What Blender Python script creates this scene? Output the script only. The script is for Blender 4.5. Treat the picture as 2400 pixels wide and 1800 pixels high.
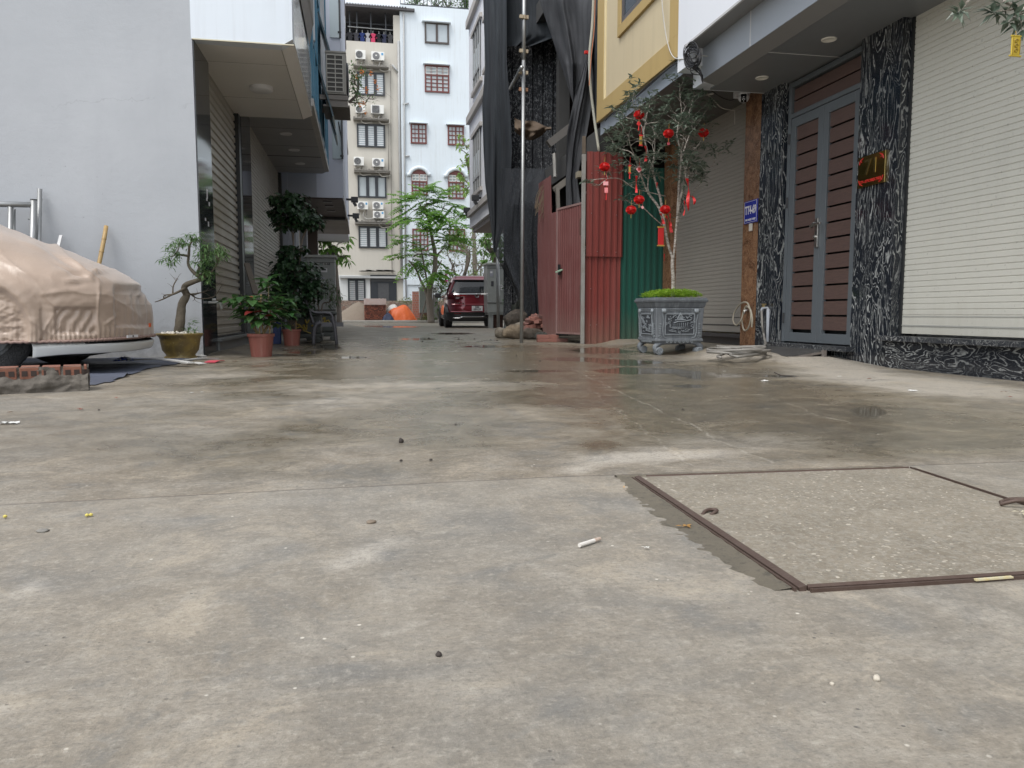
import bpy, bmesh, math, random
from mathutils import Vector, Matrix, noise
R = math.radians
for o in list(bpy.data.objects): bpy.data.objects.remove(o)
SC = bpy.context.scene; COL = SC.collection

# ---------------------------------------------------------------- camera
F, CX, CY, H = 1803., 1200., 900., .45          # focal length and centre in photo pixels, eye height in metres
TH = math.atan((900 - 735) / F)                 # pitch below the horizon
PS = math.atan((1200 - 848) * math.cos(TH) / F)  # yaw to the right of the street axis (+Y)
cam = bpy.data.objects.new('camera', bpy.data.cameras.new('camera')); COL.objects.link(cam)
cam.location = (0, 0, H); cam.rotation_euler = (math.pi / 2 - TH, 0, -PS)
cam.data.sensor_fit = 'HORIZONTAL'; cam.data.sensor_width = 36
cam.data.lens = 36 * F / 2400; cam.data.clip_start = .05; cam.data.clip_end = 2000
SC.camera = cam

# ---------------------------------------------------------------- light
SUN_EL, SUN_AZ = R(60), R(225)
w = bpy.data.worlds.new('World'); SC.world = w; w.use_nodes = True
nt = w.node_tree; bg = nt.nodes['Background']
sky = nt.nodes.new('ShaderNodeTexSky'); sky.sky_type = 'NISHITA'; sky.sun_disc = False
sky.sun_elevation = SUN_EL; sky.sun_rotation = SUN_AZ; sky.air_density = 1.2; sky.dust_density = 1.5; sky.ozone_density = 1.5
hs = nt.nodes.new('ShaderNodeHueSaturation'); hs.inputs['Saturation'].default_value = .22
nt.links.new(sky.outputs[0], hs.inputs['Color']); nt.links.new(hs.outputs[0], bg.inputs['Color'])
bg.inputs['Strength'].default_value = .15
sl = bpy.data.lights.new('sun', 'SUN'); sl.energy = 1.0; sl.angle = R(25); sl.color = (1, .965, .92)
sun = bpy.data.objects.new('sun', sl); COL.objects.link(sun)
sd = Vector((math.sin(SUN_AZ) * math.cos(SUN_EL), math.cos(SUN_AZ) * math.cos(SUN_EL), math.sin(SUN_EL)))
sun.rotation_euler = sd.to_track_quat('Z', 'Y').to_euler()
vs = SC.view_settings; vs.view_transform = 'Standard'; vs.look = 'None'; vs.gamma = 1; vs.exposure = .9
SC.render.engine = 'CYCLES'; SC.render.resolution_x = 1024; SC.render.resolution_y = 768
SC.cycles.max_bounces = 8; SC.cycles.diffuse_bounces = 5; SC.cycles.glossy_bounces = 3; SC.cycles.transparent_max_bounces = 6

# ---------------------------------------------------------------- photo pixel -> world point on a real plane
def ray(px, py):
    x = (px - CX) / F; y = (CY - py) / F
    return Vector((math.sin(PS) * math.cos(TH) + x * math.cos(PS) + y * math.sin(PS) * math.sin(TH),
                   math.cos(PS) * math.cos(TH) - x * math.sin(PS) + y * math.cos(PS) * math.sin(TH),
                   -math.sin(TH) + y * math.cos(TH)))
def G(px, py, z=0.):
    d = ray(px, py); t = (z - H) / d.z; return Vector((d.x * t, d.y * t, z))
def PY(px, py, Y):
    d = ray(px, py); t = Y / d.y; return Vector((d.x * t, Y, H + d.z * t))
def PX(px, py, X):
    d = ray(px, py); t = X / d.x; return Vector((X, d.y * t, H + d.z * t))
def proj(p):
    p = Vector(p) - Vector((0, 0, H))
    f = Vector((math.sin(PS) * math.cos(TH), math.cos(PS) * math.cos(TH), -math.sin(TH)))
    r = Vector((math.cos(PS), -math.sin(PS), 0)); u = r.cross(f)
    d = p.dot(f); return (CX + F * p.dot(r) / d, CY - F * p.dot(u) / d)

# ---------------------------------------------------------------- materials
MATS = {}
def srgb(h):
    c = [int(h[i:i + 2], 16) / 255 for i in (0, 2, 4)]
    return tuple(((v + .055) / 1.055) ** 2.4 if v > .04045 else v / 12.92 for v in c)
class NT:
    def __init__(s, name):
        s.m = bpy.data.materials.new(name); s.m.use_nodes = True; s.t = s.m.node_tree
        s.b = s.t.nodes['Principled BSDF']; s.tc = s.n('TexCoord'); MATS[name] = s.m
    def n(s, k, **kw):
        x = s.t.nodes.new('ShaderNode' + k)
        for a, v in kw.items(): setattr(x, a, v)
        return x
    def l(s, a, b): s.t.links.new(a, b)
    def set(s, node, **kw):
        for k, v in kw.items():
            i = node.inputs[k.replace('_', ' ')]
            if hasattr(v, 'links') or isinstance(v, bpy.types.NodeSocket): s.l(v, i)
            else: i.default_value = v
        return node
    def map(s, scale=(1, 1, 1), rot=(0, 0, 0), src='Object', loc=(0, 0, 0)):
        m = s.n('Mapping'); s.l(s.tc.outputs[src], m.inputs[0])
        m.inputs['Scale'].default_value = scale; m.inputs['Rotation'].default_value = rot; m.inputs['Location'].default_value = loc
        return m.outputs[0]
    def noise(s, scale, detail=4, rough=.6, vec=None, dist=0):
        x = s.n('TexNoise'); x.inputs['Scale'].default_value = scale; x.inputs['Detail'].default_value = detail
        x.inputs['Roughness'].default_value = rough; x.inputs['Distortion'].default_value = dist
        s.l(vec if vec is not None else s.tc.outputs['Object'], x.inputs['Vector']); return x.outputs[0]
    def ramp(s, f, *st):
        x = s.n('ValToRGB'); s.l(f, x.inputs[0]); e = x.color_ramp.elements
        while len(e) < len(st): e.new(.5)
        for i, (p, c) in enumerate(st):
            e[i].position = p; e[i].color = (*c, 1) if isinstance(c, tuple) else (c, c, c, 1)
        return x.outputs[0]
    def mix(s, f, a, b, mode='MIX'):
        x = s.n('Mix', data_type='RGBA', blend_type=mode)
        for i, v in ((0, f), (6, a), (7, b)):
            if isinstance(v, bpy.types.NodeSocket): s.l(v, x.inputs[i])
            elif i == 0: x.inputs[0].default_value = v
            else: x.inputs[i].default_value = (*v, 1) if len(v) == 3 else v
        return x.outputs[2]
    def math(s, op, a, b=0., c=0.):
        x = s.n('Math', operation=op)
        for i, v in enumerate((a, b, c)):
            if isinstance(v, bpy.types.NodeSocket): s.l(v, x.inputs[i])
            else: x.inputs[i].default_value = v
        return x.outputs[0]
    def bump(s, h, strength=.3, dist=.01, nrm=None):
        x = s.n('Bump'); x.inputs['Strength'].default_value = strength; x.inputs['Distance'].default_value = dist
        s.l(h, x.inputs['Height'])
        if nrm is not None: s.l(nrm, x.inputs['Normal'])
        s.l(x.outputs[0], s.b.inputs['Normal']); return x.outputs[0]
    def fin(s, col=None, rough=None, metal=None, spec=None):
        for k, v in (('Base Color', col), ('Roughness', rough), ('Metallic', metal), ('Specular IOR Level', spec)):
            if v is None: continue
            if isinstance(v, bpy.types.NodeSocket): s.l(v, s.b.inputs[k])
            else: s.b.inputs[k].default_value = (*v, 1) if isinstance(v, tuple) else v
        return s.m
def gen(name, c, c2=None, sc=3, rough=.6, bump=.2, bsc=80, metal=0, spec=.5, streak=0, sc_col=None, dist=.003, var=.5, speck=0, mud=None):
    """plain surface: two tones by noise, optional vertical weather streaks and specks, fine bump"""
    if name in MATS: return MATS[name]
    t = NT(name)
    c2 = c2 or tuple(v * .8 for v in c)
    n1 = t.noise(sc, 6, .65)
    f = t.ramp(n1, (.5 - .25 / max(var, .1) * .8, 0.), (.5 + .25 / max(var, .1) * .8, 1.))
    col = t.mix(f, c, c2)
    if streak:
        n2 = t.noise(1, 5, .7, t.map((9, 9, .35)))
        n3 = t.noise(1.1, 3, .5)
        g = t.math('MULTIPLY', t.ramp(n2, (.48, 0.), (.75, 1.)), t.ramp(n3, (.35, 0.), (.65, 1.)))
        col = t.mix(t.math('MULTIPLY', g, streak), col, sc_col or tuple(v * .55 for v in c))
    if speck:
        v = t.noise(38, 2, .5); col = t.mix(t.math('MULTIPLY', t.ramp(v, (.68, 0.), (.74, 1.)), speck), col, tuple(x * .5 for x in c))
    if mud:
        sz = t.n('SeparateXYZ'); t.l(t.tc.outputs['Object'], sz.inputs[0]); mz = t.math('MULTIPLY_ADD', t.math('SUBTRACT', t.noise(6, 6, .7, t.map((1, 1, .4))), .5), .7, sz.outputs[2])
        col = t.mix(t.math('MULTIPLY', t.ramp(mz, (.0, .85), (.55, 0.)), mud[1]), col, mud[0]); col = t.mix(t.math('MULTIPLY', t.ramp(t.noise(24, 5, .75), (.64, 0.), (.7, 1.)), .5), col, tuple(v * .35 for v in c))
    nb = t.noise(bsc, 4, .6)
    rr = t.math('MULTIPLY_ADD', n1, .25, rough - .12)
    if bump: t.bump(nb, bump, dist)
    return t.fin(col, rr, metal, spec)

# ---------------------------------------------------------------- mesh builder
class MB:
    def __init__(s): s.v = []; s.f = []; s.mi = []; s.m = 0
    def add(s, vs, fs, flip=False):
        k = len(s.v); s.v += [tuple(v) for v in vs]
        for f in fs: s.f.append(tuple(k + i for i in (reversed(f) if flip else f))); s.mi.append(s.m)
        return s
    def box(s, x0, x1, y0, y1, z0, z1):
        if x0 > x1: x0, x1 = x1, x0
        if y0 > y1: y0, y1 = y1, y0
        if z0 > z1: z0, z1 = z1, z0
        v = [(x, y, z) for z in (z0, z1) for y in (y0, y1) for x in (x0, x1)]
        return s.add(v, [(0, 2, 3, 1), (4, 5, 7, 6), (0, 1, 5, 4), (2, 6, 7, 3), (0, 4, 6, 2), (1, 3, 7, 5)])
    def obox(s, M, sx, sy, sz):
        v = [M @ Vector((x * sx / 2, y * sy / 2, z * sz / 2)) for z in (-1, 1) for y in (-1, 1) for x in (-1, 1)]
        return s.add(v, [(0, 2, 3, 1), (4, 5, 7, 6), (0, 1, 5, 4), (2, 6, 7, 3), (0, 4, 6, 2), (1, 3, 7, 5)])
    def bar(s, p, q, w, h=None):
        p, q = Vector(p), Vector(q); d = q - p
        M = Matrix.Translation((p + q) / 2) @ d.to_track_quat('Z', 'Y').to_matrix().to_4x4()
        return s.obox(M, w, h or w, d.length)
    def quad(s, a, b, c, d): return s.add([a, b, c, d], [(0, 1, 2, 3)])
    def prism(s, poly, ax, a, b):
        """poly: list of 2D points in the other two axes (in x,y,z order); extruded from a to b along axis ax"""
        def P(p, t): q = list(p); q.insert(ax, t); return tuple(q)
        n = len(poly); v = [P(p, a) for p in poly] + [P(p, b) for p in poly]
        fs = [tuple(range(n)), tuple(range(2 * n - 1, n - 1, -1))] + [(i, i + n, (i + 1) % n + n, (i + 1) % n) for i in range(n)]
        return s.add(v, fs)
    def tube(s, pts, r, n=8, cap=True):
        pts = [Vector(p) for p in pts]
        if len(pts) < 2: return s
        rs = r if isinstance(r, (list, tuple)) else [r] * len(pts)
        k = len(s.v); ref = None
        for i, p in enumerate(pts):
            d = (pts[min(i + 1, len(pts) - 1)] - pts[max(i - 1, 0)])
            if d.length < 1e-9: d = Vector((0, 0, 1))
            d.normalize()
            if ref is None: ref = d.orthogonal().normalized()
            else:
                ref = ref - d * ref.dot(d)
                ref = ref.normalized() if ref.length > 1e-6 else d.orthogonal().normalized()
            bn = d.cross(ref)
            for j in range(n):
                a = 2 * math.pi * j / n
                s.v.append(tuple(p + (ref * math.cos(a) + bn * math.sin(a)) * rs[i]))
        for i in range(len(pts) - 1):
            for j in range(n):
                s.f.append((k + i * n + j, k + i * n + (j + 1) % n, k + (i + 1) * n + (j + 1) % n, k + (i + 1) * n + j)); s.mi.append(s.m)
        if cap:
            s.f.append(tuple(k + j for j in range(n - 1, -1, -1))); s.mi.append(s.m)
            s.f.append(tuple(k + (len(pts) - 1) * n + j for j in range(n))); s.mi.append(s.m)
        return s
    def cyl(s, c, r, d, axis=(0, 0, 1), n=20):
        c = Vector(c); a = Vector(axis).normalized() * d / 2
        return s.tube([c - a, c + a], r, n)
    def lathe(s, prof, c=(0, 0, 0), n=28, wob=None):
        c = Vector(c); k = len(s.v)
        for r, z in prof:
            for j in range(n):
                a = 2 * math.pi * j / n; rr = r * (wob(a, z) if wob else 1)
                s.v.append((c.x + rr * math.cos(a), c.y + rr * math.sin(a), c.z + z))
        for i in range(len(prof) - 1):
            for j in range(n):
                s.f.append((k + i * n + j, k + i * n + (j + 1) % n, k + (i + 1) * n + (j + 1) % n, k + (i + 1) * n + j)); s.mi.append(s.m)
        return s
    def grid(s, fn, nu, nv, wrap=False):
        k = len(s.v)
        for j in range(nv + 1):
            for i in range(nu + (0 if wrap else 1)): s.v.append(tuple(fn(i / nu, j / nv)))
        W = nu if wrap else nu + 1
        for j in range(nv):
            for i in range(nu):
                a = k + j * W + i; b = k + j * W + (i + 1) % W
                s.f.append((a, b, b + W, a + W)); s.mi.append(s.m)
        return s
    def leaf(s, p, d, up, L, wd, fold=.25, droop=.15, seg=2):
        p = Vector(p); d = Vector(d).normalized(); up = Vector(up)
        sd = d.cross(up)
        if sd.length < 1e-4: sd = d.orthogonal()
        sd.normalize(); nn = sd.cross(d)
        a = p; tip = p + d * L - nn * L * droop
        m = p + d * L * .45
        q = [a, m + sd * wd / 2 + nn * wd * fold * .5, m - nn * L * droop * .1, m - sd * wd / 2 + nn * wd * fold * .5, tip]
        return s.add(q, [(0, 2, 1), (0, 3, 2), (1, 2, 4), (2, 3, 4)])
    def split(s, name, mats, parent=None, **kw):
        """one object for each connected piece"""
        p = list(range(len(s.v)))
        def find(i):
            while p[i] != i: p[i] = p[p[i]]; i = p[i]
            return i
        for f in s.f:
            for i in f[1:]: p[find(i)] = find(f[0])
        g = {}
        for f, m in zip(s.f, s.mi): g.setdefault(find(f[0]), []).append((f, m))
        out = []
        for fs in g.values():
            ids = sorted({i for f, _ in fs for i in f}); r = {a: k for k, a in enumerate(ids)}; b = MB(); b.v = [s.v[i] for i in ids]; b.f = [tuple(r[i] for i in f) for f, _ in fs]; b.mi = [m for _, m in fs]; out.append(b.build(name, mats, parent, **kw))
        return out
    def build(s, name, mats, parent=None, smooth=False, bevel=0, solid=0):
        me = bpy.data.meshes.new(name)
        off = Vector(parent_world(parent)) if parent else Vector((0, 0, 0))
        me.from_pydata([tuple(Vector(v) - off) for v in s.v] if parent else s.v, [], s.f)
        mats = mats if isinstance(mats, (list, tuple)) else [mats]
        for m in mats: me.materials.append(m)
        if len(mats) > 1: me.polygons.foreach_set('material_index', s.mi)
        if smooth: me.polygons.foreach_set('use_smooth', [True] * len(me.polygons))
        me.update()
        o = bpy.data.objects.new(name, me); COL.objects.link(o)
        if parent: o.parent = parent
        if solid:
            md = o.modifiers.new('thick', 'SOLIDIFY'); md.thickness = solid; md.offset = 0
        if bevel:
            md = o.modifiers.new('bevel', 'BEVEL'); md.width = bevel; md.segments = 2; md.limit_method = 'ANGLE'; md.angle_limit = R(40)
            md.harden_normals = False
        return o
def parent_world(p):
    v = Vector((0, 0, 0))
    while p is not None: v += p.location; p = p.parent
    return v
def tag(o, label=None, cat=None, group=None, kind=None):
    if label: o['label'] = label
    if cat: o['category'] = cat
    if group: o['group'] = group
    if kind: o['kind'] = kind
    return o
def thing(name, loc, label, cat, group=None):
    o = bpy.data.objects.new(name, None); COL.objects.link(o); o.location = loc; o.empty_display_size = .1
    return tag(o, label, cat, group)
def copy_tree(o, parent=None):
    c = o.copy(); COL.objects.link(c)
    if parent: c.parent = parent
    for ch in list(o.children): copy_tree(ch, c)
    return c
def text_mesh(body, size, M, depth=.0015, bold=0, fit=None, shear=0):
    """verts, faces of a line of lettering laid in plane M (x right, y up, z out)"""
    cu = bpy.data.curves.new('t', 'FONT'); cu.body = body; cu.size = size; cu.extrude = depth; cu.align_x = 'CENTER'; cu.align_y = 'CENTER'
    cu.offset = bold; cu.shear = shear; cu.resolution_u = 2
    ob = bpy.data.objects.new('t', cu); COL.objects.link(ob)
    dg = bpy.context.evaluated_depsgraph_get(); me = bpy.data.meshes.new_from_object(ob.evaluated_get(dg))
    v = [x.co.copy() for x in me.vertices]; f = [tuple(p.vertices) for p in me.polygons]
    bpy.data.objects.remove(ob); bpy.data.meshes.remove(me); bpy.data.curves.remove(cu)
    if fit and v:
        w_ = max(a.x for a in v) - min(a.x for a in v); hh = max(a.y for a in v) - min(a.y for a in v)
        v = [Vector((a.x * fit[0] / w_, a.y * fit[1] / hh, a.z)) for a in v]
    return [M @ a for a in v], f
def frameM(o, x, y):
    x = Vector(x).normalized(); y = Vector(y).normalized(); z = x.cross(y)
    return Matrix(((x.x, y.x, z.x, o[0]), (x.y, y.y, z.y, o[1]), (x.z, y.z, z.z, o[2]), (0, 0, 0, 1)))
def path_smooth(P, n=8):
    P = [Vector(p) for p in P]; out = []
    for i in range(len(P) - 1):
        a = P[max(i - 1, 0)]; b = P[i]; c = P[i + 1]; d = P[min(i + 2, len(P) - 1)]
        for k in range(n):
            t = k / n
            out.append(.5 * ((2 * b) + (c - a) * t + (2 * a - 5 * b + 4 * c - d) * t * t + (-a + 3 * b - 3 * c + d) * t ** 3))
    out.append(P[-1]); return out
def grow(mb, p, targets, rng, r1, tips, d=None, jit=.12, frac=.42, power=.5, seg=5, minr=.002, curve=.35):
    """branching by splitting a set of target tips; r1 = radius of one twig"""
    n = len(targets); p = Vector(p)
    rad = lambda k: max(minr, r1 * k ** power)
    if n == 1:
        t = targets[0]; m = (p + t) / 2 + Vector([rng.gauss(0, 1) for _ in range(3)]) * (t - p).length * jit * .6
        if d is not None: m = m * (1 - curve * .5) + (p + d * (t - p).length * .5) * curve * .5
        mb.tube(path_smooth([p, m, t], 3), [rad(1) * (1 - .12 * i) for i in range(7)], max(3, seg - 1), False); tips.append((t, (t - m).normalized())); return
    a = max(targets, key=lambda q: (q - p).length)
    b = max(targets, key=lambda q: ((q - p).normalized() - (a - p).normalized()).length + rng.random() * .1)
    A = [q for q in targets if ((q - a).length <= (q - b).length)]; B = [q for q in targets if (q - a).length > (q - b).length]
    if not B: A, B = targets[:n // 2], targets[n // 2:]
    for S in (A, B):
        c = sum(S, Vector()) / len(S); q = p + (c - p) * (frac * rng.uniform(.75, 1.2)) + Vector([rng.gauss(0, 1) for _ in range(3)]) * (c - p).length * jit
        if len(S) == 1: grow(mb, p, S, rng, r1, tips, d, jit, frac, power, seg, minr, curve); continue
        m = (p + q) / 2
        if d is not None: m = m * (1 - curve) + (p + d * (q - p).length * .5) * curve
        P = path_smooth([p, m, q], 3)
        ra, rb = rad(n) * .95, rad(len(S))
        ra = min(ra, rb * 1.35)
        mb.tube(P, [ra + (rb - ra) * i / (len(P) - 1) for i in range(len(P))], seg, False)
        grow(mb, q, S, rng, r1, tips, (q - m).normalized(), jit, frac, power, seg, minr, curve)
def islemat(name, c, c2, rough=.85):
    if name in MATS: return MATS[name]
    t = NT(name); g = t.n('NewGeometry'); col = t.mix(t.ramp(g.outputs['Random Per Island'], (.1, 0.), (.9, 1.)), c, c2); n = t.noise(30, 5, .7); t.bump(n, .4, .004)
    return t.fin(t.mix(t.math('MULTIPLY', n, .5), col, tuple(v * .5 for v in c)), rough)
def leafmat(name, c, c2, rough=.45, trans=.25):
    if name in MATS: return MATS[name]
    t = NT(name); g = t.n('NewGeometry')
    col = t.mix(t.ramp(g.outputs['Random Per Island'], (.0, 0.), (1., 1.)), c, c2)
    n = t.noise(2.5, 2); col = t.mix(t.math('MULTIPLY', n, .35), col, tuple(v * .5 for v in c))
    t.fin(col, rough, 0, .4)
    tr = t.n('BsdfTranslucent'); t.l(t.mix(.5, col, tuple(min(1, v * 1.6) for v in c2)), tr.inputs['Color'])
    ms = t.n('MixShader'); ms.inputs[0].default_value = trans
    out = t.t.nodes['Material Output']; t.l(t.b.outputs[0], ms.inputs[1]); t.l(tr.outputs[0], ms.inputs[2]); t.l(ms.outputs[0], out.inputs['Surface'])
    return t.m
# ================================================================ GROUND
def sstep(a, b, x):
    t = max(0., min(1., (x - a) / (b - a))); return t * t * (3 - 2 * t)
def blob(px, py, cx, cy, rx, ry, rot=0):
    dx, dy = px - cx, py - cy; c, s = math.cos(rot), math.sin(rot)
    return math.exp(-(((dx * c + dy * s) / rx) ** 2 + ((-dx * s + dy * c) / ry) ** 2) * 1.2)
WETS = [(1500, 900, 330, 55, .0, 1.), (1800, 960, 420, 70, .08, 1.05), (2250, 1030, 330, 60, .03, 1.), (1750, 880, 200, 25, 0, .5), (1500, 1000, 190, 45, -.1, .5),
        (480, 905, 230, 26, 0, .55), (1330, 830, 250, 30, 0, .8), (1000, 800, 300, 34, 0, .8), (850, 850, 400, 34, 0, .75), (1050, 915, 420, 60, 0, .75), (760, 815, 120, 14, 0, .7),
        (500, 1040, 560, 70, 0, .5), (1000, 1010, 300, 50, 0, .45), (150, 960, 200, 40, 0, .3), (1400, 1050, 60, 20, 0, .6), (700, 880, 150, 15, 0, .5), (1100, 860, 300, 20, 0, .25)]
PUDS = [(1640, 882, 50, 11), (1740, 880, 70, 6), (1835, 882, 40, 4), (2035, 966, 52, 16), (1420, 822, 120, 10), (1340, 842, 90, 6), (1480, 850, 100, 8), (770, 814, 40, 8), (715, 826, 50, 5), (1060, 782, 70, 3),
        (930, 766, 90, 2.5), (980, 795, 60, 3), (1620, 905, 60, 6), (1500, 870, 140, 10), (860, 762, 45, 3), (1150, 812, 90, 4), (830, 838, 60, 4), (1250, 870, 80, 4)]
LIGHTS = [(1560, 1068, 230, 16, -.04, 1.), (2180, 905, 330, 22, .09, 1.2), (1960, 862, 120, 14, .06, 1.), (1680, 838, 120, 6, 0, .8), (840, 935, 180, 22, -.05, .5), (1350, 1100, 100, 14, -.1, .7),
          (560, 880, 180, 8, -.04, .5), (850, 905, 300, 10, -.03, .45), (1450, 1000, 60, 12, .5, .3), (2300, 1440, 180, 60, .4, .4), (700, 1330, 240, 40, -.2, .2), (1150, 905, 250, 16, 0, .35)]
DARKS = [(820, 1575, 110, 28, 0, .9), (1060, 1560, 70, 20, 0, .5), (1340, 1660, 90, 36, .2, 1.), (1160, 1215, 80, 28, 0, .6), (900, 1290, 70, 24, 0, .6), (1290, 1780, 40, 22, 0, .7), (1220, 1290, 50, 16, 0, .5),
         (2060, 1440, 110, 34, 0, .55), (560, 1400, 120, 24, 0, .35), (230, 1360, 130, 20, -.2, .35), (1740, 1600, 16, 9, 0, 1.), (600, 1640, 200, 30, -.1, .3), (1050, 1230, 40, 26, .3, .4), (1000, 1720, 80, 16, 0, .3), (2150, 1390, 60, 12, 0, .3), (1600, 1260, 90, 26, .6, .35)]
BROWN = [(300, 1050, 420, 60, 0, .5), (1100, 960, 500, 70, 0, .5), (1450, 900, 380, 60, 0, .8), (400, 900, 260, 40, 0, .7), (130, 1120, 120, 30, 0, .5), (1700, 960, 300, 50, 0, .5), (1500, 1450, 500, 120, 0, .5), (600, 1600, 500, 120, 0, .4)]
_r = random.Random(90)
for _ in range(34): DARKS.append((_r.uniform(0, 2400), _r.uniform(1180, 1800), _r.uniform(20, 110), _r.uniform(5, 26), _r.uniform(-.5, .5), _r.uniform(.25, .8)))
for _ in range(26): DARKS.append((_r.uniform(0, 2400), _r.uniform(900, 1760), _r.uniform(12, 50), _r.uniform(1.5, 4), _r.uniform(-.4, .6), _r.uniform(.5, 1.)))
for _ in range(22): LIGHTS.append((_r.uniform(0, 1700), _r.uniform(1150, 1800), _r.uniform(40, 160), _r.uniform(8, 34), _r.uniform(-.7, .4), _r.uniform(.25, .6)))
def apron_z(x, y):
    wx = 4.38; a = sstep(wx - 1.0, wx - .55, x + .12 * noise.noise((y * 1.2, 3, 0))) * sstep(5.6, 7.0, y) * .07
    b = sstep(-1.25, -1.5, x) * sstep(8.2, 8.8, y) * .03
    return a * (1 - sstep(11.3, 12, y)) + b * (1 - sstep(17, 18, y))
def ground():
    xs = [-160, -80, -40, -20, -12, -8, -6, -4.5, -3.6]; x = -3.2
    while x < 5.6: xs.append(x); x += .045
    xs += [6, 7, 9, 12, 20, 40, 80, 160]
    ys = [-120, -60, -30, -15, -6, -2, 0, .3, .5]; y = .6
    while y < 14: ys.append(y); y += .022 + .0032 * y
    while y < 46: ys.append(y); y *= 1.03
    ys += [48, 52, 60, 80, 120, 200]
    vs = []; A = {k: [] for k in ('wet', 'pud', 'lite', 'dark', 'brown')}
    for yy in ys:
        for xx in xs:
            z = apron_z(xx, yy) if -4 < xx < 6 and 5 < yy < 19 else 0.
            vs.append((xx, yy, z))
            if yy > .3 and abs(xx) < 60:
                px, py = proj((xx, yy, 0))
                n = noise.noise((xx * 1.1, yy * .9, 0)); n2 = noise.noise((xx * 3.1, yy * 2.6, 5))
                j = 1 + .22 * n + .1 * n2
                W = sum(w_ * blob(px, py, a, b, c, d, r) for a, b, c, d, r, w_ in WETS)
                P = sum(blob(px, py, a, b, c, d) for a, b, c, d in PUDS)
                L = sum(w_ * blob(px, py, a, b, c, d, r) for a, b, c, d, r, w_ in LIGHTS)
                D = sum(w_ * blob(px, py, a, b, c, d, r) for a, b, c, d, r, w_ in DARKS)
                B = sum(w_ * blob(px, py, a, b, c, d, r) for a, b, c, d, r, w_ in BROWN)
                # the apron and the strip behind the joint stay dry
                dry = sstep(.012, .04, z) * (1 - .75 * sstep(6.6, 7.6, yy)) if xx > 2 else 0
                W = W * (1 - dry) * (1 - min(1, L) * .8)
                base = .36 * sstep(2.02, 2.2, yy) * (1 - .4 * sstep(8, 12, yy)) * (1 - .7 * blob(px, py, 100, 930, 260, 60)) * (1 - min(1, L) * .7)
                W = W * .7 + base * (1 - dry)
                if yy < 2.03: W *= .2
                A['wet'].append(min(1.2, max(0, W * j))); A['pud'].append(P * (1 - dry)); A['lite'].append(L + dry * .3); A['dark'].append(D); A['brown'].append(B)
            else:
                for k, v in (('wet', .15), ('pud', 0), ('lite', 0), ('dark', 0), ('brown', .3)): A[k].append(v)
    W_ = len(xs)
    fs = [(j * W_ + i, j * W_ + i + 1, (j + 1) * W_ + i + 1, (j + 1) * W_ + i) for j in range(len(ys) - 1) for i in range(W_ - 1)]
    me = bpy.data.meshes.new('ground'); me.from_pydata(vs, [], fs)
    for k, v in A.items():
        at = me.attributes.new(k, 'FLOAT', 'POINT'); at.data.foreach_set('value', v)
    me.polygons.foreach_set('use_smooth', [True] * len(fs))
    o = bpy.data.objects.new('ground', me); COL.objects.link(o); tag(o, 'damp patchy grey brown concrete lane', kind='structure')
    me.materials.append(ground_mat())
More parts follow.
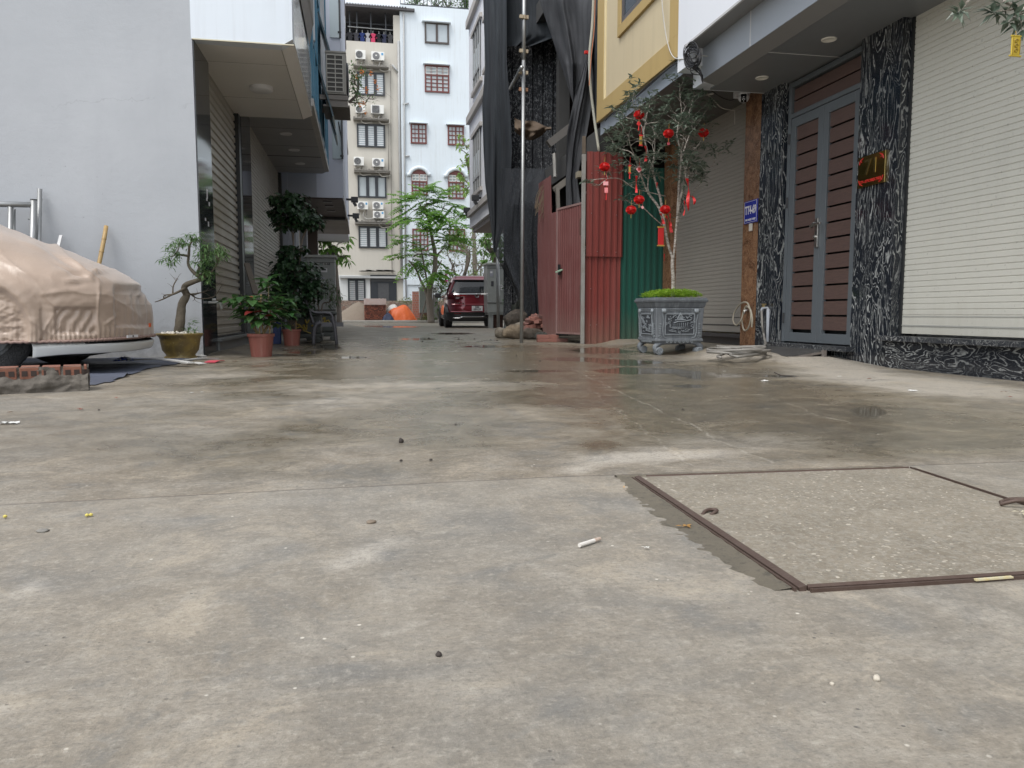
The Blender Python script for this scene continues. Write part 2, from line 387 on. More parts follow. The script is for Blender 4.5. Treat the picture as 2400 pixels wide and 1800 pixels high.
def ground_mat():
    t = NT('wet_concrete')
    at = lambda k: t.n('Attribute', attribute_name=k).outputs['Fac']
    big = t.noise(.9, 6, .6); med = t.noise(6.5, 10, .74, dist=.5); fine = t.noise(55, 8, .75)
    blo = t.noise(2.6, 10, .78, dist=1.1)
    strk = t.noise(1, 6, .7, t.map((2.2, 11, 1), (0, 0, .12)), .8)
    vfine = t.noise(300, 3, .8)
    warm = (.205, .165, .113); cool = (.172, .156, .13); lite = (.4, .375, .325)
    col = t.mix(t.ramp(big, (.36, 0.), (.64, 1.)), warm, cool)
    col = t.mix(t.math('MULTIPLY', t.ramp(med, (.42, 0.), (.72, 1.)), .55), col, lite)
    col = t.mix(t.math('MULTIPLY', t.ramp(med, (.28, 1.), (.5, 0.)), .55), col, (.14, .135, .12))
    col = t.mix(t.math('MULTIPLY', t.ramp(strk, (.54, 0.), (.74, 1.)), .2), col, (.38, .35, .3))
    col = t.mix(t.math('MULTIPLY', t.ramp(strk, (.3, 1.), (.42, 0.)), .15), col, (.17, .16, .135))
    col = t.mix(t.math('MULTIPLY', t.ramp(at('brown'), (0., 0.), (1., 1.)), .2), col, t.mix(.5, col, (.27, .205, .14)))
    col = t.mix(t.math('MINIMUM', t.math('MULTIPLY', t.math('MULTIPLY', at('dark'), t.ramp(blo, (.35, 1.), (.62, .25))), 1.25), .8), col, (.1, .105, .107))
    lf = t.ramp(t.math('MULTIPLY_ADD', t.math('SUBTRACT', med, .5), 1.1, at('lite')), (.25, 0.), (.75, 1.))
    col = t.mix(t.math('MULTIPLY', lf, .72), col, (.46, .42, .36))
    col = t.mix(t.math('MULTIPLY', t.ramp(blo, (.36, 1.), (.47, 0.)), .6), col, (.12, .12, .113))
    col = t.mix(t.math('MULTIPLY', t.ramp(blo, (.54, 0.), (.64, 1.)), .6), col, (.4, .34, .255))
    trw = t.noise(1, 9, .78, t.map((5, 42, 1), (0, 0, .1)), .5)
    col = t.mix(t.math('MULTIPLY', t.math('MULTIPLY', t.ramp(trw, (.36, 1.), (.46, 0.)), t.ramp(big, (.4, 1.), (.6, .1))), .35), col, (.13, .12, .1))
    col = t.mix(t.math('MULTIPLY', t.ramp(trw, (.58, 0.), (.66, 1.)), .12), col, (.44, .41, .35))
    # sand grain and pits
    col = t.mix(t.math('MULTIPLY', t.ramp(fine, (.53, 0.), (.66, 1.)), .5), col, (.42, .39, .33))
    col = t.mix(t.math('MULTIPLY', t.ramp(fine, (.33, 1.), (.47, 0.)), .6), col, (.11, .1, .085))
    vo = t.n('TexVoronoi'); vo.inputs['Scale'].default_value = 34; t.l(t.tc.outputs['Object'], vo.inputs['Vector'])
    g1 = t.noise(130, 5, .8); g2 = t.noise(17, 9, .82)
    col = t.mix(t.math('MULTIPLY', t.ramp(g1, (.32, 1.), (.48, 0.)), .75), col, (.085, .072, .053)); col = t.mix(t.math('MULTIPLY', t.ramp(g1, (.54, 0.), (.7, 1.)), .4), col, (.44, .39, .31))
    col = t.mix(t.math('MULTIPLY', t.ramp(g2, (.34, 1.), (.46, 0.)), .65), col, (.14, .135, .12)); col = t.mix(t.math('MULTIPLY', t.ramp(g2, (.57, 0.), (.67, 1.)), .35), col, (.46, .42, .35))
    pit = t.math('MULTIPLY', t.ramp(vo.outputs[0], (.05, 1.), (.1, 0.)), t.ramp(t.noise(6, 2), (.5, 0.), (.6, 1.)))
    col = t.mix(pit, col, (.09, .08, .07))
    v2 = t.n('TexVoronoi'); v2.inputs['Scale'].default_value = 21; t.l(t.map((1, 1, 1), (0, 0, .7), loc=(3, 1, 0)), v2.inputs['Vector'])
    peb = t.math('MULTIPLY', t.ramp(v2.outputs[0], (.04, 1.), (.075, 0.)), t.ramp(t.noise(5, 2, vec=t.map(loc=(9, 9, 0))), (.5, 0.), (.58, 1.)))
    col = t.mix(peb, col, (.62, .58, .5))
    # damp and puddles
    wn = t.math('ADD', at('wet'), t.math('MULTIPLY', t.math('SUBTRACT', t.noise(2.2, 7, .62, dist=.4), .5), 1.7))
    wet = t.ramp(wn, (.25, 0.), (.95, 1.))
    pn = t.math('ADD', at('pud'), t.math('MULTIPLY', t.math('SUBTRACT', t.noise(5, 4, .6), .5), .9))
    pud = t.ramp(pn, (.42, 0.), (.6, 1.))
    wc = t.mix(1., col, (.68, .66, .6), 'MULTIPLY')
    col = t.mix(wet, col, wc); col = t.mix(t.math('MULTIPLY', pud, .6), col, t.mix(1., wc, (.62, .6, .56), 'MULTIPLY'))
    # expansion joint across the lane, and hairline cracks
    sx = t.n('SeparateXYZ'); t.l(t.tc.outputs['Object'], sx.inputs[0]); X, Y = sx.outputs[0], sx.outputs[1]
    wob = t.math('MULTIPLY', t.math('SUBTRACT', t.noise(7, 4, .7), .5), .012)
    jy = t.math('MULTIPLY_ADD', t.math('ABSOLUTE', t.math('SUBTRACT', X, .5)), -.041, 2.036)
    jd = t.math('ABSOLUTE', t.math('SUBTRACT', t.math('ADD', Y, wob), jy))
    jl = t.math('MULTIPLY', t.ramp(jd, (.0015, 1.), (.0045, 0.)), t.ramp(X, (0., 1.), (1., 1.)))
    col = t.mix(t.math('MULTIPLY', jl, .85), col, (.07, .05, .04))
    sl = t.math('LESS_THAN', Y, jy)
    col = t.mix(t.math('MULTIPLY', sl, .25), col, t.mix(.5, col, (.46, .44, .395)))
    def crack(x0, amp, y0, y1, sc, c, w_=.0025, k=0., off=0):
        n = t.math('MULTIPLY', t.math('SUBTRACT', t.noise(sc, 5, .7, t.map((.4, 1, 1), loc=(off, off, 0))), .5), amp)
        d = t.math('ABSOLUTE', t.math('SUBTRACT', t.math('MULTIPLY_ADD', Y, k, t.math('ADD', X, n)), x0))
        m = t.math('MULTIPLY', t.ramp(d, (w_ * .5, 1.), (w_ * 1.6, 0.)), t.math('MULTIPLY', t.math('GREATER_THAN', Y, y0), t.math('LESS_THAN', Y, y1)))
        return t.math('MULTIPLY', m, t.math('MULTIPLY', t.ramp(med, (.4, .15), (.6, 1.)), .34)), c
    for c_, cc in (crack(.95, .16, 2.1, 6.2, 2.2, (.6, .57, .5), .0042, -.12), crack(.62, .2, 2.1, 4.6, 2.6, (.6, .57, .5), .003, -.16, 5), crack(1.4, .22, 2.6, 7, 2., (.5, .47, .4), .003, -.2, 9), crack(-.12, .2, 2.9, 4.1, 2.6, (.12, .11, .1), .004, .05, 13)):
        col = t.mix(c_, col, cc)
    rough = t.mix(wet, (.62, .62, .62), (.21, .21, .21)); rough = t.mix(pud, rough, (.035, .035, .035))
    rough = t.math('MULTIPLY_ADD', t.math('SUBTRACT', med, .5), .4, rough)
    rough = t.math('MAXIMUM', rough, .03)
    inv = t.math('SUBTRACT', 1., t.math('MULTIPLY', pud, .96))
    h = t.math('ADD', t.math('MULTIPLY', fine, .35), t.math('MULTIPLY', med, .9)); h = t.math('SUBTRACT', h, t.math('MULTIPLY', jl, 1.2)); h = t.math('SUBTRACT', h, t.math('MULTIPLY', pit, .5))
    h = t.math('ADD', t.math('MULTIPLY', trw, .5), t.math('MULTIPLY_ADD', vfine, .12, h))
    h = t.math('MULTIPLY', h, t.math('MULTIPLY', inv, t.math('MULTIPLY_ADD', wet, -.62, 1.)))
    t.bump(h, .55, .012)
    return t.fin(col, rough, 0, .5)
ground()

# kerb and raised strip at the end of the lane
m = gen('kerb_stone', (.42, .4, .36), (.3, .28, .25), 6, .7, .4, 40)
b = MB(); b.box(-9, 12, 37.6, 37.95, 0, .13)
tag(b.build('kerb', m, bevel=.02), 'pale stone kerb across the far end of the lane', kind='structure')
b = MB(); b.box(-9, 12, 37.95, 43.4, 0, .11)
tag(b.build('pavement', gen('earth', (.25, .215, .165), (.17, .145, .11), 2, .9, .6, 20)), 'bare earth strip behind the kerb', kind='structure')
# ================================================================ LEFT SIDE
M_grey = gen('grey_render', (.39, .405, .44), (.365, .38, .415), 1.2, .75, .35, 60, dist=.004, speck=.0)
def m_graywall():
    t = NT('grey_render_wall')
    n1 = t.noise(.8, 6, .6); n2 = t.noise(7, 6, .7); n3 = t.noise(1, 4, .6, t.map((3, 3, .5)))
    col = t.mix(t.ramp(n1, (.35, 0.), (.65, 1.)), (.375, .395, .42), (.42, .44, .465))
    col = t.mix(t.math('MULTIPLY', t.ramp(n3, (.5, 0.), (.7, 1.)), .25), col, (.34, .355, .38))
    sz = t.n('SeparateXYZ'); t.l(t.tc.outputs['Object'], sz.inputs[0])
    low = t.ramp(t.math('MULTIPLY_ADD', t.math('SUBTRACT', n2, .5), .7, sz.outputs[2]), (.05, 1.), (.5, 0.))
    col = t.mix(t.math('MULTIPLY', low, .5), col, t.mix(t.ramp(n2, (.45, 0.), (.6, 1.)), (.24, .24, .23), (.42, .42, .42)))
    dot = t.math('MULTIPLY', t.ramp(t.noise(22, 2, .5), (.745, 0.), (.77, 1.)), .5); col = t.mix(dot, col, (.12, .12, .13))
    sp = t.math('MULTIPLY', t.ramp(t.noise(60, 2, .5), (.69, 0.), (.72, 1.)), t.ramp(sz.outputs[2], (.5, 0.), (.8, 0.))); col = t.mix(sp, col, (.8, .8, .8))
    # hairline plaster crack
    cz = t.math('MULTIPLY_ADD', t.math('SUBTRACT', t.noise(.9, 6, .7), .5), .9, 2.5)
    d = t.math('ABSOLUTE', t.math('SUBTRACT', sz.outputs[2], cz)); cm = t.math('MULTIPLY', t.ramp(d, (.002, 1.), (.006, 0.)), t.ramp(t.noise(1.7, 3), (.45, 0.), (.55, 1.)))
    col = t.mix(t.math('MULTIPLY', cm, .35), col, (.2, .2, .22))
    h = t.math('ADD', t.noise(14, 6, .6), t.math('MULTIPLY', t.noise(90, 3, .6), .4)); t.bump(h, .3, .01)
    return t.fin(col, .72, 0, .3)
def granite(name, dark, light, amt=.5, sc=1., rot=(.0, 0, 0), rough=.12, stretch=(3.4, 3.4, .85), grain=.0):
    t = NT(name)
    v0 = t.map(tuple(s_ * sc for s_ in stretch), rot)
    w1 = t.n('TexNoise'); w1.inputs['Scale'].default_value = 1.3; w1.inputs['Detail'].default_value = 3; t.l(v0, w1.inputs['Vector'])
    vm = t.n('VectorMath', operation='MULTIPLY_ADD'); t.l(w1.outputs[1], vm.inputs[0]); vm.inputs[1].default_value = (1.2, 1.2, 1.2); t.l(v0, vm.inputs[2])
    n = t.noise(1.6, 4, .45, vm.outputs[0], .5)
    rid = t.math('ABSOLUTE', t.math('SUBTRACT', t.math('FRACT', t.math('MULTIPLY', n, 17.)), .5))
    vein = t.ramp(rid, (.33, 0.), (.43, 1.)); patch = t.ramp(t.noise(1.1, 5, .65, vm.outputs[0]), (.36, .12), (.62, 1.))
    brk = t.ramp(t.noise(34, 3, .6), (.36, 0.), (.5, 1.))
    f = t.math('MULTIPLY', t.math('MULTIPLY', vein, patch), t.math('MULTIPLY_ADD', brk, .7, .3))
    col = t.mix(t.math('MULTIPLY', f, amt), dark, light)
    col = t.mix(t.math('MULTIPLY', t.ramp(t.noise(120, 2, .5), (.6, 0.), (.7, 1.)), .25), col, tuple(.5 * (a + b_) for a, b_ in zip(dark, light)))
    return t.fin(col, rough, 0, .5)
M_gran = granite('black_wave_granite', (.012, .015, .021), (.36, .37, .36), 1.)
M_grandk = granite('dark_granite', (.03, .033, .038), (.1, .1, .1), .5, 1.5, rough=.07)
M_white = gen('white_paint_left', (.66, .71, .76), (.6, .66, .72), .8, .45, .1, 50, streak=.35, sc_col=(.36, .37, .37), dist=.002)
M_whiteT = gen('white_tile', (.62, .64, .64), (.5, .5, .5), 1.5, .1, .05, 5, streak=.8, sc_col=(.3, .29, .27))
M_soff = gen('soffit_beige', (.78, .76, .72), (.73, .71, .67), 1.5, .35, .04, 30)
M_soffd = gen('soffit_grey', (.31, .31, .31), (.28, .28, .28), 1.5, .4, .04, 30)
M_seam = gen('dark_seam', (.06, .058, .055), None, 3, .8, 0)
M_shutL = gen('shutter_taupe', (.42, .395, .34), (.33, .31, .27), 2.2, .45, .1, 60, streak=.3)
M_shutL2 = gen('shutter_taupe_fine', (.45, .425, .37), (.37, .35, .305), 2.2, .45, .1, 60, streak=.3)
M_black = gen('black_metal', (.02, .021, .023), (.03, .03, .032), 8, .4, .05, 60)
M_blue = gen('blue_metal', (.07, .22, .33), (.055, .17, .26), 2, .4, .05, 40)
M_bluelt = gen('blue_panel', (.3, .45, .52), (.24, .38, .45), 1.2, .35, .05, 20, streak=.4)
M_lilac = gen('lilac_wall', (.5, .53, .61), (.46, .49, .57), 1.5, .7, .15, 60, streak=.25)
M_lilacsh = gen('lilac_wall_shaded', (.36, .385, .44), (.33, .35, .4), 1.5, .7, .15, 60)  # darker copy of the lilac wall, with the shade put into its colour
M_glass = gen('glass_dark', (.035, .05, .06), (.05, .065, .075), 1, .06, 0)
M_diff = gen('lamp_diffuser', (.75, .75, .76), None, 3, .4, 0)
M_stonestep = gen('step_stone', (.13, .14, .14), (.19, .195, .19), 8, .45, .15, 60)
M_rail = gen('rail_dark', (.022, .024, .026), None, 5, .35, 0)
def shutter_mb(mb, x, y0, y1, z0, z1, pitch, depth, side=1, duty=.6, sag=None):
    """roller shutter in the plane X=x, slats along Y, facing +X when side=1"""
    prof = []; z = z1
    while z > z0 + 1e-6:
        zb = max(z0, z - pitch); a = z - (z - zb) * (1 - duty)
        prof += [(z, 0.), (z - (z - a) * .25, depth * -.9), (a, -depth), (a - (a - zb) * .12, 0.)]
        z = zb
    prof.append((z0, 0.)); n = len(prof); k = len(mb.v)
    for zz, d in prof:
        for yy in (y0, y1): mb.v.append((x + side * d, yy, zz))
    for i in range(n - 1):
        f = (k + 2 * i, k + 2 * i + 1, k + 2 * i + 3, k + 2 * i + 2)
        mb.f.append(f if side < 0 else f[::-1]); mb.mi.append(mb.m)
# ---------------- first house: grey gable wall, bay, shutter
ZS = 3.165
h1 = thing('grey_house', (-1.6, 8.36, 0), 'grey rendered house with a white bay over a taupe roller shutter', 'house')
b = MB(); b.box(-14, -1.605, 8.36, 8.6, 0, 5.2); b.box(-14, -1.9, 8.6, 11.5, 0, 5.2); b.build('wall', m_graywall(), h1)
b = MB(); b.prism([(-1.612, ZS - .004), (-.752, ZS - .016), (-.64, ZS + .05), (-.64, 5.2), (-1.612, 5.2)], 1, 8.352, 8.5)
b.build('bay_wall', M_white, h1)
b = MB(); b.box(-1.6, -.645, 8.51, 11.44, ZS + .06, 5.2); b.box(-.65, -.632, 8.505, 11.44, ZS + .062, 3.9); b.build('bay_side', M_whiteT, h1)
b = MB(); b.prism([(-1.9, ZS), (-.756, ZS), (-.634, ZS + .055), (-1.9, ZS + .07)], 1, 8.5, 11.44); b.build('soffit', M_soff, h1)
b = MB()
for yy in (9.05, 10.45): b.box(-1.85, -.757, yy, yy + .006, ZS - .002, ZS + .002)
b.box(-.77, -.764, 8.52, 11.43, ZS - .002, ZS + .002); b.build('soffit_joint', gen('joint_pale', (.36, .34, .3), None, 3, .7, 0), h1)
b = MB(); b.box(-1.6, -.628, 8.345, 8.36, ZS - .012, ZS - .001) ; b.build('edge_bead', gen('bead', (.6, .56, .42), None, 3, .6, 0), h1)
b = MB(); b.lathe([(0, -.055), (.12, -.05), (.135, -.035), (.14, 0)], (-1.14, 9.95, ZS), 28); b.build('ceiling_light', M_diff, h1, smooth=True)
b = MB(); b.box(-1.9, -1.6, 8.6, 9.12, 0, ZS); b.box(-1.602, -1.592, 8.37, 9.12, 0, ZS - .001); b.build('corner_pillar', M_grandk, h1)
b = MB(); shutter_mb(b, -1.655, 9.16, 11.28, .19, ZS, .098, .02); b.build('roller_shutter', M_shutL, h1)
b = MB(); b.box(-1.7, -1.61, 9.12, 9.16, .17, ZS); b.box(-1.7, -1.605, 11.28, 11.45, .17, ZS); b.box(-1.7, -1.62, 9.16, 11.28, .17, .195); b.build('shutter_rail', M_rail, h1)
b = MB(); b.box(-1.9, -1.57, 9.12, 12.3, .0, .135); b.box(-1.9, -1.54, 9.1, 12.32, .135, .172); b.build('door_step', M_stonestep, h1, bevel=.006)
# balcony ledge above the bay
b = MB(); b.prism([(-.631, 4.05), (-.585, 4.3), (-.57, 4.34), (-.57, 5.2), (-.631, 5.2)], 1, 8.36, 11.1)
b.build('bay_ledge', gen('ledge_grey', (.22, .205, .19), (.19, .18, .165), 2, .6, .1, 30), h1)
b = MB()
for z in (.75, 1.15): pass
# stickers on the granite pillar
b = MB()
for (px, py, s_) in ((485, 465, .1), (484, 470, .03), (490, 482, .04), (481, 517, .03), (488, 530, .05)):
    p = PX(px, py, -1.59); b.box(-1.591, -1.589, p.y, p.y + .05, p.z, p.z + s_)
b.split('paper_scrap', M_diff, h1)
# ---------------- second house: fine shutter, mirror granite pillar, blue front
Z2 = 3.36
h2 = thing('blue_front_house', (-1.6, 11.5, 0), 'narrow house with blue metal window front and dark soffit with round downlights', 'house')
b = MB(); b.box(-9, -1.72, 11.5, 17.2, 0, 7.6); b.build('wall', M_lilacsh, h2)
b = MB(); b.box(-1.72, -1.6, 11.46, 12.38, 0.173, Z2); b.build('granite_pillar', M_grandk, h2)
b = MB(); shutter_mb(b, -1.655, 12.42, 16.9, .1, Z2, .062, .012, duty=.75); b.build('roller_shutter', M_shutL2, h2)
b = MB(); b.box(-1.7, -1.62, 12.38, 12.42, .1, Z2); b.box(-1.72, -1.6, 16.9, 17.05, 0, Z2); b.box(-1.72, -1.6, 12.38, 17, 0, .1); b.build('shutter_rail', M_rail, h2)
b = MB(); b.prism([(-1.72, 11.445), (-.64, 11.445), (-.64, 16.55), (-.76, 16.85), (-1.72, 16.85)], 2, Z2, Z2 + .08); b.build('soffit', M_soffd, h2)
b = MB()
for yy in (12.9, 14.2, 16.2): b.box(-1.7, -.66, yy, yy + .008, Z2 - .002, Z2 + .002)
b.box(-1.7, -.66, 15.1, 15.13, Z2 - .004, Z2 + .002); b.split('soffit_joint', M_seam, h2)
for px, py in ((670, 313), (689, 351), (703, 383)):
    p = G(px, py, Z2); b = MB(); b.lathe([(0, -.004), (.075, -.005), (.095, -.012), (.1, 0)], p, 24); b.build('downlight', M_diff, h2, smooth=True)
b = MB(); b.box(-.7, -.615, 11.448, 16.6, Z2 - .006, Z2 + .1); b.build('fascia', gen('fascia_pale', (.5, .49, .47), (.4, .39, .37), 3, .6, .05, 30, streak=.5), h2)
b = MB(); b.box(-1.72, -.66, 11.5, 16.6, Z2 + .1, 7.6); b.build('front_panel', M_bluelt, h2)
b = MB()
for yy in (11.55, 12.1, 12.9, 13.9, 14.9, 15.8, 16.5): b.box(-.68, -.61, yy, yy + .07, Z2 + .1, 7.5)
for zz in (3.5, 4.35, 5.6, 6.9): b.box(-.67, -.62, 11.5, 16.6, zz, zz + .08)
b.build('blue_frame', M_blue, h2)
b = MB()
for yy in (12.25, 13.1, 14.1, 15.1, 16.0): b.box(-.662, -.655, yy, yy + .6, Z2 + .3, 4.3); b.box(-.662, -.655, yy, yy + .6, 4.5, 5.5); b.box(-.662, -.655, yy, yy + .6, 5.75, 6.8)
b.build('window_glass', M_glass, h2)
b = MB()
for yy, z0 in ((12.9, 3.55), (14.2, 3.55), (13.3, 4.5)):
    b.prism([(-.62, z0 + .8), (-.40, z0 + .02), (-.38, z0 + .04), (-.6, z0 + .83)], 1, yy, yy + .85)
b.build('open_sash', gen('sash_dark', (.03, .07, .09), None, 3, .3, 0), h2)
b = MB()
for yy in (11.9, 14.6, 15.4): b.box(-.64, -.6, yy, yy + .1, 4.4, 7.5)
b.build('white_mullion', gen('mullion', (.6, .62, .64), (.5, .51, .53), 4, .5, .05, 30), h2)
# ---------------- third house: lilac, open awning windows, brown soffit
h3 = thing('lilac_house', (-1.5, 17.1, 0), 'pale lilac house with open awning windows and a projecting floor over a brown soffit', 'house')
YF, ZF = 17.25, 2.93
xe = PY(805, 462, YF).x
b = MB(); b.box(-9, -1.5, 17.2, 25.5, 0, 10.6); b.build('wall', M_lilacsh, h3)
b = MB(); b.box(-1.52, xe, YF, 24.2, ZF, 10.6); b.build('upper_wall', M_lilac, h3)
b = MB(); b.box(-1.53, PY(742, 430, YF).x, YF - .012, YF, ZF + .01, ZF + .85); b.build('recess_shade_sheet', M_lilacsh, h3)  # thin sheet on the wall face; the shade of a recess is in its colour
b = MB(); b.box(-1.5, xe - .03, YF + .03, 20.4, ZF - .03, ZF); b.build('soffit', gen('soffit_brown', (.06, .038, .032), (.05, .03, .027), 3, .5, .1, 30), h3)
b = MB(); b.box(-1.5, xe - .03, 20.4, 20.6, ZF - .10, ZF); b.build('beam', M_black, h3)
b = MB(); b.box(-1.5, xe + .03, 20.6, 24.1, ZF - .09, ZF - .0); b.build('far_soffit', gen('soffit_tan', (.24, .2, .17), (.2, .17, .145), 2, .5, .1, 30), h3)
b = MB(); b.box(xe - .012, xe + .012, YF + .01, 24.2, ZF - .06, ZF + .05)
b.build('drip_edge', gen('drip', (.45, .43, .42), None, 3, .5, 0), h3)
for py_ in (473, 483, 494):
    p = G(768 + (py_ - 473) * .4, py_, ZF - .03); b = MB(); b.box(p.x - .09, p.x + .09, p.y - .12, p.y + .12, ZF - .045, ZF - .028); b.build('downlight', M_black, h3)
def awning(z0, z1, open_, yb=YF):
    a = PY(780, 400, yb).x; c = PY(801, 400, yb).x
    b = MB(); b.box(a, c, yb - .02, yb, z0, z1); b.build('window_pane', gen('pane_pale', (.48, .55, .58), (.42, .5, .53), 1.5, .15, 0), h3)
    b = MB(); b.box(a - .03, c + .03, yb - .03, yb - .0, z1, z1 + .05); b.box(c, c + .04, yb - .035, yb + .0, z0, z1); b.box(c - .02, c + .05, yb - open_, yb - open_ + .03, z0, z0 + .04)
    b.bar((c + .02, yb - .03, z1), (c + .03, yb - open_, z0 + .02), .03); b.bar((c - .05, yb - .03, z1 - .2), (c + .03, yb - open_ * .6, z0 + .3), .015)
    b.build('window_frame', M_black, h3)
awning(3.75, 4.72, .25); awning(6.25, 8.3, .3); awning(4.9 + .2, 5.35, .05)
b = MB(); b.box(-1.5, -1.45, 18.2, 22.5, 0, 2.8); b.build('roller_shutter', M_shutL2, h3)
b = MB(); b.box(-1.5, -1.3, 19.8, 20.1, 0, ZF - .03); b.box(-1.5, -1.35, 17.25, 18.0, 0, ZF - .03); b.split('pillar', gen('pil_lilac', (.38, .4, .45), None, 2, .7, .1, 40), h3)
b = MB(); b.box(-1.5, -1.2, 22.8, 23.1, 0, 2.84); b.build('brown_pillar', gen('pil_brown', (.13, .1, .085), None, 2, .5, .1, 40), h3)
# far left continuation of the row, seen edge on
h4 = thing('end_house', (-1.2, 25.5, 0), 'last white house of the left row seen edge on beyond the lilac house', 'house')
b = MB(); b.box(-9, -.42, 25.5, 31, 3.2, 15); b.box(-9, -1.6, 25.5, 31, 0, 3.2); b.build('wall', gen('white_edge', (.62, .63, .66), (.54, .55, .58), 2, .7, .1, 40, streak=.4), h4)
b = MB()
for z0 in (3.9, 7.4, 10.7): b.box(-.43, -.39, 25.9, 27.6, z0, z0 + 2.0)
b.split('window', M_glass, h4)
b = MB()
for z0 in (3.8, 7.3, 10.6): b.prism([(25.8, z0 - .1), (27.7, z0 - .1), (27.7, z0), (25.9, z0), (25.9, z0 + 2.1), (27.7, z0 + 2.1), (27.7, z0 + 2.2), (25.8, z0 + 2.2)], 0, -.43, -.36)
b.split('window_surround', gen('sur_brown', (.25, .22, .2), None, 2, .6, 0), h4)

# ---------------- big air conditioner on a bracket
YA = 13.0
def big_ac():
    p0 = PY(762, 120, YA); p1 = PY(812, 222, YA); x0, x1, z0, z1 = p0.x, p1.x, p1.z, p0.z
    t = thing('air_conditioner', ((x0 + x1) / 2, YA + .4, z0), 'large grimy air conditioner seen end on, on a bracket beside the blue window front', 'air conditioner')
    mc = gen('ac_grimy', (.33, .32, .29), (.2, .19, .17), 3, .5, .1, 40, streak=.7, sc_col=(.12, .11, .1))
    b = MB(); b.box(x0, x1, YA, YA + .85, z0, z1 - .02); b.box(x0 - .005, x1 + .005, YA - .01, YA + .86, z1 - .02, z1 + .015); b.build('casing', mc, t, bevel=.008)
    xa, xb, xm = x0 + .02, x1 - .05, (x0 + x1) / 2 - .015
    b = MB(); b.box(xa, xb, YA - .008, YA - .002, z0 + .035, z1 - .055); b.build('coil', gen('coil_dark', (.035, .033, .03), (.06, .055, .05), 20, .6, .3, 150), t)
    b = MB(); n = 8
    for i in range(n + 1):
        z = z0 + .03 + (z1 - z0 - .09) * i / n; b.box(xa - .008, xb + .008, YA - .018, YA - .008, z, z + .016)
    for x in (xa - .008, xm, xb - .006): b.box(x, x + .014, YA - .022, YA - .01, z0 + .03, z1 - .045)
    b.build('grille', gen('ac_grille', (.42, .41, .37), (.3, .29, .26), 6, .5, .05, 60), t)
    b = MB(); b.lathe([(0, 0), (.3, 0), (.3, .02), (.26, .035), (0, .04)], (0, 0, 0), 24)
    b.v = [(x1 + z, YA + .42 + x * .95, (z0 + z1) / 2 + y * .95) for x, y, z in b.v]; b.build('fan_guard', M_black, t)
    b = MB(); b.box(x0 - .1, x1 + .03, YA - .02, YA + .03, z0 - .09, z0 - .02); b.box(x0 - .1, x1 + .03, YA + .8, YA + .85, z0 - .09, z0 - .02)
    b.box(x0 + .0, x1 + .02, YA, YA + .8, z0 - .17, z0 - .09); b.box(x0 - .05, x1 + .05, YA - .02, YA + .85, z0 - .2, z0 - .17)
    b.build('bracket', gen('bracket', (.13, .12, .11), (.2, .18, .16), 8, .6, .1, 40), t)
big_ac()
# ================================================================ FAR END OF THE LANE
YB = 46.
M_beige = gen('beige_wall', (.56, .535, .48), (.5, .475, .42), .35, .8, .2, 12, streak=.3, sc_col=(.3, .28, .25), dist=.01)
M_pale = gen('pale_blue_wall', (.68, .74, .79), (.62, .69, .74), .3, .8, .2, 12, streak=.5, sc_col=(.45, .47, .46), dist=.01)
M_dframe = gen('dark_frame', (.035, .04, .048), None, 3, .4, 0)
M_rframe = gen('maroon_frame', (.16, .045, .04), (.13, .04, .035), 3, .5, 0)
M_curt = gen('pane_curtain', (.5, .55, .57), (.4, .45, .47), 2, .3, 0)
M_panelt = gen('pane_light', (.5, .56, .6), (.38, .43, .46), 1.2, .12, 0)
M_ledge = gen('mossy_ledge', (.16, .155, .14), (.3, .28, .25), 3, .9, .6, 20, dist=.03)
M_acw = gen('ac_white', (.78, .78, .75), (.7, .7, .67), 2, .5, 0)
M_pipe = gen('grey_pipe', (.42, .43, .43), (.33, .34, .34), 2, .5, 0)
def q(px, py, Y=YB): return PY(px, py, Y)
def rect(b, x0, y0, x1, y1, Y, dy):
    """box whose front face covers the photo rectangle on the plane at depth Y"""
    a, c = q(x0, y0, Y), q(x1, y1, Y); b.box(a.x, c.x, Y, Y + dy, c.z, a.z); return a, c
hA = thing('beige_apartment_house', (q(860, 700).x, YB, 0), 'tall beige house with dark framed windows and rows of air conditioners', 'house')
xl = q(700, 300).x; xm = q(940, 300).x; ztA = q(860, 98).z
b = MB(); b.box(xl, xm, YB, YB + 10, 0, ztA); b.build('wall', M_beige, hA)
# roof terrace under sheet metal
xr = q(922, 80).x; xs_ = q(938, 80).x; zc = q(860, 20).z
b = MB(); b.box(xr, xs_, YB, YB + .2, ztA, q(930, 36).z); b.box(xl, xs_, YB + 5, YB + 5.2, ztA, zc - .3); b.build('terrace_wall', M_beige, hA)
b = MB(); b.box(xl, xr + 1.2, YB - .35, YB + 5.4, zc - .06, zc + .06)
n = 40
for i in range(n): x = xl + (xs_ + .4 - xl) * i / n; b.box(x, x + .09, YB - .4, YB + 5.4, zc + .06, zc + .1)
b.build('roof', gen('sheet_roof', (.1, .095, .1), (.07, .065, .07), 3, .6, 0), hA)
b = MB()
for i in range(6): z = ztA + .35 + i * .42; b.box(xl, xr + .3, YB + 1 + i * .6, YB + 1.08 + i * .6, zc - .5 + 0 * i - i * .01, zc - .42)
for x in (q(818, 60).x, q(835, 60).x, q(868, 60).x, q(903, 60).x): b.box(x, x + .07, YB + .35, YB + .42, ztA, zc)
for i in range(5): z = zc - .35 - i * .32; b.box(xl, xr + .2, YB + 4.5, YB + 4.56, z, z + .04)
b.build('roof_truss', M_dframe, hA)
b = MB(); b.box(xl, xr + .1, YB + 4.6, YB + 4.7, ztA, zc); b.build('terrace_screen', gen('screen_dark', (.03, .033, .04), (.05, .05, .06), 1, .8, 0), hA)
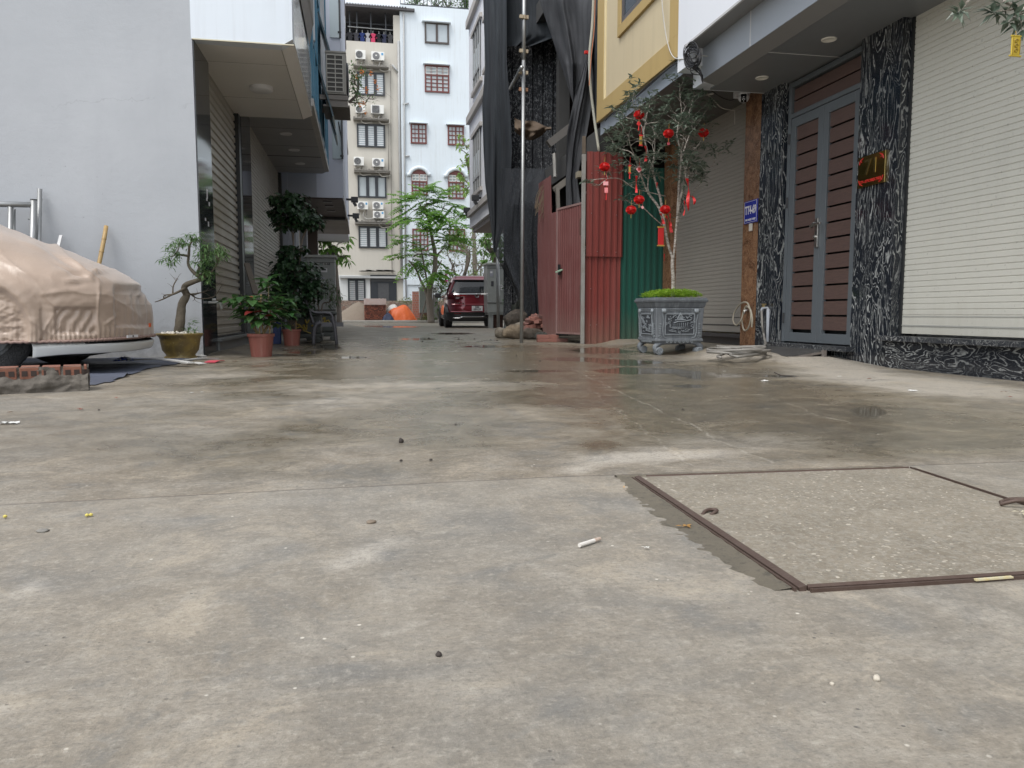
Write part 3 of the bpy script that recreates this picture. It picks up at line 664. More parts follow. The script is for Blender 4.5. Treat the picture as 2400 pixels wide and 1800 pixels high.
# windows
WA = [(836, 168, 902, 226), (836, 290, 903, 347), (838, 411, 906, 465), (840, 530, 908, 582)]
def window3(parent, x0, y0, x1, y1, louver=True, cols=3, Y=YB, pane=M_curt, fm=M_dframe):
    a, c = q(x0, y0, Y), q(x1, y1, Y); W_ = c.x - a.x; fw = .09
    f = MB(); f.box(a.x, c.x, Y - .09, Y + .02, a.z - fw, a.z); f.box(a.x, c.x, Y - .09, Y + .02, c.z, c.z + fw)
    for i in range(cols + 1):
        x = a.x + (W_ - fw) * i / cols; f.box(x - (.04 if 0 < i < cols else 0), x + fw + (.04 if 0 < i < cols else 0), Y - .085, Y + .02, c.z + fw, a.z - fw)
    fo = f.build('window', fm, parent)
    p = MB(); p.box(a.x + fw, c.x - fw, Y - .03, Y - .01, c.z + fw, a.z - fw)
    p.build('pane', pane if not louver else M_panelt, fo)
    if louver:
        s_ = MB(); nl = int((a.z - c.z) / .13); 
        for i in range(nl):
            z = c.z + fw + (a.z - c.z - 2 * fw) * i / nl; s_.box(a.x + fw, c.x - fw, Y - .05, Y - .04, z, z + .05)
        s_.build('louvre', gen('louvre', (.74, .76, .77), (.66, .69, .7), 2, .4, 0), fo)
    return fo
for k, (x0, y0, x1, y1) in enumerate(WA):
    window3(hA, x0, y0, x1, y1, louver=(k != 2))
    b = MB(); a = q(x0 - 8, y0 - 9); c = q(x1 + 8, y0 - 2); rr = random.Random(k)
    b.box(a.x, c.x, YB - .5, YB, c.z, a.z)
    for i in range(18):
        x = a.x + (c.x - a.x) * i / 18; b.box(x, x + .12, YB - .52 - rr.random() * .04, YB - .02, a.z - .02, a.z + rr.random() * .09)
    b.build('window_ledge', M_ledge, hA)
b = MB(); a = q(796, 640); c = q(944, 643); b.box(a.x, c.x, YB - .25, YB, q(0, 645).z, q(0, 640).z); b.build('band_course', M_pipe, hA)
b = MB(); rr = random.Random(4)
for i in range(30): x = q(842 + i * 2.6, 636); b.box(x.x, x.x + .22, YB - .3, YB - .1, x.z - .02, x.z + rr.random() * .09)
b.build('rubble_ledge', M_ledge, hA)
b = MB(); rect(b, 786, 645, 868, 704, YB - .03, .03); b.build('ground_floor_wall', gen('gf_white', (.66, .68, .68), (.55, .56, .55), 1, .8, .1, 12, streak=.5), hA)
window3(hA, 815, 653, 857, 706, True, 2)
b = MB(); rect(b, 868, 644, 930, 712, YB - .05, .05); b.build('gate', M_dframe, hA)
b = MB(); rect(b, 886, 664, 912, 712, YB - .08, .03); rect(b, 868, 645, 930, 660, YB - .08, .03); b.build('gate_panel', gen('gate_grey', (.09, .095, .1), (.05, .05, .055), 6, .5, 0), hA)
b = MB(); rect(b, 784, 671, 790, 692, YB - .06, .02); b.build('small_window', M_dframe, hA)
# pipes
def wallpipe(pxs, r=.05, parent=hA, mt=M_pipe, dy=.1):
    b = MB(); b.tube([PY(x, y, YB - dy) for x, y in pxs], r, 8); b.build('pipe', mt, parent, smooth=True)
wallpipe([(934, 96), (936, 300), (941, 640)], .07); wallpipe([(919, 152), (936, 172)], .06)
wallpipe([(915, 150), (919, 640)], .02, mt=M_ledge); wallpipe([(910, 290), (911, 420)], .02, mt=M_ledge)

# nine outdoor units on the beige house
M_fan = gen('fan_dark', (.1, .1, .105), None, 3, .5, 0); M_fang = gen('fan_grey', (.2, .2, .21), None, 3, .5, 0)
ACS = [(833, 116, 857, 139, 0, 'air conditioner, left one of the topmost pair under the clothes line'), (870, 120, 901, 142, 1, 'air conditioner, right one of the topmost pair under the clothes line'),
       (833, 246, 856, 265, 0, 'air conditioner, left one of the second pair, beside orange flowers'), (869, 245, 900, 267, 2, 'air conditioner with grey square fan panel, right one of the second pair'),
       (829, 367, 853, 388, 0, 'air conditioner, left one of the third pair on the beige house'), (872, 370, 901, 391, 1, 'air conditioner, right one of the third pair, with a blue sticker'),
       (837, 472, 863, 491, 1, 'air conditioner, left one of the lowest group of three'), (873, 472, 899, 491, 1, 'air conditioner, upper one of the two stacked ones'), (874, 494, 901, 512, 1, 'air conditioner, lower one of the two stacked ones')]
for x0, y0, x1, y1, kind, d in ACS:
    a, c = q(x0, y0, YB - .45), q(x1, y1, YB - .45); W_ = c.x - a.x; Hh = a.z - c.z
    t = thing('air_conditioner', ((a.x + c.x) / 2, YB - .3, c.z), 'white ' + d, 'air conditioner', 'air conditioners on the far beige house')
    b = MB(); b.box(a.x, c.x, YB - .45, YB - .12, c.z, a.z); b.build('casing', M_acw, t, bevel=.015)
    fx = a.x + W_ * .37; fz = c.z + Hh * .5; r = min(Hh * .42, W_ * .34)
    if kind == 2: b = MB(); b.box(fx - r, fx + r, YB - .47, YB - .44, fz - r, fz + r); b.build('fan_surround', M_fang, t)
    b = MB(); b.lathe([(0, .03), (r, .02), (r, 0)], (0, 0, 0), 20); b.v = [(fx + x, YB - .45 - z - (.02 if kind == 2 else 0), fz + y) for x, y, z in b.v]; b.build('fan', M_fan if kind != 1 else M_fang, t)
    b = MB()
    for k in range(4): b.lathe([(r * (.25 + .2 * k), 0), (r * (.29 + .2 * k), .01)], (0, 0, 0), 20)
    b.v = [(fx + x, YB - .5 - z, fz + y) for x, y, z in b.v]; b.build('fan_grille', M_pipe, t)
    if kind == 1:
        b = MB(); b.lathe([(0, .02), (r * .22, .01), (r * .22, 0)], (0, 0, 0), 12); b.v = [(fx + x, YB - .51 - z, fz + y) for x, y, z in b.v]; b.build('fan_hub', M_acw, t)
        b = MB(); b.box(c.x - W_ * .24, c.x - W_ * .08, YB - .456, YB - .45, a.z - Hh * .4, a.z - Hh * .12); b.build('sticker', gen('sticker_blue', (.12, .35, .6), None, 3, .4, 0), t)
    b = MB()
    for x in (a.x + W_ * .15, c.x - W_ * .18): b.box(x, x + .04, YB - .42, YB - .38, c.z - .32, c.z); b.box(x, x + .04, YB - .42, YB, c.z - .05, c.z); b.bar((x + .02, YB - .4, c.z - .3), (x + .02, YB - .02, c.z - .02), .03)
    b.build('bracket', gen('ac_bracket', (.16, .15, .14), None, 3, .6, 0), t)
    b = MB(); xx = c.x - W_ * .3
    b.tube(path_smooth([(xx, YB - .25, c.z), (xx - .1, YB - .25, c.z - .3), (xx + .1, YB - .2, c.z - .5), (xx + .55, YB - .15, c.z - .42)]), .035, 6); b.build('hose', gen('ac_hose', (.62, .6, .56), None, 3, .5, 0), t, smooth=True)

# clothes hung out under the roof
rod = MB(); a = q(815, 62, YB + .3); c = q(922, 71, YB + .3); rod.tube([a, c], .025, 6)
tag(rod.build('clothes_rail', M_pipe), 'thin metal clothes rail under the sheet roof of the beige terrace', 'rail')
CL = [(820, 'black shirt at the left end of the clothes rail', (.02, .02, .025)), (835, 'dark grey shirt, second from left on the clothes rail', (.05, .05, .06)), (849, 'navy blue shirt on the terrace clothes rail', (.02, .04, .16)), (862, 'light grey shirt on the terrace clothes rail', (.42, .42, .45)),
      (874, 'pinkish red shirt on the terrace clothes rail', (.6, .06, .14)), (888, 'black shirt just right of the red shirt on the rail', (.015, .015, .02)), (900, 'dark blue shirt, third from right end of the rail', (.03, .035, .07)), (914, 'charcoal shirt at the right end of the clothes rail', (.06, .06, .065))]
for i, (px, lb, col) in enumerate(CL):
    p = q(px, 70 + (px - 820) * .06, YB + .3); rr = random.Random(i)
    t = thing('hanging_shirt', p, lb, 'shirt', 'clothes drying under the terrace roof')
    h_ = .78 + rr.random() * .3; w_ = .14
    b = MB()
    sil = [(-.05, 0), (-.15, -.04), (-.26, -.24), (-.19, -.28), (-w_ + .02, -.2), (-w_ + .03, -h_), (w_ - .03, -h_), (w_ - .02, -.2), (.19, -.28), (.26, -.24), (.15, -.04), (.05, 0)]
    b.prism([(p.x + x, p.z - .12 + z) for x, z in sil], 1, p.y - .03, p.y + .03); b.build('shirt', gen('cloth_%d' % i, col, None, 3, .9, .2, 20), t)
    b = MB(); b.tube([(p.x, p.y, p.z + .02), (p.x, p.y, p.z - .1), (p.x - .15, p.y, p.z - .16)], .01, 4); b.tube([(p.x, p.y, p.z - .1), (p.x + .15, p.y, p.z - .16)], .01, 4); b.build('hanger', M_acw, t)

# ---------------- pale blue house
hB = thing('pale_blue_house', (q(1010, 700).x, YB, 0), 'tall pale blue white house with maroon window frames at the lane end', 'house')
zB = q(1020, 22).z; xB1 = q(1140, 300).x
b = MB(); b.box(xm + .002, xB1 + 6, YB - .12, YB + 10, 0, q(960, 14).z); b.build('wall', M_pale, hB)
b = MB(); b.box(xm + .2, xB1, YB - .2, YB - .12, q(0, 660).z - .02, q(0, 646).z); b.build('band_course', M_pale, hB)
wallpipe([(946, 30), (948, 360), (951, 640)], .05, hB, dy=.2); wallpipe([(944, 245), (958, 242)], .05, hB, dy=.2); wallpipe([(950, 366), (960, 366)], .05, hB, dy=.2); wallpipe([(948, 470), (952, 700)], .04, hB, dy=.2)
YC = YB - .12
def mullwin(x0, y0, x1, y1, cols, rows, top=0, arch=False):
    a, c = q(x0, y0, YC), q(x1, y1, YC); fw = .085; W_ = c.x - a.x
    f = MB(); f.box(a.x, c.x, YC - .08, YC + .02, a.z - fw, a.z); f.box(a.x, c.x, YC - .08, YC + .02, c.z, c.z + fw)
    zt = a.z - fw - top
    for i in range(cols + 1): x = a.x + (W_ - fw) * i / cols; f.box(x, x + fw, YC - .075, YC + .02, c.z + fw, a.z - fw)
    if top: f.box(a.x + fw, c.x - fw, YC - .078, YC + .02, zt - .04, zt + .04)
    if arch:
        for s_ in range(12):
            t0, t1 = math.pi * s_ / 12, math.pi * (s_ + 1) / 12; xm_ = (a.x + c.x) / 2
            p0 = (xm_ - W_ / 2 * math.cos(t0), a.z + .22 * math.sin(t0)); p1 = (xm_ - W_ / 2 * math.cos(t1), a.z + .22 * math.sin(t1))
            f.prism([(p0[0], a.z - .001), p0, p1, (p1[0], a.z - .001)], 1, YC - .07, YC + .01)
    fo = f.build('window', M_rframe, hB)
    p = MB(); p.box(a.x + fw, c.x - fw, YC - .03, YC - .01, c.z + fw, a.z - fw); p.build('pane', M_curt, fo)
    g_ = MB(); 
    for i in range(cols):
        xa = a.x + (W_ - fw) * i / cols + fw; xb = a.x + (W_ - fw) * (i + 1) / cols
        for r_ in range(1, rows): z = c.z + fw + (zt - c.z - fw) * r_ / rows; g_.box(xa, xb, YC - .06, YC - .03, z - .025, z + .025)
        if cols == 2: xc = (xa + xb) / 2; g_.box(xc - .02, xc + .02, YC - .062, YC - .03, c.z + fw, zt)
    g_.build('glazing_bar', M_rframe, fo)
    if top:
        d_ = MB()
        for i in range(2):
            xa = a.x + W_ * (.05 + .48 * i); xb = xa + W_ * .42; z0_, z1_ = zt + .07, a.z - fw - .05
            for (u, v) in (((xa, z0_), (xb, z0_)), ((xb, z0_), (xb, z1_)), ((xb, z1_), (xa, z1_)), ((xa, z1_), (xa, z0_)), ((xa, (z0_ + z1_) / 2), (xb, (z0_ + z1_) / 2)), (((xa + xb) / 2, z0_), ((xa + xb) / 2, z1_))):
                d_.bar((u[0], YC - .07, u[1]), (v[0], YC - .07, v[1]), .03)
        d_.build('fretwork', M_acw, fo)
    return a, c
mullwin(995, 152, 1053, 219, 4, 4, top=.48)
for (x0, y0, x1, y1) in ((962, 289, 1000, 338), (1049, 294, 1087, 342)): mullwin(x0, y0, x1, y1, 2, 4)
for (x0, y0, x1, y1) in ((964, 404, 1002, 458), (1050, 406, 1088, 467)): mullwin(x0, y0, x1, y1, 2, 4, top=.45, arch=True)
for (x0, y0, x1, y1) in ((966, 536, 1004, 588), (1052, 536, 1090, 590)): mullwin(x0, y0, x1, y1, 2, 4)
a, c = q(995, 52, YC), q(1052, 105, YC)
f = MB(); W_ = c.x - a.x
for bx in ((a.x, c.x, a.z - .09, a.z), (a.x, c.x, c.z, c.z + .09), (a.x, a.x + .09, c.z + .09, a.z - .09), (c.x - .09, c.x, c.z + .09, a.z - .09), (a.x + W_ / 2 - .06, a.x + W_ / 2 + .06, c.z + .09, a.z - .09)): f.box(bx[0], bx[1], YC - .09, YC + .02, bx[2], bx[3])
fo = f.build('window', gen('brown_frame', (.08, .065, .06), None, 2, .5, 0), hB); p = MB(); p.box(a.x + .09, c.x - .09, YC - .04, YC - .02, c.z + .09, a.z - .09); p.build('pane', M_panelt, fo)
for (x0, x1, y) in ((989, 1057, 50), (992, 1056, 150), (959, 1003, 288), (1046, 1090, 292)):
    b = MB(); rect(b, x0, y - 2.2, x1, y + .6, YC - .3, .3); b.build('window_ledge', M_pale, hB)
for x0, x1, y in ((960, 1004, 396), (1046, 1092, 399)):
    b = MB(); P0 = [q(x0 - 6, y + 13, YC - .1), q(x0, y + 13, YC - .1)] + [q(x0 + (x1 - x0) * i / 10, y + 9 - 12 * math.sin(math.pi * i / 10) ** .8, YC - .1) for i in range(1, 10)] + [q(x1, y + 13, YC - .1), q(x1 + 6, y + 13, YC - .1)]
    b.tube(P0, .11, 6); b.build('window_hood', M_pale, hB, smooth=True)
b = MB(); rect(b, 972, 590, 992, 607, YC - .5, .45); b.build('sheet_box', M_pipe, hB)
# parapet railing and roof plants
b = MB(); zr = q(0, 12).z; x0 = q(938, 5).x; x1 = q(1102, 5).x; z0 = q(960, 14).z
i = 0; x = x0
while x < x1 + 5: b.box(x, x + .03, YB + .1, YB + .13, z0, z0 + 1.6); x += .22
b.box(x0, x1 + 5, YB + .09, YB + .14, z0 + .1, z0 + .15); b.box(x0, x1 + 5, YB + .09, YB + .14, z0 + 1.0, z0 + 1.05); b.build('railing', M_dframe, hB)
def bush(name, label, cat, boxes, n, L, mats, seed, stems=True, group=None, base=None):
    rng = random.Random(seed); cs = [b_[0] for b_ in boxes]
    base = base or Vector((sum(c.x for c in cs) / len(cs), cs[0].y, min(c.z - b_[1][2] for c, b_ in zip(cs, boxes))))
    t = thing(name, base, label, cat, group); lf = MB(); st = MB(); T = []
    for c, r in boxes:
        for _ in range(n):
            while 1:
                p = Vector([rng.uniform(-1, 1) for _ in range(3)])
                if p.length < 1: break
            T.append(c + Vector((p.x * r[0], p.y * r[1], p.z * r[2])))
    for p in T:
        for _ in range(3):
            d = Vector((rng.gauss(0, 1), rng.gauss(0, 1), rng.gauss(-.1, .6)))
            lf.leaf(p + Vector([rng.gauss(0, L * .6) for _ in range(3)]), d, (rng.gauss(0, .4), rng.gauss(0, .4), 1), L * rng.uniform(.6, 1.2), L * .45)
    if stems:
        tips = []; grow(st, base, T[::max(1, len(T) // 40)], rng, .012, tips); st.build('stem', M_bark, t)
    lf.build('foliage', mats, t); return t
M_bark = gen('bark_grey', (.2, .17, .14), (.12, .1, .085), 14, .85, .6, 50, dist=.004)
M_leafr = leafmat('leaf_roof', (.07, .14, .04), (.1, .2, .05))
for i, (px, lb, cm, rw) in enumerate(((975, 'sparse pink flowering shrub behind the roof railing, left', M_leafr, 26), (1040, 'leafy dark shrub behind the roof railing, middle', M_leafr, 34), (1090, 'dense green shrub at the right end of the roof railing', M_leafr, 12))):
    c = q(px, 8, YB + .6); bush('roof_shrub', lb, 'shrub', [(c, (rw * .0255, .4, .55 if i < 2 else .7))], 110 if i < 2 else 200, .16, cm, 50 + i, group='shrubs along the far roof railing')

# ---------------- low wall, sand, bricks, tarpaulin
def m_stonewall():
    t = NT('low_stone_wall'); v = t.n('TexVoronoi', feature='F1'); v.inputs['Scale'].default_value = 7; t.l(t.map((1, 1, 1.7)), v.inputs['Vector'])
    e = t.n('TexVoronoi', feature='DISTANCE_TO_EDGE'); e.inputs['Scale'].default_value = 7; t.l(t.map((1, 1, 1.7)), e.inputs['Vector'])
    c = t.mix(t.math('FRACT', t.math('MULTIPLY', v.outputs[1], 3.)), (.22, .13, .1), (.27, .23, .19)); c = t.mix(t.ramp(e.outputs[0], (.03, 0.), (.07, 1.)), (.1, .09, .08), c)
    t.bump(e.outputs[0], .6, .03); return t.fin(c, .9)
b = MB(); a = q(745, 705, 43.5); c = q(1120, 705, 43.5); b.box(a.x - 4, c.x + 6, 43.5, 43.75, 0, q(900, 705, 43.5).z); 
tag(b.build('low_wall', m_stonewall()), 'low brown rubble wall behind the sand heap and brick stack', 'wall')
def sand():
    t = NT('sand'); n = t.noise(3, 8, .7); t.bump(t.noise(12, 8, .7), .6, .05); m = t.fin(t.mix(n, (.23, .19, .15), (.16, .13, .1)), .95)
    c = G(842, 757, .12); c = Vector((PY(842, 750, 41.6).x, 41.6, .11)); b = MB()
    L_ = c.x - PY(775, 750, 41.6).x; Rr = PY(905, 750, 41.6).x - c.x; hz = PY(842, 706, 41.6).z - .11
    def fn(u, v):
        a = u * 2 * math.pi; rx = (Rr if math.cos(a) > 0 else L_); r = v
        x = c.x + rx * r * math.cos(a); y = c.y + 1.5 * r * math.sin(a)
        z = .11 + hz * max(0, (1 - r ** 1.15)) + .06 * noise.noise((x * 2, y * 2, 0)) * (1 - r)
        return (x, y, z - .01 * (r > .99))
    b.grid(fn, 56, 22, True); tag(b.build('sand_heap', m, smooth=True), 'brown heap of builders sand left of the brick stack', 'sand heap')
sand()
def brickmat(name, c1, c2, mortar, sc, bw=.22, rh=.065, ms=.012, roughv=.9, msc=None):
    t = NT(name); g = t.n('TexBrick'); t.l(t.n('CombineXYZ').outputs[0], g.inputs['Vector'])
    s_ = t.n('SeparateXYZ'); t.l(t.tc.outputs['Object'], s_.inputs[0]); cb = g.inputs['Vector'].links[0].from_node
    t.l(t.math('ADD', s_.outputs[0], s_.outputs[1]), cb.inputs[0]); t.l(s_.outputs[2], cb.inputs[1])
    g.inputs['Scale'].default_value = 1; g.inputs['Brick Width'].default_value = bw; g.inputs['Row Height'].default_value = rh; g.inputs['Mortar Size'].default_value = ms
    g.inputs['Color1'].default_value = (*c1, 1); g.inputs['Color2'].default_value = (*c2, 1); g.inputs['Mortar'].default_value = (*mortar, 1)
    n = t.noise(sc, 5, .7); t.bump(g.outputs[1], -.6, .01); return t.fin(t.mix(t.math('MULTIPLY', n, .5), g.outputs[0], tuple(v * .5 for v in c1)), roughv)
YK = 39.4
a, c = q(854, 711, YK), q(905, 755, YK)
t = thing('brick_stack', ((a.x + c.x) / 2, YK, .11), 'tall square stack of red bricks under a plastic topped pallet sheet', 'brick stack')
b = MB(); rng = random.Random(3); z = .17; bh = .058; nx = 16; W_ = c.x - a.x
while z < a.z - .01:
    for i in range(nx):
        for yy in (YK, YK + 1.02):
            x = a.x + W_ * i / nx; b.box(x + .004, x + W_ / nx - .012, yy + rng.uniform(-.02, .02), yy + .2, z, z + bh - .012)
    for j in range(5):
        for xx in (a.x, c.x - .07): b.box(xx + rng.uniform(-.02, .02), xx + .08, YK + .22 + j * .16, YK + .36 + j * .16, z, z + bh - .012)
    z += bh
b.build('brick_course', islemat('brick_red', (.38, .13, .08), (.1, .045, .04)), t)
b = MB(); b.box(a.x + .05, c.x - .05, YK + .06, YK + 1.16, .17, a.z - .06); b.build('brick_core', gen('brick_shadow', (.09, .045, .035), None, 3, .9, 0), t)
b = MB(); zt = q(880, 700, YK).z; b.box(a.x - .02, c.x + .02, YK - .03, YK + 1.25, a.z - .08, zt)
for i in range(12): x = a.x + W_ * i / 12; b.box(x, x + .08, YK - .05, YK + 1.2, a.z - .06 + .04 * rng.random(), zt + .03 * rng.random())
b.build('cover_sheet', gen('stack_top', (.46, .3, .27), (.55, .5, .48), 6, .6, .4, 20), t)
b = MB(); b.box(a.x, c.x, YK + .02, YK + 1.2, .11, .15); b.build('pallet', gen('pallet', (.22, .1, .08), None, 3, .9, 0), t)
def drape(cx0, cx1, y0, y1, zt, seed, foot=.11):
    rng = random.Random(seed)
    def fn(u, v):
        a = u * 2 * math.pi; ex = (abs(math.cos(a)) ** .6) * (1 if math.cos(a) > 0 else -1); ey = (abs(math.sin(a)) ** .6) * (1 if math.sin(a) > 0 else -1)
        k = min(1, v * 1.7); r = v ** .75
        fold = 1 + .05 * math.sin(a * 9 + 3 * noise.noise((a, seed, 0))) * sstep(.5, 1, v) + .03 * math.sin(a * 23 + seed) * sstep(.6, 1, v)
        x = (cx0 + cx1) / 2 + (cx1 - cx0) / 2 * r * ex * fold; y = (y0 + y1) / 2 + (y1 - y0) / 2 * r * ey * fold
        z = foot + (zt - foot) * (1 - v ** 2.4) * (.94 + .3 * noise.noise((x * 1.6, y * 1.6, seed))) + .06 * abs(noise.noise((x * 5, y * 5, seed))) * (1 - v)
        z += .08 * (1 - k)
        return (x, y, z)
    return fn
YT = 39.5
a, c = q(904, 718, YT), q(974, 757, YT)
def tarp():
    t = NT('orange_tarp'); n = t.noise(2.4, 6, .7); t.bump(t.noise(3, 5, .6, dist=1.5), .5, .06); return t.fin(t.mix(n, (.72, .15, .03), (.6, .1, .02)), .5)
b = MB(); b.grid(drape(a.x - .12, c.x + .1, YT - .1, YT + 1.3, a.z - .04, 3), 90, 26, True); tag(b.build('orange_tarpaulin', tarp(), smooth=True), 'bright orange tarpaulin draped over a heap beside the brick stack', 'tarpaulin')
b = MB(); b.grid(drape(a.x - .1, c.x - .6, YT + .15, YT + 1.7, a.z + .06, 5), 60, 20, True); tag(b.build('white_sheet', gen('white_sheet', (.62, .62, .6), (.45, .45, .44), 3, .7, .4, 9), smooth=True), 'crumpled white sheet sticking up behind the orange tarpaulin', 'sheet')
b = MB(); b.grid(drape(a.x - .2, a.x + .42, YT - .3, YT + .35, .42, 8), 50, 18, True); tag(b.build('navy_sack', gen('navy_sack', (.03, .05, .12), (.02, .02, .03), 5, .7, .4, 9), smooth=True), 'dark blue sack slumped at the left foot of the orange tarpaulin', 'sack')

# ---------------- sheet metal bin store, posts, brick pier, sign
YP = 38.6
a, c = q(983, 675, YP), q(1009, 733, YP)
t = thing('metal_cupboard', ((a.x + c.x) / 2, YP, 0), 'pale grey corrugated metal cupboard standing on bricks behind the tree', 'cupboard')
b = MB(); b.box(a.x, c.x, YP, YP + .5, c.z, a.z)
for i in range(9): x = a.x + (c.x - a.x) * i / 9; b.box(x, x + .025, YP - .02, YP, c.z, a.z)
b.build('body', gen('cupboard_grey', (.38, .4, .38), (.3, .32, .3), 2, .6, .1, 20, streak=.5), t)
b = MB(); b.box(a.x - .03, c.x + .03, YP - .04, YP + .55, a.z, a.z + .04); b.build('lid', gen('cup_lid', (.2, .21, .2), None, 2, .6, 0), t)
b = MB(); b.box(a.x, c.x, YP + .02, YP + .5, .0, c.z); b.build('brick_base', brickmat('brick_base', (.25, .1, .07), (.3, .13, .09), (.2, .18, .16), 5), t)
a, c = q(967, 683, 40.5), q(982, 735, 40.5)
b = MB(); b.box(a.x, c.x, 40.5, 40.9, .1, a.z); tag(b.build('brick_pier', brickmat('brick_pier', (.36, .13, .09), (.42, .17, .12), (.3, .28, .25), 5, .12, .12, .012)), 'short red brick pier left of the metal cupboard', 'pier')
a, c = q(1016, 690, 38.3), q(1027, 755, 38.3)
b = MB(); b.box(a.x, c.x, 38.3, 38.5, .0, a.z); tag(b.build('concrete_post', gen('post_conc', (.3, .29, .27), (.2, .19, .18), 5, .9, .3, 20)), 'square concrete post behind the small white notice', 'post')
b = MB(); a = q(1008, 672, 38.0); c = q(985, 752, 38.0); b.tube([a, c], .035, 6)
tag(b.build('leaning_stick', M_bark), 'thin stick leaning against the metal cupboard', 'stick')
YS = 38.0
a, c = q(1004.5, 672, YS), q(1025.5, 687.5, YS)
t = thing('notice_board', ((a.x + c.x) / 2, YS, c.z), 'small white notice with black capitals fixed in front of the tree trunk', 'sign')
b = MB(); b.box(a.x, c.x, YS, YS + .015, c.z, a.z); b.build('board', gen('board_white', (.8, .8, .82), None, 2, .5, 0), t)
b = MB()
for k, s_ in enumerate(('CẤM', 'ĐỔ RÁC')):
    v, f = text_mesh(s_, .12, frameM(((a.x + c.x) / 2, YS - .002, a.z - .1 - k * .135), (1, 0, 0), (0, 0, 1)), .001, bold=.004)
    b.add(v, f)
b.build('lettering', gen('ink_black', (.02, .02, .025), None, 2, .6, 0), t)
b = MB(); b.box((a.x + c.x) / 2 - .02, (a.x + c.x) / 2 + .02, YS + .02, YS + .05, .0, a.z); b.build('stake', M_bark, t)

# ---------------- tree at the lane end
def pinnate(lf, p, d, rng, L, wd, n=9):
    d = Vector(d).normalized(); up = Vector((0, 0, 1)); sd = d.cross(up)
    sd = sd.normalized() if sd.length > .01 else Vector((1, 0, 0)); pts = []
    for i in range(n + 1):
        t_ = i / n; pts.append(p + d * L * t_ - up * L * .28 * t_ * t_)
    for i in range(1, n + 1):
        a_ = pts[i]; s_ = 1 - abs(i / n - .45) * .9
        for sg in (-1, 1):
            lf.leaf(a_, sd * sg + d * .45 - up * .18 + Vector([rng.gauss(0, .1) for _ in range(3)]), (0, 0, 1), wd * s_ * rng.uniform(.8, 1.15), wd * .42)
    return pts
def ptree():
    rng = random.Random(11); Y0 = 36.3
    base = G(1012, 757); base = Vector((PY(1014, 740, Y0).x, Y0 + .8, 0)); Y0 = base.y
    t = thing('young_tree', base, 'young tree with feathery compound leaves in front of the pale blue house', 'tree')

    st = MB(); J1 = q(1020, 600, Y0); J2 = q(1006, 515, Y0)
    st.tube(path_smooth([base, q(1006, 680, Y0), q(1018, 640, Y0), J1, q(1013, 560, Y0), J2]), [.17 - .11 * i / 40 for i in range(41)], 8)
    st.tube(path_smooth([base + Vector((.1, 0, 0)), q(1000, 690, Y0), q(985, 655, Y0), q(975, 632, Y0), q(958, 610, Y0)]), [.08 - .05 * i / 32 for i in range(33)], 6)
    st.tube(path_smooth([q(1008, 690, Y0), q(1001, 660, Y0), q(990, 600, Y0), q(982, 560, Y0)]), [.06 - .04 * i / 24 for i in range(25)], 6)
    st.tube(path_smooth([q(1010, 676, Y0), q(1020, 640, Y0), q(1035, 610, Y0)]), [.05 - .025 * i / 16 for i in range(17)], 6)
    ends = [(930, 560, -1), (945, 470, -1), (968, 455, -.3), (1000, 440, .2), (1040, 445, .6), (1075, 478, 1), (1095, 500, 1), (1088, 540, 1), (1050, 560, .6), (950, 505, -1), (975, 520, -.5), (1030, 500, .4), (1060, 520, 1), (1010, 470, 0), (935, 600, -1), (990, 590, -.5), (1040, 580, .7), (1010, 610, .3), (985, 480, -.3), (1025, 460, .3), (1070, 555, .8), (1000, 545, -.3), (960, 620, -.7), (1035, 640, .5), (1015, 650, .2), (1005, 505, 0), (1050, 475, .5), (965, 560, -.6), (1095, 470, .8), (1080, 600, .6)]
    tips = []; ends = ends[:26]; T = [q(x, y, Y0 + rng.uniform(-1, 1)) * .86 + (J1 if y > 545 else J2) * .14 for x, y, s_ in ends]
    grow(st, J2, [p for p, e in zip(T, ends) if e[1] < 545], rng, .02, tips, jit=.06); grow(st, J1, [p for p, e in zip(T, ends) if e[1] >= 545], rng, .02, tips, jit=.06)
    st.build('trunk', M_bark, t, smooth=True)
    lf = MB(); rc = MB()
    for p, d in tips:
        for k in range(8):
            a = rng.uniform(0, 6.28); dd = Vector((math.cos(a), math.sin(a), rng.uniform(-.4, .5))) + d * .5
            pts = pinnate(lf, p + Vector([rng.gauss(0, .1) for _ in range(3)]), dd, rng, rng.uniform(.7, 1.15), .32, 9); rc.tube(pts, .008, 3, False)
    lf.build('foliage', leafmat('leaf_fern', (.06, .15, .03), (.22, .42, .08), .4, .4), t); rc.build('leaf_stalk', gen('stalk', (.14, .2, .06), None, 2, .6, 0), t)
ptree()
M_leafsp = leafmat('leaf_sparse', (.13, .17, .08), (.3, .33, .2), .6)
def sparse(px0, px1, py0, py1, Y, n, seed, name, label, cat, lm, L=.14, per=3, group=None):
    rng = random.Random(seed); base = Vector((PY((px0 + px1) / 2, 740, Y).x, Y, 0)); t = thing(name, base, label, cat, group)
    T = [q(rng.uniform(px0, px1), rng.uniform(py0, py1), Y + rng.uniform(-1, 1)) for _ in range(n)]
    st = MB(); tips = []; grow(st, base, T, rng, .012, tips, jit=.08); st.build('stem', M_bark, t)
    lf = MB()
    for p, d in tips:
        for _ in range(per):
            dd = Vector([rng.gauss(0, 1) for _ in range(3)]) + d * .5; lf.leaf(p + Vector([rng.gauss(0, .07) for _ in range(3)]), dd, (rng.gauss(0, .4), 0, 1), L * rng.uniform(.6, 1.2), L * .5)
    lf.build('foliage', lm, t); return t
sparse(1040, 1150, 545, 680, 40., 170, 21, 'sparse_bush', 'sparse grey green twiggy bush behind the dark red car', 'bush', M_leafsp, .17, 5)
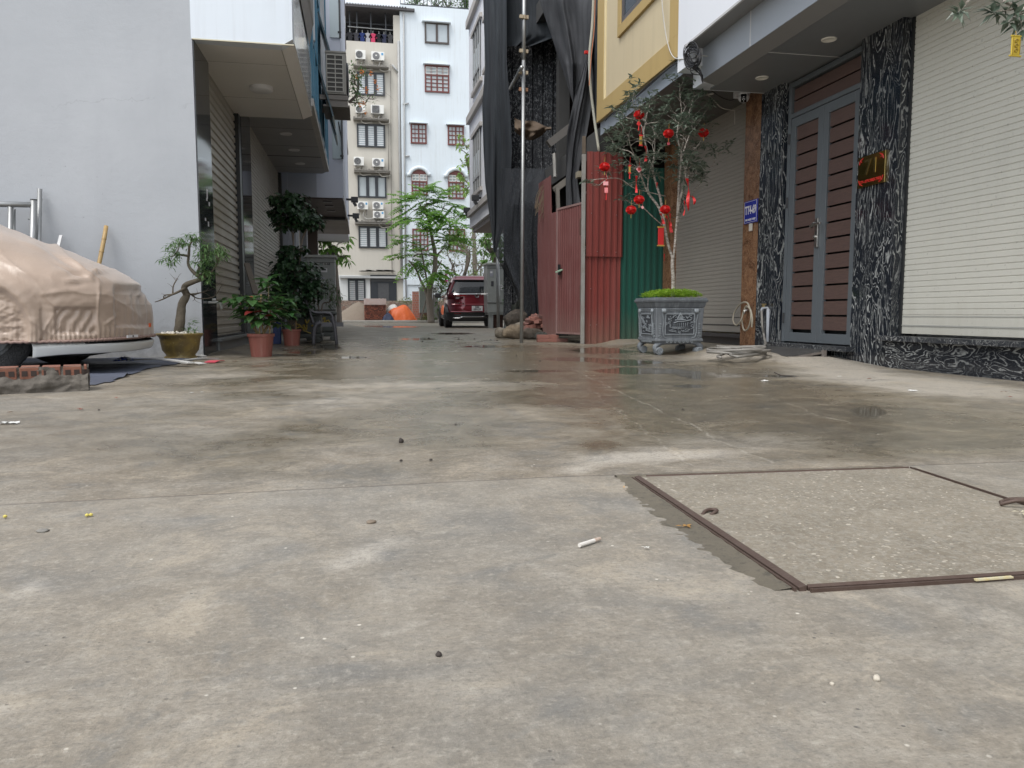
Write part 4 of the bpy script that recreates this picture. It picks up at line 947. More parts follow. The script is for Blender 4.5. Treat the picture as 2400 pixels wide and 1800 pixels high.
sparse(1085, 1160, 640, 690, 38.5, 90, 24, 'low_bush', 'small yellow green bush just above the roof of the red car', 'bush', leafmat('leaf_yg', (.16, .22, .07), (.33, .4, .14)), .16, 6)
sparse(1022, 1046, 665, 735, 37., 45, 25, 'pink_flower_bush', 'small bush with one pink flower beside the white notice', 'bush', leafmat('leaf_mid', (.06, .13, .04), (.13, .22, .06)), .14, 6)
b = MB(); c = q(1045, 654, 37); rng = random.Random(6)
for _ in range(24): d = Vector([rng.gauss(0, 1) for _ in range(3)]); b.leaf(c + d * .05, d, (0, 0, 1), .2, .13)
tag(b.build('pink_flower', leafmat('petal_pink', (.7, .08, .35), (.85, .2, .5))), 'bright pink flower head above the red car mirror', 'flower')
def hangleaf(px, py, Y, w_, h_, name, label, mt, seed, n=60):
    rng = random.Random(seed); c = q(px, py, Y); t = thing(name, Vector((c.x, Y, 0)), label, 'tree'); lf = MB(); st = MB()
    st.tube(path_smooth([(c.x + w_ * .3, Y, 0), (c.x + w_ * .2, Y, c.z * .5), (c.x, Y, c.z)]), [.12] * 8 + [.1] * 9, 6); tips = []
    T = [c + Vector((rng.uniform(-1, 1) * w_, rng.uniform(-.6, .6), rng.uniform(-1, 1) * h_)) for _ in range(n)]
    grow(st, Vector((c.x, Y, c.z - h_ * .6)), T, rng, .012, tips); st.build('trunk', M_bark, t)
    for p, d in tips:
        for _ in range(5):
            dd = Vector((rng.gauss(0, .6), rng.gauss(0, .6), -rng.uniform(.0, 1))); lf.leaf(p, dd, (rng.gauss(0, .4), rng.gauss(0, .4), 1), .34 * rng.uniform(.7, 1.2), .11)
    lf.build('foliage', mt, t); return t
hangleaf(780, 575, 31, .62, .62, 'mango_tree', 'bright green leafy tree beyond the lilac house, above the left cabinet', leafmat('leaf_mango', (.07, .17, .03), (.22, .4, .08)), 31, 60)
hangleaf(1158, 580, 34, .55, .75, 'drooping_tree', 'green tree with drooping fronds above the right cabinet', leafmat('leaf_droop', (.06, .13, .03), (.14, .26, .06)), 33, 55)
hangleaf(1104, 385, 42, .75, 1.5, 'tall_tree', 'light green tree top showing beside the white house', leafmat('leaf_tall', (.14, .25, .05), (.3, .45, .12)), 35, 70)
# orange flowering creeper by the big air conditioner
def creeper():
    rng = random.Random(9); Y = 26.; base = PY(818, 240, Y)
    t = thing('flowering_creeper', base, 'trailing creeper with orange flowers beside the big air conditioner', 'plant'); st = MB(); lf = MB(); fl = MB()
    T = [PY(px, py, Y + rng.uniform(-.4, .4)) for px, py in [(825, 180), (832, 205), (838, 222), (826, 235), (840, 185), (855, 230), (880, 232), (868, 238), (900, 235), (850, 165), (830, 165), (822, 215), (836, 245), (828, 200), (845, 205), (865, 175), (822, 190)]]
    tips = []; grow(st, base, T + [p + Vector((rng.gauss(0, .1), 0, rng.gauss(0, .1))) for p in T for _ in range(3)], rng, .006, tips)
    for p, d in tips:
        if p.x > PY(850, 200, Y).x and rng.random() < .75: continue
        for _ in range(7): lf.leaf(p + Vector([rng.gauss(0, .08) for _ in range(3)]), [rng.gauss(0, 1) for _ in range(3)], (0, 0, 1), .11, .05)
    st.build('stem', M_bark, t); lf.build('foliage', leafmat('leaf_creep', (.05, .12, .04), (.14, .27, .08)), t)
    for px, py in [(845, 168), (851, 172), (868, 172), (878, 190), (857, 210), (860, 214), (886, 207), (835, 178), (853, 242), (845, 244), (855, 262)]:
        p = PY(px, py, Y - .3)
        for _ in range(10): d = Vector([rng.gauss(0, 1) for _ in range(3)]); fl.leaf(p + d * .015, d, (0, 0, 1), .085, .05)
    fl.split('flower', leafmat('petal_orange', (.75, .2, .05), (.85, .35, .12)), t)
creeper()
# small plants at the kerb
for i, (px, py, Y, lb) in enumerate(((950, 705, 42.8, 'yellowish weeds on top of the low wall behind the tarpaulin'), (995, 752, 38.2, 'low green weeds at the foot of the young tree'), (1010, 748, 38., 'green weeds beside the concrete post'))):
    c = q(px, py, Y); bush('weeds', lb, 'weeds', [(c, (.45, .2, .16))], 45, .13, leafmat('leaf_weed', (.08, .13, .04), (.2, .24, .08)), 70 + i, stems=False, group='weeds at the lane end')
# ================================================================ RIGHT SIDE
XW = 4.38; ZSO = 2.84
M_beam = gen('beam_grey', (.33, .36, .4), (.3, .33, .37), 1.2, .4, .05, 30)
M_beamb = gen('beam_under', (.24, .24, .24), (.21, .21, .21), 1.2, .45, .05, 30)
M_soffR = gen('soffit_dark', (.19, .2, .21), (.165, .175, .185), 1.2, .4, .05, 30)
M_whiteR = gen('white_paint_right', (.76, .78, .82), (.7, .73, .78), 1, .6, .1, 40, streak=.15, sc_col=(.5, .52, .55))
M_shutR = gen('shutter_ivory', (.57, .56, .5), (.51, .505, .455), 1.1, .42, .06, 60, streak=.2, speck=.5, mud=((.3, .27, .2), .5))
M_shutY = gen('shutter_stone', (.33, .31, .275), (.285, .268, .238), 1.1, .45, .06, 60)
M_steel = gen('door_steel', (.11, .124, .136), (.095, .108, .118), 2, .42, .08, 80)
M_gbrown = NT('brown_granite'); _t = M_gbrown; _c = _t.mix(_t.ramp(_t.noise(9, 8, .75, dist=1.), (.35, 0.), (.62, 1.)), (.09, .04, .02), (.3, .16, .085)); _c = _t.mix(_t.math('MULTIPLY', _t.ramp(_t.noise(60, 4, .7), (.55, 0.), (.65, 1.)), .6), _c, (.42, .28, .18)); M_gbrown = _t.fin(_c, .22)
M_wood = NT('brown_slat'); _t = M_wood; _c = _t.mix(_t.ramp(_t.noise(3, 6, .7, _t.map((4, 3, 40)), 1.2), (.4, 0.), (.62, 1.)), (.105, .066, .056), (.075, .048, .042)); _t.bump(_t.noise(3, 5, .7, _t.map((4, 3, 60))), .2, .002); M_wood = _t.fin(_c, .5)
M_silver = gen('brushed_metal', (.55, .54, .52), None, 6, .3, .05, 60, metal=1)
M_galv = gen('galvanised', (.42, .43, .43), (.27, .28, .28), 6, .42, .2, 30, metal=.7, streak=.4)
h = thing('shutter_house', (XW, 6.5, 0), 'near right house with ivory shutter, wavy black granite pillars and brown slatted doors', 'house')
b = MB(); b.box(4.62, 12, -3, 8.0, 0, 5.2); b.box(4.46, 4.62, -3, 5.73, 2.7, 5.2); b.box(4.46, 4.62, 5.7, 8, 2.83, 5.2); b.build('wall', M_whiteR, h)
def shutR(y0, y1, z0, z1, x, mt, parent, pitch, plain=.14):
    b = MB(); shutter_mb(b, x, y0, y1, z0 + plain, z1, pitch, .006, -1, duty=.86); b.box(x + .0005, x + .03, y0, y1, z0, z0 + plain); b.build('roller_shutter', mt, parent)
    b = MB(); b.box(x - .006, x - .001, y0, y1, z0 + plain * .45, z0 + plain * .52); b.box(x - .004, x + .0, y0, y1, z0 + plain, z0 + plain + .006); b.build('bottom_rail', M_seam if mt is M_shutY else gen('rail_ivory', (.4, .4, .37), None, 3, .5, 0), parent)
shutR(-3, 5.735, .285, 2.9, 4.44, M_shutR, h, .0455)
b = MB(); b.box(4.425, 4.45, 5.72, 5.745, .27, ZSO); b.build('shutter_rail', M_rail, h)
b = MB(); b.box(4.25, 4.6, -3, 5.80, .225, .268); b.build('sill', granite('granite_sill', (.03, .033, .038), (.36, .36, .35), .8, 2.2, stretch=(1.5, 1.5, 1.5)), h, bevel=.004)
b = MB(); b.box(4.31, 4.6, -3, 5.74, -.05, .224); b.build('granite_base', granite('black_wave_base', (.012, .015, .021), (.36, .37, .36), 1., rot=(.6, 0, 0), stretch=(2.4, 1.2, 3.4)), h)
b = MB(); b.box(4.345, 4.6, 5.745, 6.275, -.05, ZSO); b.build('granite_pillar', M_gran, h)
b = MB(); b.box(4.345, 4.6, 7.56, 8.0, -.02, ZSO); b.build('granite_pillar', M_gran, h)
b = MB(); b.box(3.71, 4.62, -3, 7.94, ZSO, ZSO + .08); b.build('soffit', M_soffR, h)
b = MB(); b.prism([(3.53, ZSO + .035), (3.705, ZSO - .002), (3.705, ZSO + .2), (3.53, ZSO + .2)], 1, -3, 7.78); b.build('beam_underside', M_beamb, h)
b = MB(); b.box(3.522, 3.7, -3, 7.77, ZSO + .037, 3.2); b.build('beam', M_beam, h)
b = MB(); b.box(3.517, 3.523, 6.72, 6.73, ZSO + .037, 3.2); b.box(3.705, 4.5, 6.72, 6.73, ZSO - .003, ZSO + .001); b.box(3.705, 4.4, 4.8, 4.81, ZSO - .003, ZSO + .001)
b.split('panel_joint', gen('joint_white', (.6, .6, .6), None, 3, .6, 0), h)
b = MB(); b.box(3.33, 4.6, -3, 7.74, 3.2, 5.2); b.box(3.37, 4.6, 7.74, 8.03, 3.02, 5.2); b.build('upper_wall', M_whiteR, h)
b = MB(); b.box(3.322, 3.345, -3, 7.75, 3.19, 3.2); b.box(3.326, 3.345, -3, 7.745, 3.205, 3.215); b.build('drip_edge', gen('drip_light', (.55, .55, .55), None, 2, .6, 0), h)
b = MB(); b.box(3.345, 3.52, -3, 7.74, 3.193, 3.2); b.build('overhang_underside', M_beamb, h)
b = MB(); b.box(3.55, 4.6, 7.78, 8.03, 2.86, 3.02); b.build('end_block', M_whiteR, h)
for px, py in ((1943, 92), (1786, 182)):
    p = G(px, py, ZSO); b = MB(); b.lathe([(0, -.002), (.05, -.003), (.056, -.01), (.062, -.008), (.066, 0)], p, 28); b.build('downlight', gen('downlight_cream', (.85, .82, .74), None, 3, .5, 0), h, smooth=True)
# doorway
DY0, DY1, DZ0, DZ1 = 6.29, 7.54, .155, 2.82
b = MB(); b.box(4.25, 4.6, 6.2, 7.62, .105, .15); b.build('threshold', MATS['granite_sill'], h, bevel=.004)
b = MB(); b.box(4.36, 4.6, 6.275, 7.56, -.02, .104); b.build('door_plinth', M_gran, h)
dr = MB(); XD = 4.40
dr.box(XD, XD + .08, DY0, DY0 + .05, DZ0, DZ1); dr.box(XD, XD + .08, DY1 - .05, DY1, DZ0, DZ1); dr.box(XD, XD + .08, DY0 + .05, DY1 - .05, DZ1 - .05, DZ1); dr.box(XD, XD + .08, DY0 + .05, DY1 - .05, 2.46, 2.505)
door = dr.build('door_frame', M_steel, h, bevel=.003)
b = MB()
for k in range(2): z = 2.515 + k * .127; b.box(XD + .03, XD + .05, DY0 + .06, DY1 - .06, z, z + .112)
b.build('transom_slat', M_wood, h)
b = MB(); b.box(4.5, 4.51, DY0, DY1, DZ0, DZ1); b.build('door_backing', gen('door_dark', (.012, .014, .016), None, 3, .4, 0), h)
ym = (DY0 + DY1) / 2
for k, (ya, yb) in enumerate(((DY0 + .053, ym - .002), (ym + .002, DY1 - .053))):
    b = MB(); xl_ = XD + .008; st_ = .085
    b.box(xl_, xl_ + .045, ya, ya + st_, DZ0 + .005, 2.455); b.box(xl_, xl_ + .045, yb - st_, yb, DZ0 + .005, 2.455)
    b.box(xl_, xl_ + .045, ya + st_, yb - st_, 2.36, 2.455); b.box(xl_, xl_ + .045, ya + st_, yb - st_, DZ0 + .005, DZ0 + .1)
    lf_ = b.build('door', M_steel, h, bevel=.003)
    s_ = MB(); z = DZ0 + .135
    while z < 2.35: s_.box(xl_ + .018, xl_ + .032, ya + st_, yb - st_, z, min(z + .13, 2.36)); z += .149
    s_.build('slat_panel', M_wood, lf_)
    hg = MB()
    for z in (.35, 1.55, 2.2): yy = ya - .012 if k == 0 else yb + .012; hg.tube([(XD - .006, yy, z), (XD - .006, yy, z + .11)], .011, 8)
    hg.split('hinge', M_black, lf_)
b = MB(); yh = ym + .03; b.box(XD - .012, XD + .008, yh - .025, yh + .025, 1.10, 1.38); b.bar((XD - .05, yh, 1.32), (XD - .05, yh - .13, 1.32), .02); b.bar((XD - .05, yh, 1.32), (XD, yh, 1.32), .02); b.cyl((XD - .02, yh, 1.2), .014, .03, (1, 0, 0), 12)
b.bar((XD - .04, yh + .05, 1.3), (XD - .04, yh - .02, 1.33), .03)
b.build('door_handle', M_silver, h, bevel=.003)
# checker plate ramp
t = thing('steel_ramp', (4.1, 7.0, 0), 'dark ribbed steel ramp plate leading up to the slatted doors', 'ramp')
def plate():
    m_ = NT('checker_plate'); w_ = m_.n('TexWave'); w_.inputs['Scale'].default_value = 14; w_.inputs['Distortion'].default_value = 3; m_.l(m_.map((1, .3, 1)), w_.inputs['Vector'])
    m_.bump(w_.outputs[1], .6, .01); return m_.fin(m_.mix(m_.noise(8, 5, .7), (.05, .052, .055), (.14, .135, .125)), .4, .4)
b = MB(); b.prism([(3.86, .045), (4.27, .1), (4.27, .112), (3.86, .057)], 1, 6.52, 7.75); b.build('ramp_plate', plate(), t)
b = MB(); b.bar((4.26, 6.52, .09), (3.88, 6.52, .035), .02); b.bar((4.26, 7.74, .09), (3.88, 7.74, .05), .02); b.box(4.22, 4.25, 6.48, 6.52, .03, .11); b.build('ramp_frame', gen('rusty', (.12, .09, .07), (.2, .19, .18), 9, .8, .3, 40), t)
# plaque with red lettering, number plate, bell
t = thing('brass_plaque', (XW - .05, 6.05, 1.55), 'mirror brass house plaque with red writing on the black granite pillar', 'plaque')
xq = 4.325
b = MB(); b.box(xq, xq + .02, 5.87, 6.23, 1.55, 1.815); b.build('plate', gen('brass_mirror', (.42, .31, .12), (.36, .26, .1), 3, .12, .05, 5, metal=1), t, bevel=.002)
M_red = gen('red_paint', (.62, .03, .025), None, 3, .4, 0)
b = MB()
MF = lambda y, z, x=xq - .001: frameM((x, y, z), (0, -1, 0), (0, 0, 1))
v, f = text_mesh('TT4 - KTĐC NGỌC THỤY', .04, MF(6.05, 1.595), .001, bold=.0015, fit=(.28, .032)); b.add(v, f)
for (y, z) in ((6.21, 1.8), (5.89, 1.8), (6.21, 1.565), (5.89, 1.565)):
    sy = -1 if y > 6 else 1; sz = -1 if z > 1.7 else 1
    b.tube(path_smooth([(xq - .001, y, z + sz * .05), (xq - .001, y + sy * .012, z + sz * .02), (xq - .001, y + sy * .05, z)]), .004, 5); b.tube([(xq - .001, y + sy * .01, z + sz * .01), (xq - .001, y + sy * .035, z + sz * .035)], .003, 5)
b.build('red_lettering', M_red, t)
b = MB(); v, f = text_mesh('71', .2, MF(6.05, 1.71), .001, bold=.004, fit=(.15, .13)); b.add(v, f); b.build('numeral', gen('numeral_gold', (.62, .5, .24), None, 3, .2, 0, metal=1), t)
t = thing('house_number_sign', (XW - .02, 8.2, 1.47), 'blue enamel sign reading TT4-69 on the brown granite pillar', 'sign')
b = MB(); b.box(XW - .026, XW - .012, 8.05, 8.35, 1.475, 1.73); b.build('plate', gen('enamel_blue', (.02, .035, .32), (.02, .03, .28), 3, .25, 0), t, bevel=.003)
b = MB(); v, f = text_mesh('TT4-69', .1, MF(8.2, 1.62, XW - .027), .001, bold=.003, fit=(.25, .1)); b.add(v, f)
v, f = text_mesh('TĐC NGỌC THỤY', .03, MF(8.2, 1.515, XW - .027), .001, bold=.001, fit=(.24, .03)); b.add(v, f)
for (ya, yb, za, zb) in ((8.06, 8.34, 1.485, 1.488), (8.06, 8.34, 1.717, 1.72), (8.06, 8.063, 1.488, 1.717), (8.337, 8.34, 1.488, 1.717)): b.box(XW - .028, XW - .026, ya, yb, za, zb)
b.build('white_lettering', gen('enamel_white', (.8, .8, .8), None, 3, .3, 0), t)
b = MB(); b.box(XW - .035, XW - .01, 8.17, 8.215, 1.385, 1.47); tag(b.build('door_bell', gen('bell_white', (.72, .7, .64), None, 3, .5, 0), bevel=.004), 'small cream door bell button just below the blue number sign', 'door bell')
b = MB(); b.tube([(XW - .03, 8.192, 1.42), (XW - .036, 8.192, 1.42)], .008, 10)

# ---------------- yellow house
ZY = 3.0; XY = 4.5
hy = thing('yellow_house', (XY, 9.5, 0), 'yellow house with ochre bands over a stone coloured roller shutter, behind the potted tree', 'house')
M_yel = gen('cream_yellow', (.6, .51, .34), (.55, .46, .3), 1.2, .7, .15, 40, streak=.45, sc_col=(.4, .34, .22)); M_och = gen('ochre_band', (.47, .34, .14), (.42, .3, .12), 1.4, .65, .15, 40, streak=.3)
zb_ = 3.21; xf = 3.42
b = MB(); b.box(xf, 9, 8.035, 11.0, zb_, 6); b.box(4.62, 9, 8.01, 11.0, 0, zb_); b.build('wall', M_yel, hy)
b = MB(); b.box(xf - .03, xf, 8.035, 11.02, zb_ - .005, zb_ + .24); b.box(xf - .028, xf, 10.72, 11.02, zb_ + .24, 6); b.box(xf - .028, xf, 8.035, 8.33, zb_ + .24, 6); b.build('band', M_och, hy, bevel=.004)
b = MB(); b.box(xf - .022, xf, 10.69, 10.72, zb_ + .24, 6); b.box(xf - .005, xf + .2, 11.001, 11.012, zb_, 6); b.build('band_edge', gen('edge_pale', (.72, .62, .38), None, 3, .6, 0), hy)
# window with ochre surround
a1 = PX(1447, 89, xf - .03); a2 = PX(1522, 8, xf - .03); wz0, wy1, wy0 = a1.z, a1.y, 8.75
b = MB(); b.box(xf - .035, xf, wy0 - .12, wy1, wz0, wz0 + .13); b.box(xf - .034, xf, wy1 - .13, wy1, wz0 + .13, wz0 + 1.8); b.box(xf - .034, xf, wy0 - .12, wy0, wz0 + .13, wz0 + 1.8); b.build('window_surround', M_och, hy, bevel=.004)
b = MB(); b.box(xf - .02, xf + .01, wy0, wy1 - .13, wz0 + .13, wz0 + .2); b.box(xf - .02, xf + .01, wy1 - .2, wy1 - .13, wz0 + .2, wz0 + 1.8); b.box(xf - .018, xf + .01, (wy0 + wy1) / 2 - .04, (wy0 + wy1) / 2, wz0 + .2, wz0 + 1.8)
wf = b.build('window', gen('win_grey', (.1, .095, .1), None, 3, .4, 0), hy); b = MB(); b.box(xf - .004, xf - .001, wy0, wy1 - .2, wz0 + .2, wz0 + 1.8); b.build('pane', M_glass, wf)
M_fas = gen('fascia_bluegrey', (.3, .34, .39), (.26, .3, .35), 1.5, .5, .1, 30, streak=.3)
b = MB(); b.box(xf + .02, xf + .16, 8.04, 10.98, ZY + .02, zb_ - .006); b.build('fascia', M_fas, hy)
b = MB(); b.prism([(xf + .021, ZY + .02), (xf + .15, ZY - .04), (4.62, ZY - .04), (4.62, ZY + .02)], 1, 8.04, 10.98); b.build('soffit', gen('soffit_taupe', (.11, .105, .1), None, 2, .5, .1, 30), hy)
b = MB(); b.box(4.47, 4.62, 8.01, 8.42, -.02, ZY - .04); b.box(XW + .0, 4.62, 8.005, 8.42, 0, ZSO + .1); b.build('granite_pillar', M_gbrown, hy)
b = MB(); b.box(4.44, 4.62, 10.72, 10.99, -.02, ZY - .04); b.build('granite_pillar', M_gbrown, hy)
shutR(8.42, 10.72, .22, ZY - .04, 4.53, M_shutY, hy, .05, .18)
b = MB(); b.box(4.42, 4.6, 8.42, 10.72, .16, .2); b.box(4.47, 4.6, 8.42, 10.72, -.02, .16); b.build('step', gen('step_dark', (.05, .05, .055), (.07, .07, .07), 6, .4, .1, 60), hy)
b = MB(); b.box(XW - .003, XW + .0, 7.995, 8.004, 0, ZSO); b.build('grout_line', gen('grout', (.5, .48, .44), None, 3, .8, 0), hy)
# cable bundle at the corner
t = thing('cable_coil', PX(1622, 130, 3.5), 'tangle of coiled black cables hanging at the corner of the white wall', 'cables'); rng = random.Random(5)
b = MB(); M_cab = gen('cable_black', (.015, .015, .017), None, 3, .5, 0)
for k in range(13):
    cx, cy, r = 1623 + rng.gauss(0, 3), 135 + rng.gauss(0, 9), rng.uniform(13, 19); el = rng.uniform(.9, 1.7); ph = rng.uniform(0, 6)
    b.tube([PX(cx + r * math.cos(a * .35 + ph), cy + r * el * math.sin(a * .35 + ph), 3.34 - .002 * k) for a in range(19)], .0055, 5)
for k in range(8):
    x0 = 1612 + rng.gauss(0, 3); b.tube(path_smooth([PX(x0, 128, 3.34), PX(x0 + 6 + rng.gauss(0, 4), 150, 3.34), PX(1635 + rng.gauss(0, 6), 165 + rng.gauss(0, 8), 3.36), PX(1647, 178 + rng.gauss(0, 6), 3.4)], 4), .005, 5)
b.tube(path_smooth([PX(1612, 135, 3.4), PX(1580, 150, 3.4), PX(1530, 190, 3.4), PX(1480, 236, 3.4), PX(1440, 262, 3.4), PX(1418, 283, 3.4)], 5), .008, 5)
b.tube(path_smooth([PX(1612, 136, 3.38), PX(1570, 158, 3.39), PX(1500, 220, 3.39), PX(1437, 268, 3.39)], 5), .007, 5)
b.build('black_cable', M_cab, t, smooth=True)
b = MB(); b.tube(path_smooth([PX(1549, -40, 3.36), PX(1555, 40, 3.36), PX(1566, 105, 3.36), PX(1580, 135, 3.36), PX(1604, 138, 3.37)], 6), .006, 5); b.tube(path_smooth([PX(1590, 140, 3.36), PX(1612, 138, 3.4), PX(1640, 131, 3.45), PX(1659, 132, 3.5)], 5), .006, 5); b.build('pale_cable', gen('cable_grey', (.5, .49, .46), None, 3, .6, 0), t, smooth=True)
# security camera
p = PX(1743, 228, 4.2); p = Vector((4.24, PX(1743, 228, 4.24).y, PX(1743, 228, 4.24).z))
t = thing('security_camera', p, 'white dome security camera with a black lens face under the soffit', 'camera')
M_cw = gen('cam_white', (.78, .78, .8), None, 3, .35, 0)
b = MB(); rr_ = .062; b.lathe([(rr_ * math.sin(a * math.pi / 14), rr_ * math.cos(a * math.pi / 14)) for a in range(15)], p, 24); b.build('housing', M_cw, t, smooth=True)
b = MB(); b.lathe([(.066, .02), (.07, .035), (.06, .055), (0, .06)], p, 24); b.bar(p + Vector((0, 0, .05)), p + Vector((-.02, .14, .085)), .05, .04); b.box(p.x - .04, p.x + .03, p.y + .12, p.y + .17, p.z + .03, p.z + .12); b.build('bracket', M_cw, t, smooth=False)
d = (Vector((0, 0, H)) - p).normalized(); Mx = Matrix.Translation(p) @ (d + Vector((0, 0, -.25))).to_track_quat('Z', 'Y').to_matrix().to_4x4()
b = MB(); vs_ = []; b.grid(lambda u, v: Mx @ Vector(((u - .5) * .062, (v - .5) * .095, math.sqrt(max(0, .0655 ** 2 - ((u - .5) * .062) ** 2 - ((v - .5) * .095) ** 2)))), 8, 8); b.build('lens_face', gen('lens_black', (.01, .01, .012), None, 3, .08, 0), t, smooth=True)
b = MB()
for (u, v) in ((0, .02), (-.012, -.005), (.012, -.005), (0, -.025), (0, 0)): c = Mx @ Vector((u, v, .066)); b.cyl(c, .005, .004, d, 8)
b.build('lens', M_cw, t)
b = MB(); b.tube(path_smooth([p + Vector((0, .17, .07)), PX(1715, 235, 4.2), PX(1690, 228, 4.1), PX(1664, 210, 3.75)], 5), .005, 5); tag(b.build('camera_cable', M_cab, smooth=True), 'thin black cable sagging from the security camera to the beam', 'cable')
b = MB(); b.tube(path_smooth([PX(1656, 218, 3.9), PX(1663, 226, 3.95), PX(1676, 238, 4.1), PX(1690, 252, 4.3), PX(1712, 258, 4.35), PX(1722, 259, 4.35)], 5), .006, 6); b.tube([PX(1722, 259, 4.35), PX(1722, 292, 4.35)], .004, 5); b.tube([PX(1655, 222, 3.9), PX(1672, 219, 3.92)], .011, 6)
tag(b.build('stray_wire', gen('wire_white', (.6, .56, .5), None, 3, .5, 0), smooth=True), 'pale stray wire dangling in front of the stone shutter', 'wire')

# hoses and taps
M_h1 = gen('hose_cream', (.42, .38, .29), (.34, .31, .25), 6, .5, .1, 40); M_h2 = gen('hose_grey', (.24, .225, .2), (.18, .17, .155), 6, .5, .1, 40)
M_pvc = gen('pvc_grey', (.48, .46, .43), None, 4, .5, 0)
xh = XW - .06
t = thing('wall_hose', PX(1745, 735, xh), 'cream hose looped over a tap on the brown granite pillar', 'hose')
Ph = [(1744, 728), (1736, 752), (1725, 762), (1718, 750), (1722, 730), (1736, 712), (1750, 709), (1757, 722), (1760, 745), (1754, 768), (1746, 775), (1741, 765), (1739, 745), (1744, 728)]
b = MB(); b.tube(path_smooth([PX(x, y, xh - .02 * math.sin(i)) for i, (x, y) in enumerate(Ph)], 6), .0095, 8); b.tube(path_smooth([PX(1744, 728, xh), PX(1749, 718, xh), PX(1758, 724, xh - .02), PX(1763, 745, xh - .02), PX(1762, 767, xh - .02)], 6), .0105, 8); b.build('tube', M_h1, t, smooth=True)
b = MB(); p = PX(1745, 728, xh); b.tube([p, p + Vector((.06, 0, .01))], .014, 8); b.tube([p + Vector((0, 0, .01)), p + Vector((0, 0, -.04))], .013, 8); b.cyl(p + Vector((.02, 0, .03)), .014, .03); b.build('tap', M_silver, t, smooth=True)
t = thing('floor_hose', G(1750, 825, .07), 'grey hose coiled on the ground below the tap by the ramp', 'hose')
b = MB(); rng = random.Random(8); P = []
c0 = G(1745, 829, .08); 
for k in range(54):
    a = k * .55; rx = .27 + .05 * math.sin(k * .31); ry = .25 + .07 * math.cos(k * .23)
    P.append(Vector((c0.x + .02 * math.sin(k * .4) + rx * math.cos(a) * (1 - k * .004), c0.y + .1 + ry * math.sin(a) * (1 - k * .004), .082 + .0011 * k + .006 * math.sin(a * 2.3))))
tl = [G(1690, 838, .075), G(1682, 835, .075), G(1705, 828, .078), G(1728, 836, .08)]
b.tube(path_smooth(tl + P, 3), .0125, 8)
tp = PX(1789, 724, 4.3); b.tube(path_smooth([P[-1], G(1790, 812, .12), PX(1791, 790, 4.27), PX(1787, 765, 4.26), PX(1786, 745, 4.27), tp + Vector((-.02, 0, -.02))], 6), .0125, 8); b.build('tube', M_h2, t, smooth=True)
t = thing('stand_tap', tp, 'brass tap on a grey riser pipe against the black granite pillar', 'tap')
b = MB(); b.tube(path_smooth([tp + Vector((-.02, 0, -.03)), tp + Vector((-.015, 0, .005)), tp + Vector((.03, -.02, .012)), tp + Vector((.045, -.03, 0))], 4), .012, 8); b.tube([tp + Vector((.045, -.03, .0)), tp + Vector((.05, -.03, -.55))], .022, 8); b.build('pipe', gen('pipe_limed', (.25, .28, .33), (.4, .41, .42), 9, .6, .4, 40), t, smooth=True)
b = MB(); b.cyl(tp + Vector((.0, 0, .035)), .017, .03, (0, 0, 1), 6); b.bar(tp + Vector((-.02, 0, .05)), tp + Vector((.03, 0, .05)), .015); b.build('tap_handle', gen('brass_old', (.35, .27, .13), None, 5, .4, 0, metal=.8), t)

# ---------------- corrugated hoarding, gate, post
M_cred = gen('sheet_red', (.215, .042, .034), (.165, .036, .03), 1.6, .5, .15, 30, streak=.55, sc_col=(.3, .14, .12), mud=((.2, .12, .09), .8)); M_cred2 = gen('sheet_red_dusty', (.125, .034, .032), (.165, .065, .06), 2.2, .65, .3, 30, streak=.7, sc_col=(.25, .15, .14), mud=((.17, .12, .1), .8))
M_cgreen = gen('sheet_green', (.012, .085, .06), (.01, .068, .05), 1.6, .5, .15, 30, streak=.5, sc_col=(.05, .12, .1), mud=((.1, .11, .08), .6))
def corr(mb, p, q_, z0, z1, pitch=.096, dep=.022, ztop=None, flat=.45, wav=0, seed=0):
    """trapezoid ribbed sheet from p to q (xy); ribs vertical"""
    p, q_ = Vector((*p, 0)), Vector((*q_, 0)); L_ = (q_ - p).length; d = (q_ - p) / L_; n = Vector((d.y, -d.x, 0)); pr = []; s_ = 0
    while s_ < L_:
        for ds, h_ in ((0, 0), (flat * pitch, 0), (flat * pitch + .012, 1), (pitch - .012, 1)):
            if s_ + ds < L_: pr.append((s_ + ds, h_ * dep))
        s_ += pitch
    pr.append((L_, 0)); k = len(mb.v); NZ = 14 if wav else 1
    for j in range(NZ + 1):
        for s_, h_ in pr:
            t_ = s_ / L_; zt = z1 if ztop is None else z1 + (ztop - z1) * t_; z = z0 + (zt - z0) * j / NZ
            w_ = wav * noise.noise((s_ * 3, z * 1.4, seed)) if wav else 0
            mb.v.append(tuple(p + d * s_ + n * (h_ + w_) + Vector((0, 0, z))))
    for j in range(NZ):
        for i in range(len(pr) - 1):
            a = k + j * len(pr) + i; mb.f.append((a, a + 1, a + 1 + len(pr), a + len(pr))); mb.mi.append(mb.m)
YG = 11.03
xr0, xr1, xg1 = PY(1371, 700, YG).x, PY(1453, 700, YG).x, PY(1549, 700, YG).x
zj = PY(1400, 602, YG).z; zt = PY(1400, 357, YG).z; ztg = PY(1500, 392, YG).z
t = thing('red_hoarding', ((xr0 + xr1) / 2, YG, 0), 'red ribbed sheet hoarding in two overlapping tiers, behind the potted tree', 'hoarding')
b = MB(); corr(b, (xr0, YG), (xr1, YG), .0, zj + .03, wav=.006, seed=2); b.build('lower_sheet', M_cred, t)
b = MB(); corr(b, (xr0, YG - .03), (xr1 + .02, YG - .03), zj, zt, wav=.008, seed=5); b.build('upper_sheet', M_cred, t)
b = MB(); rng = random.Random(2)
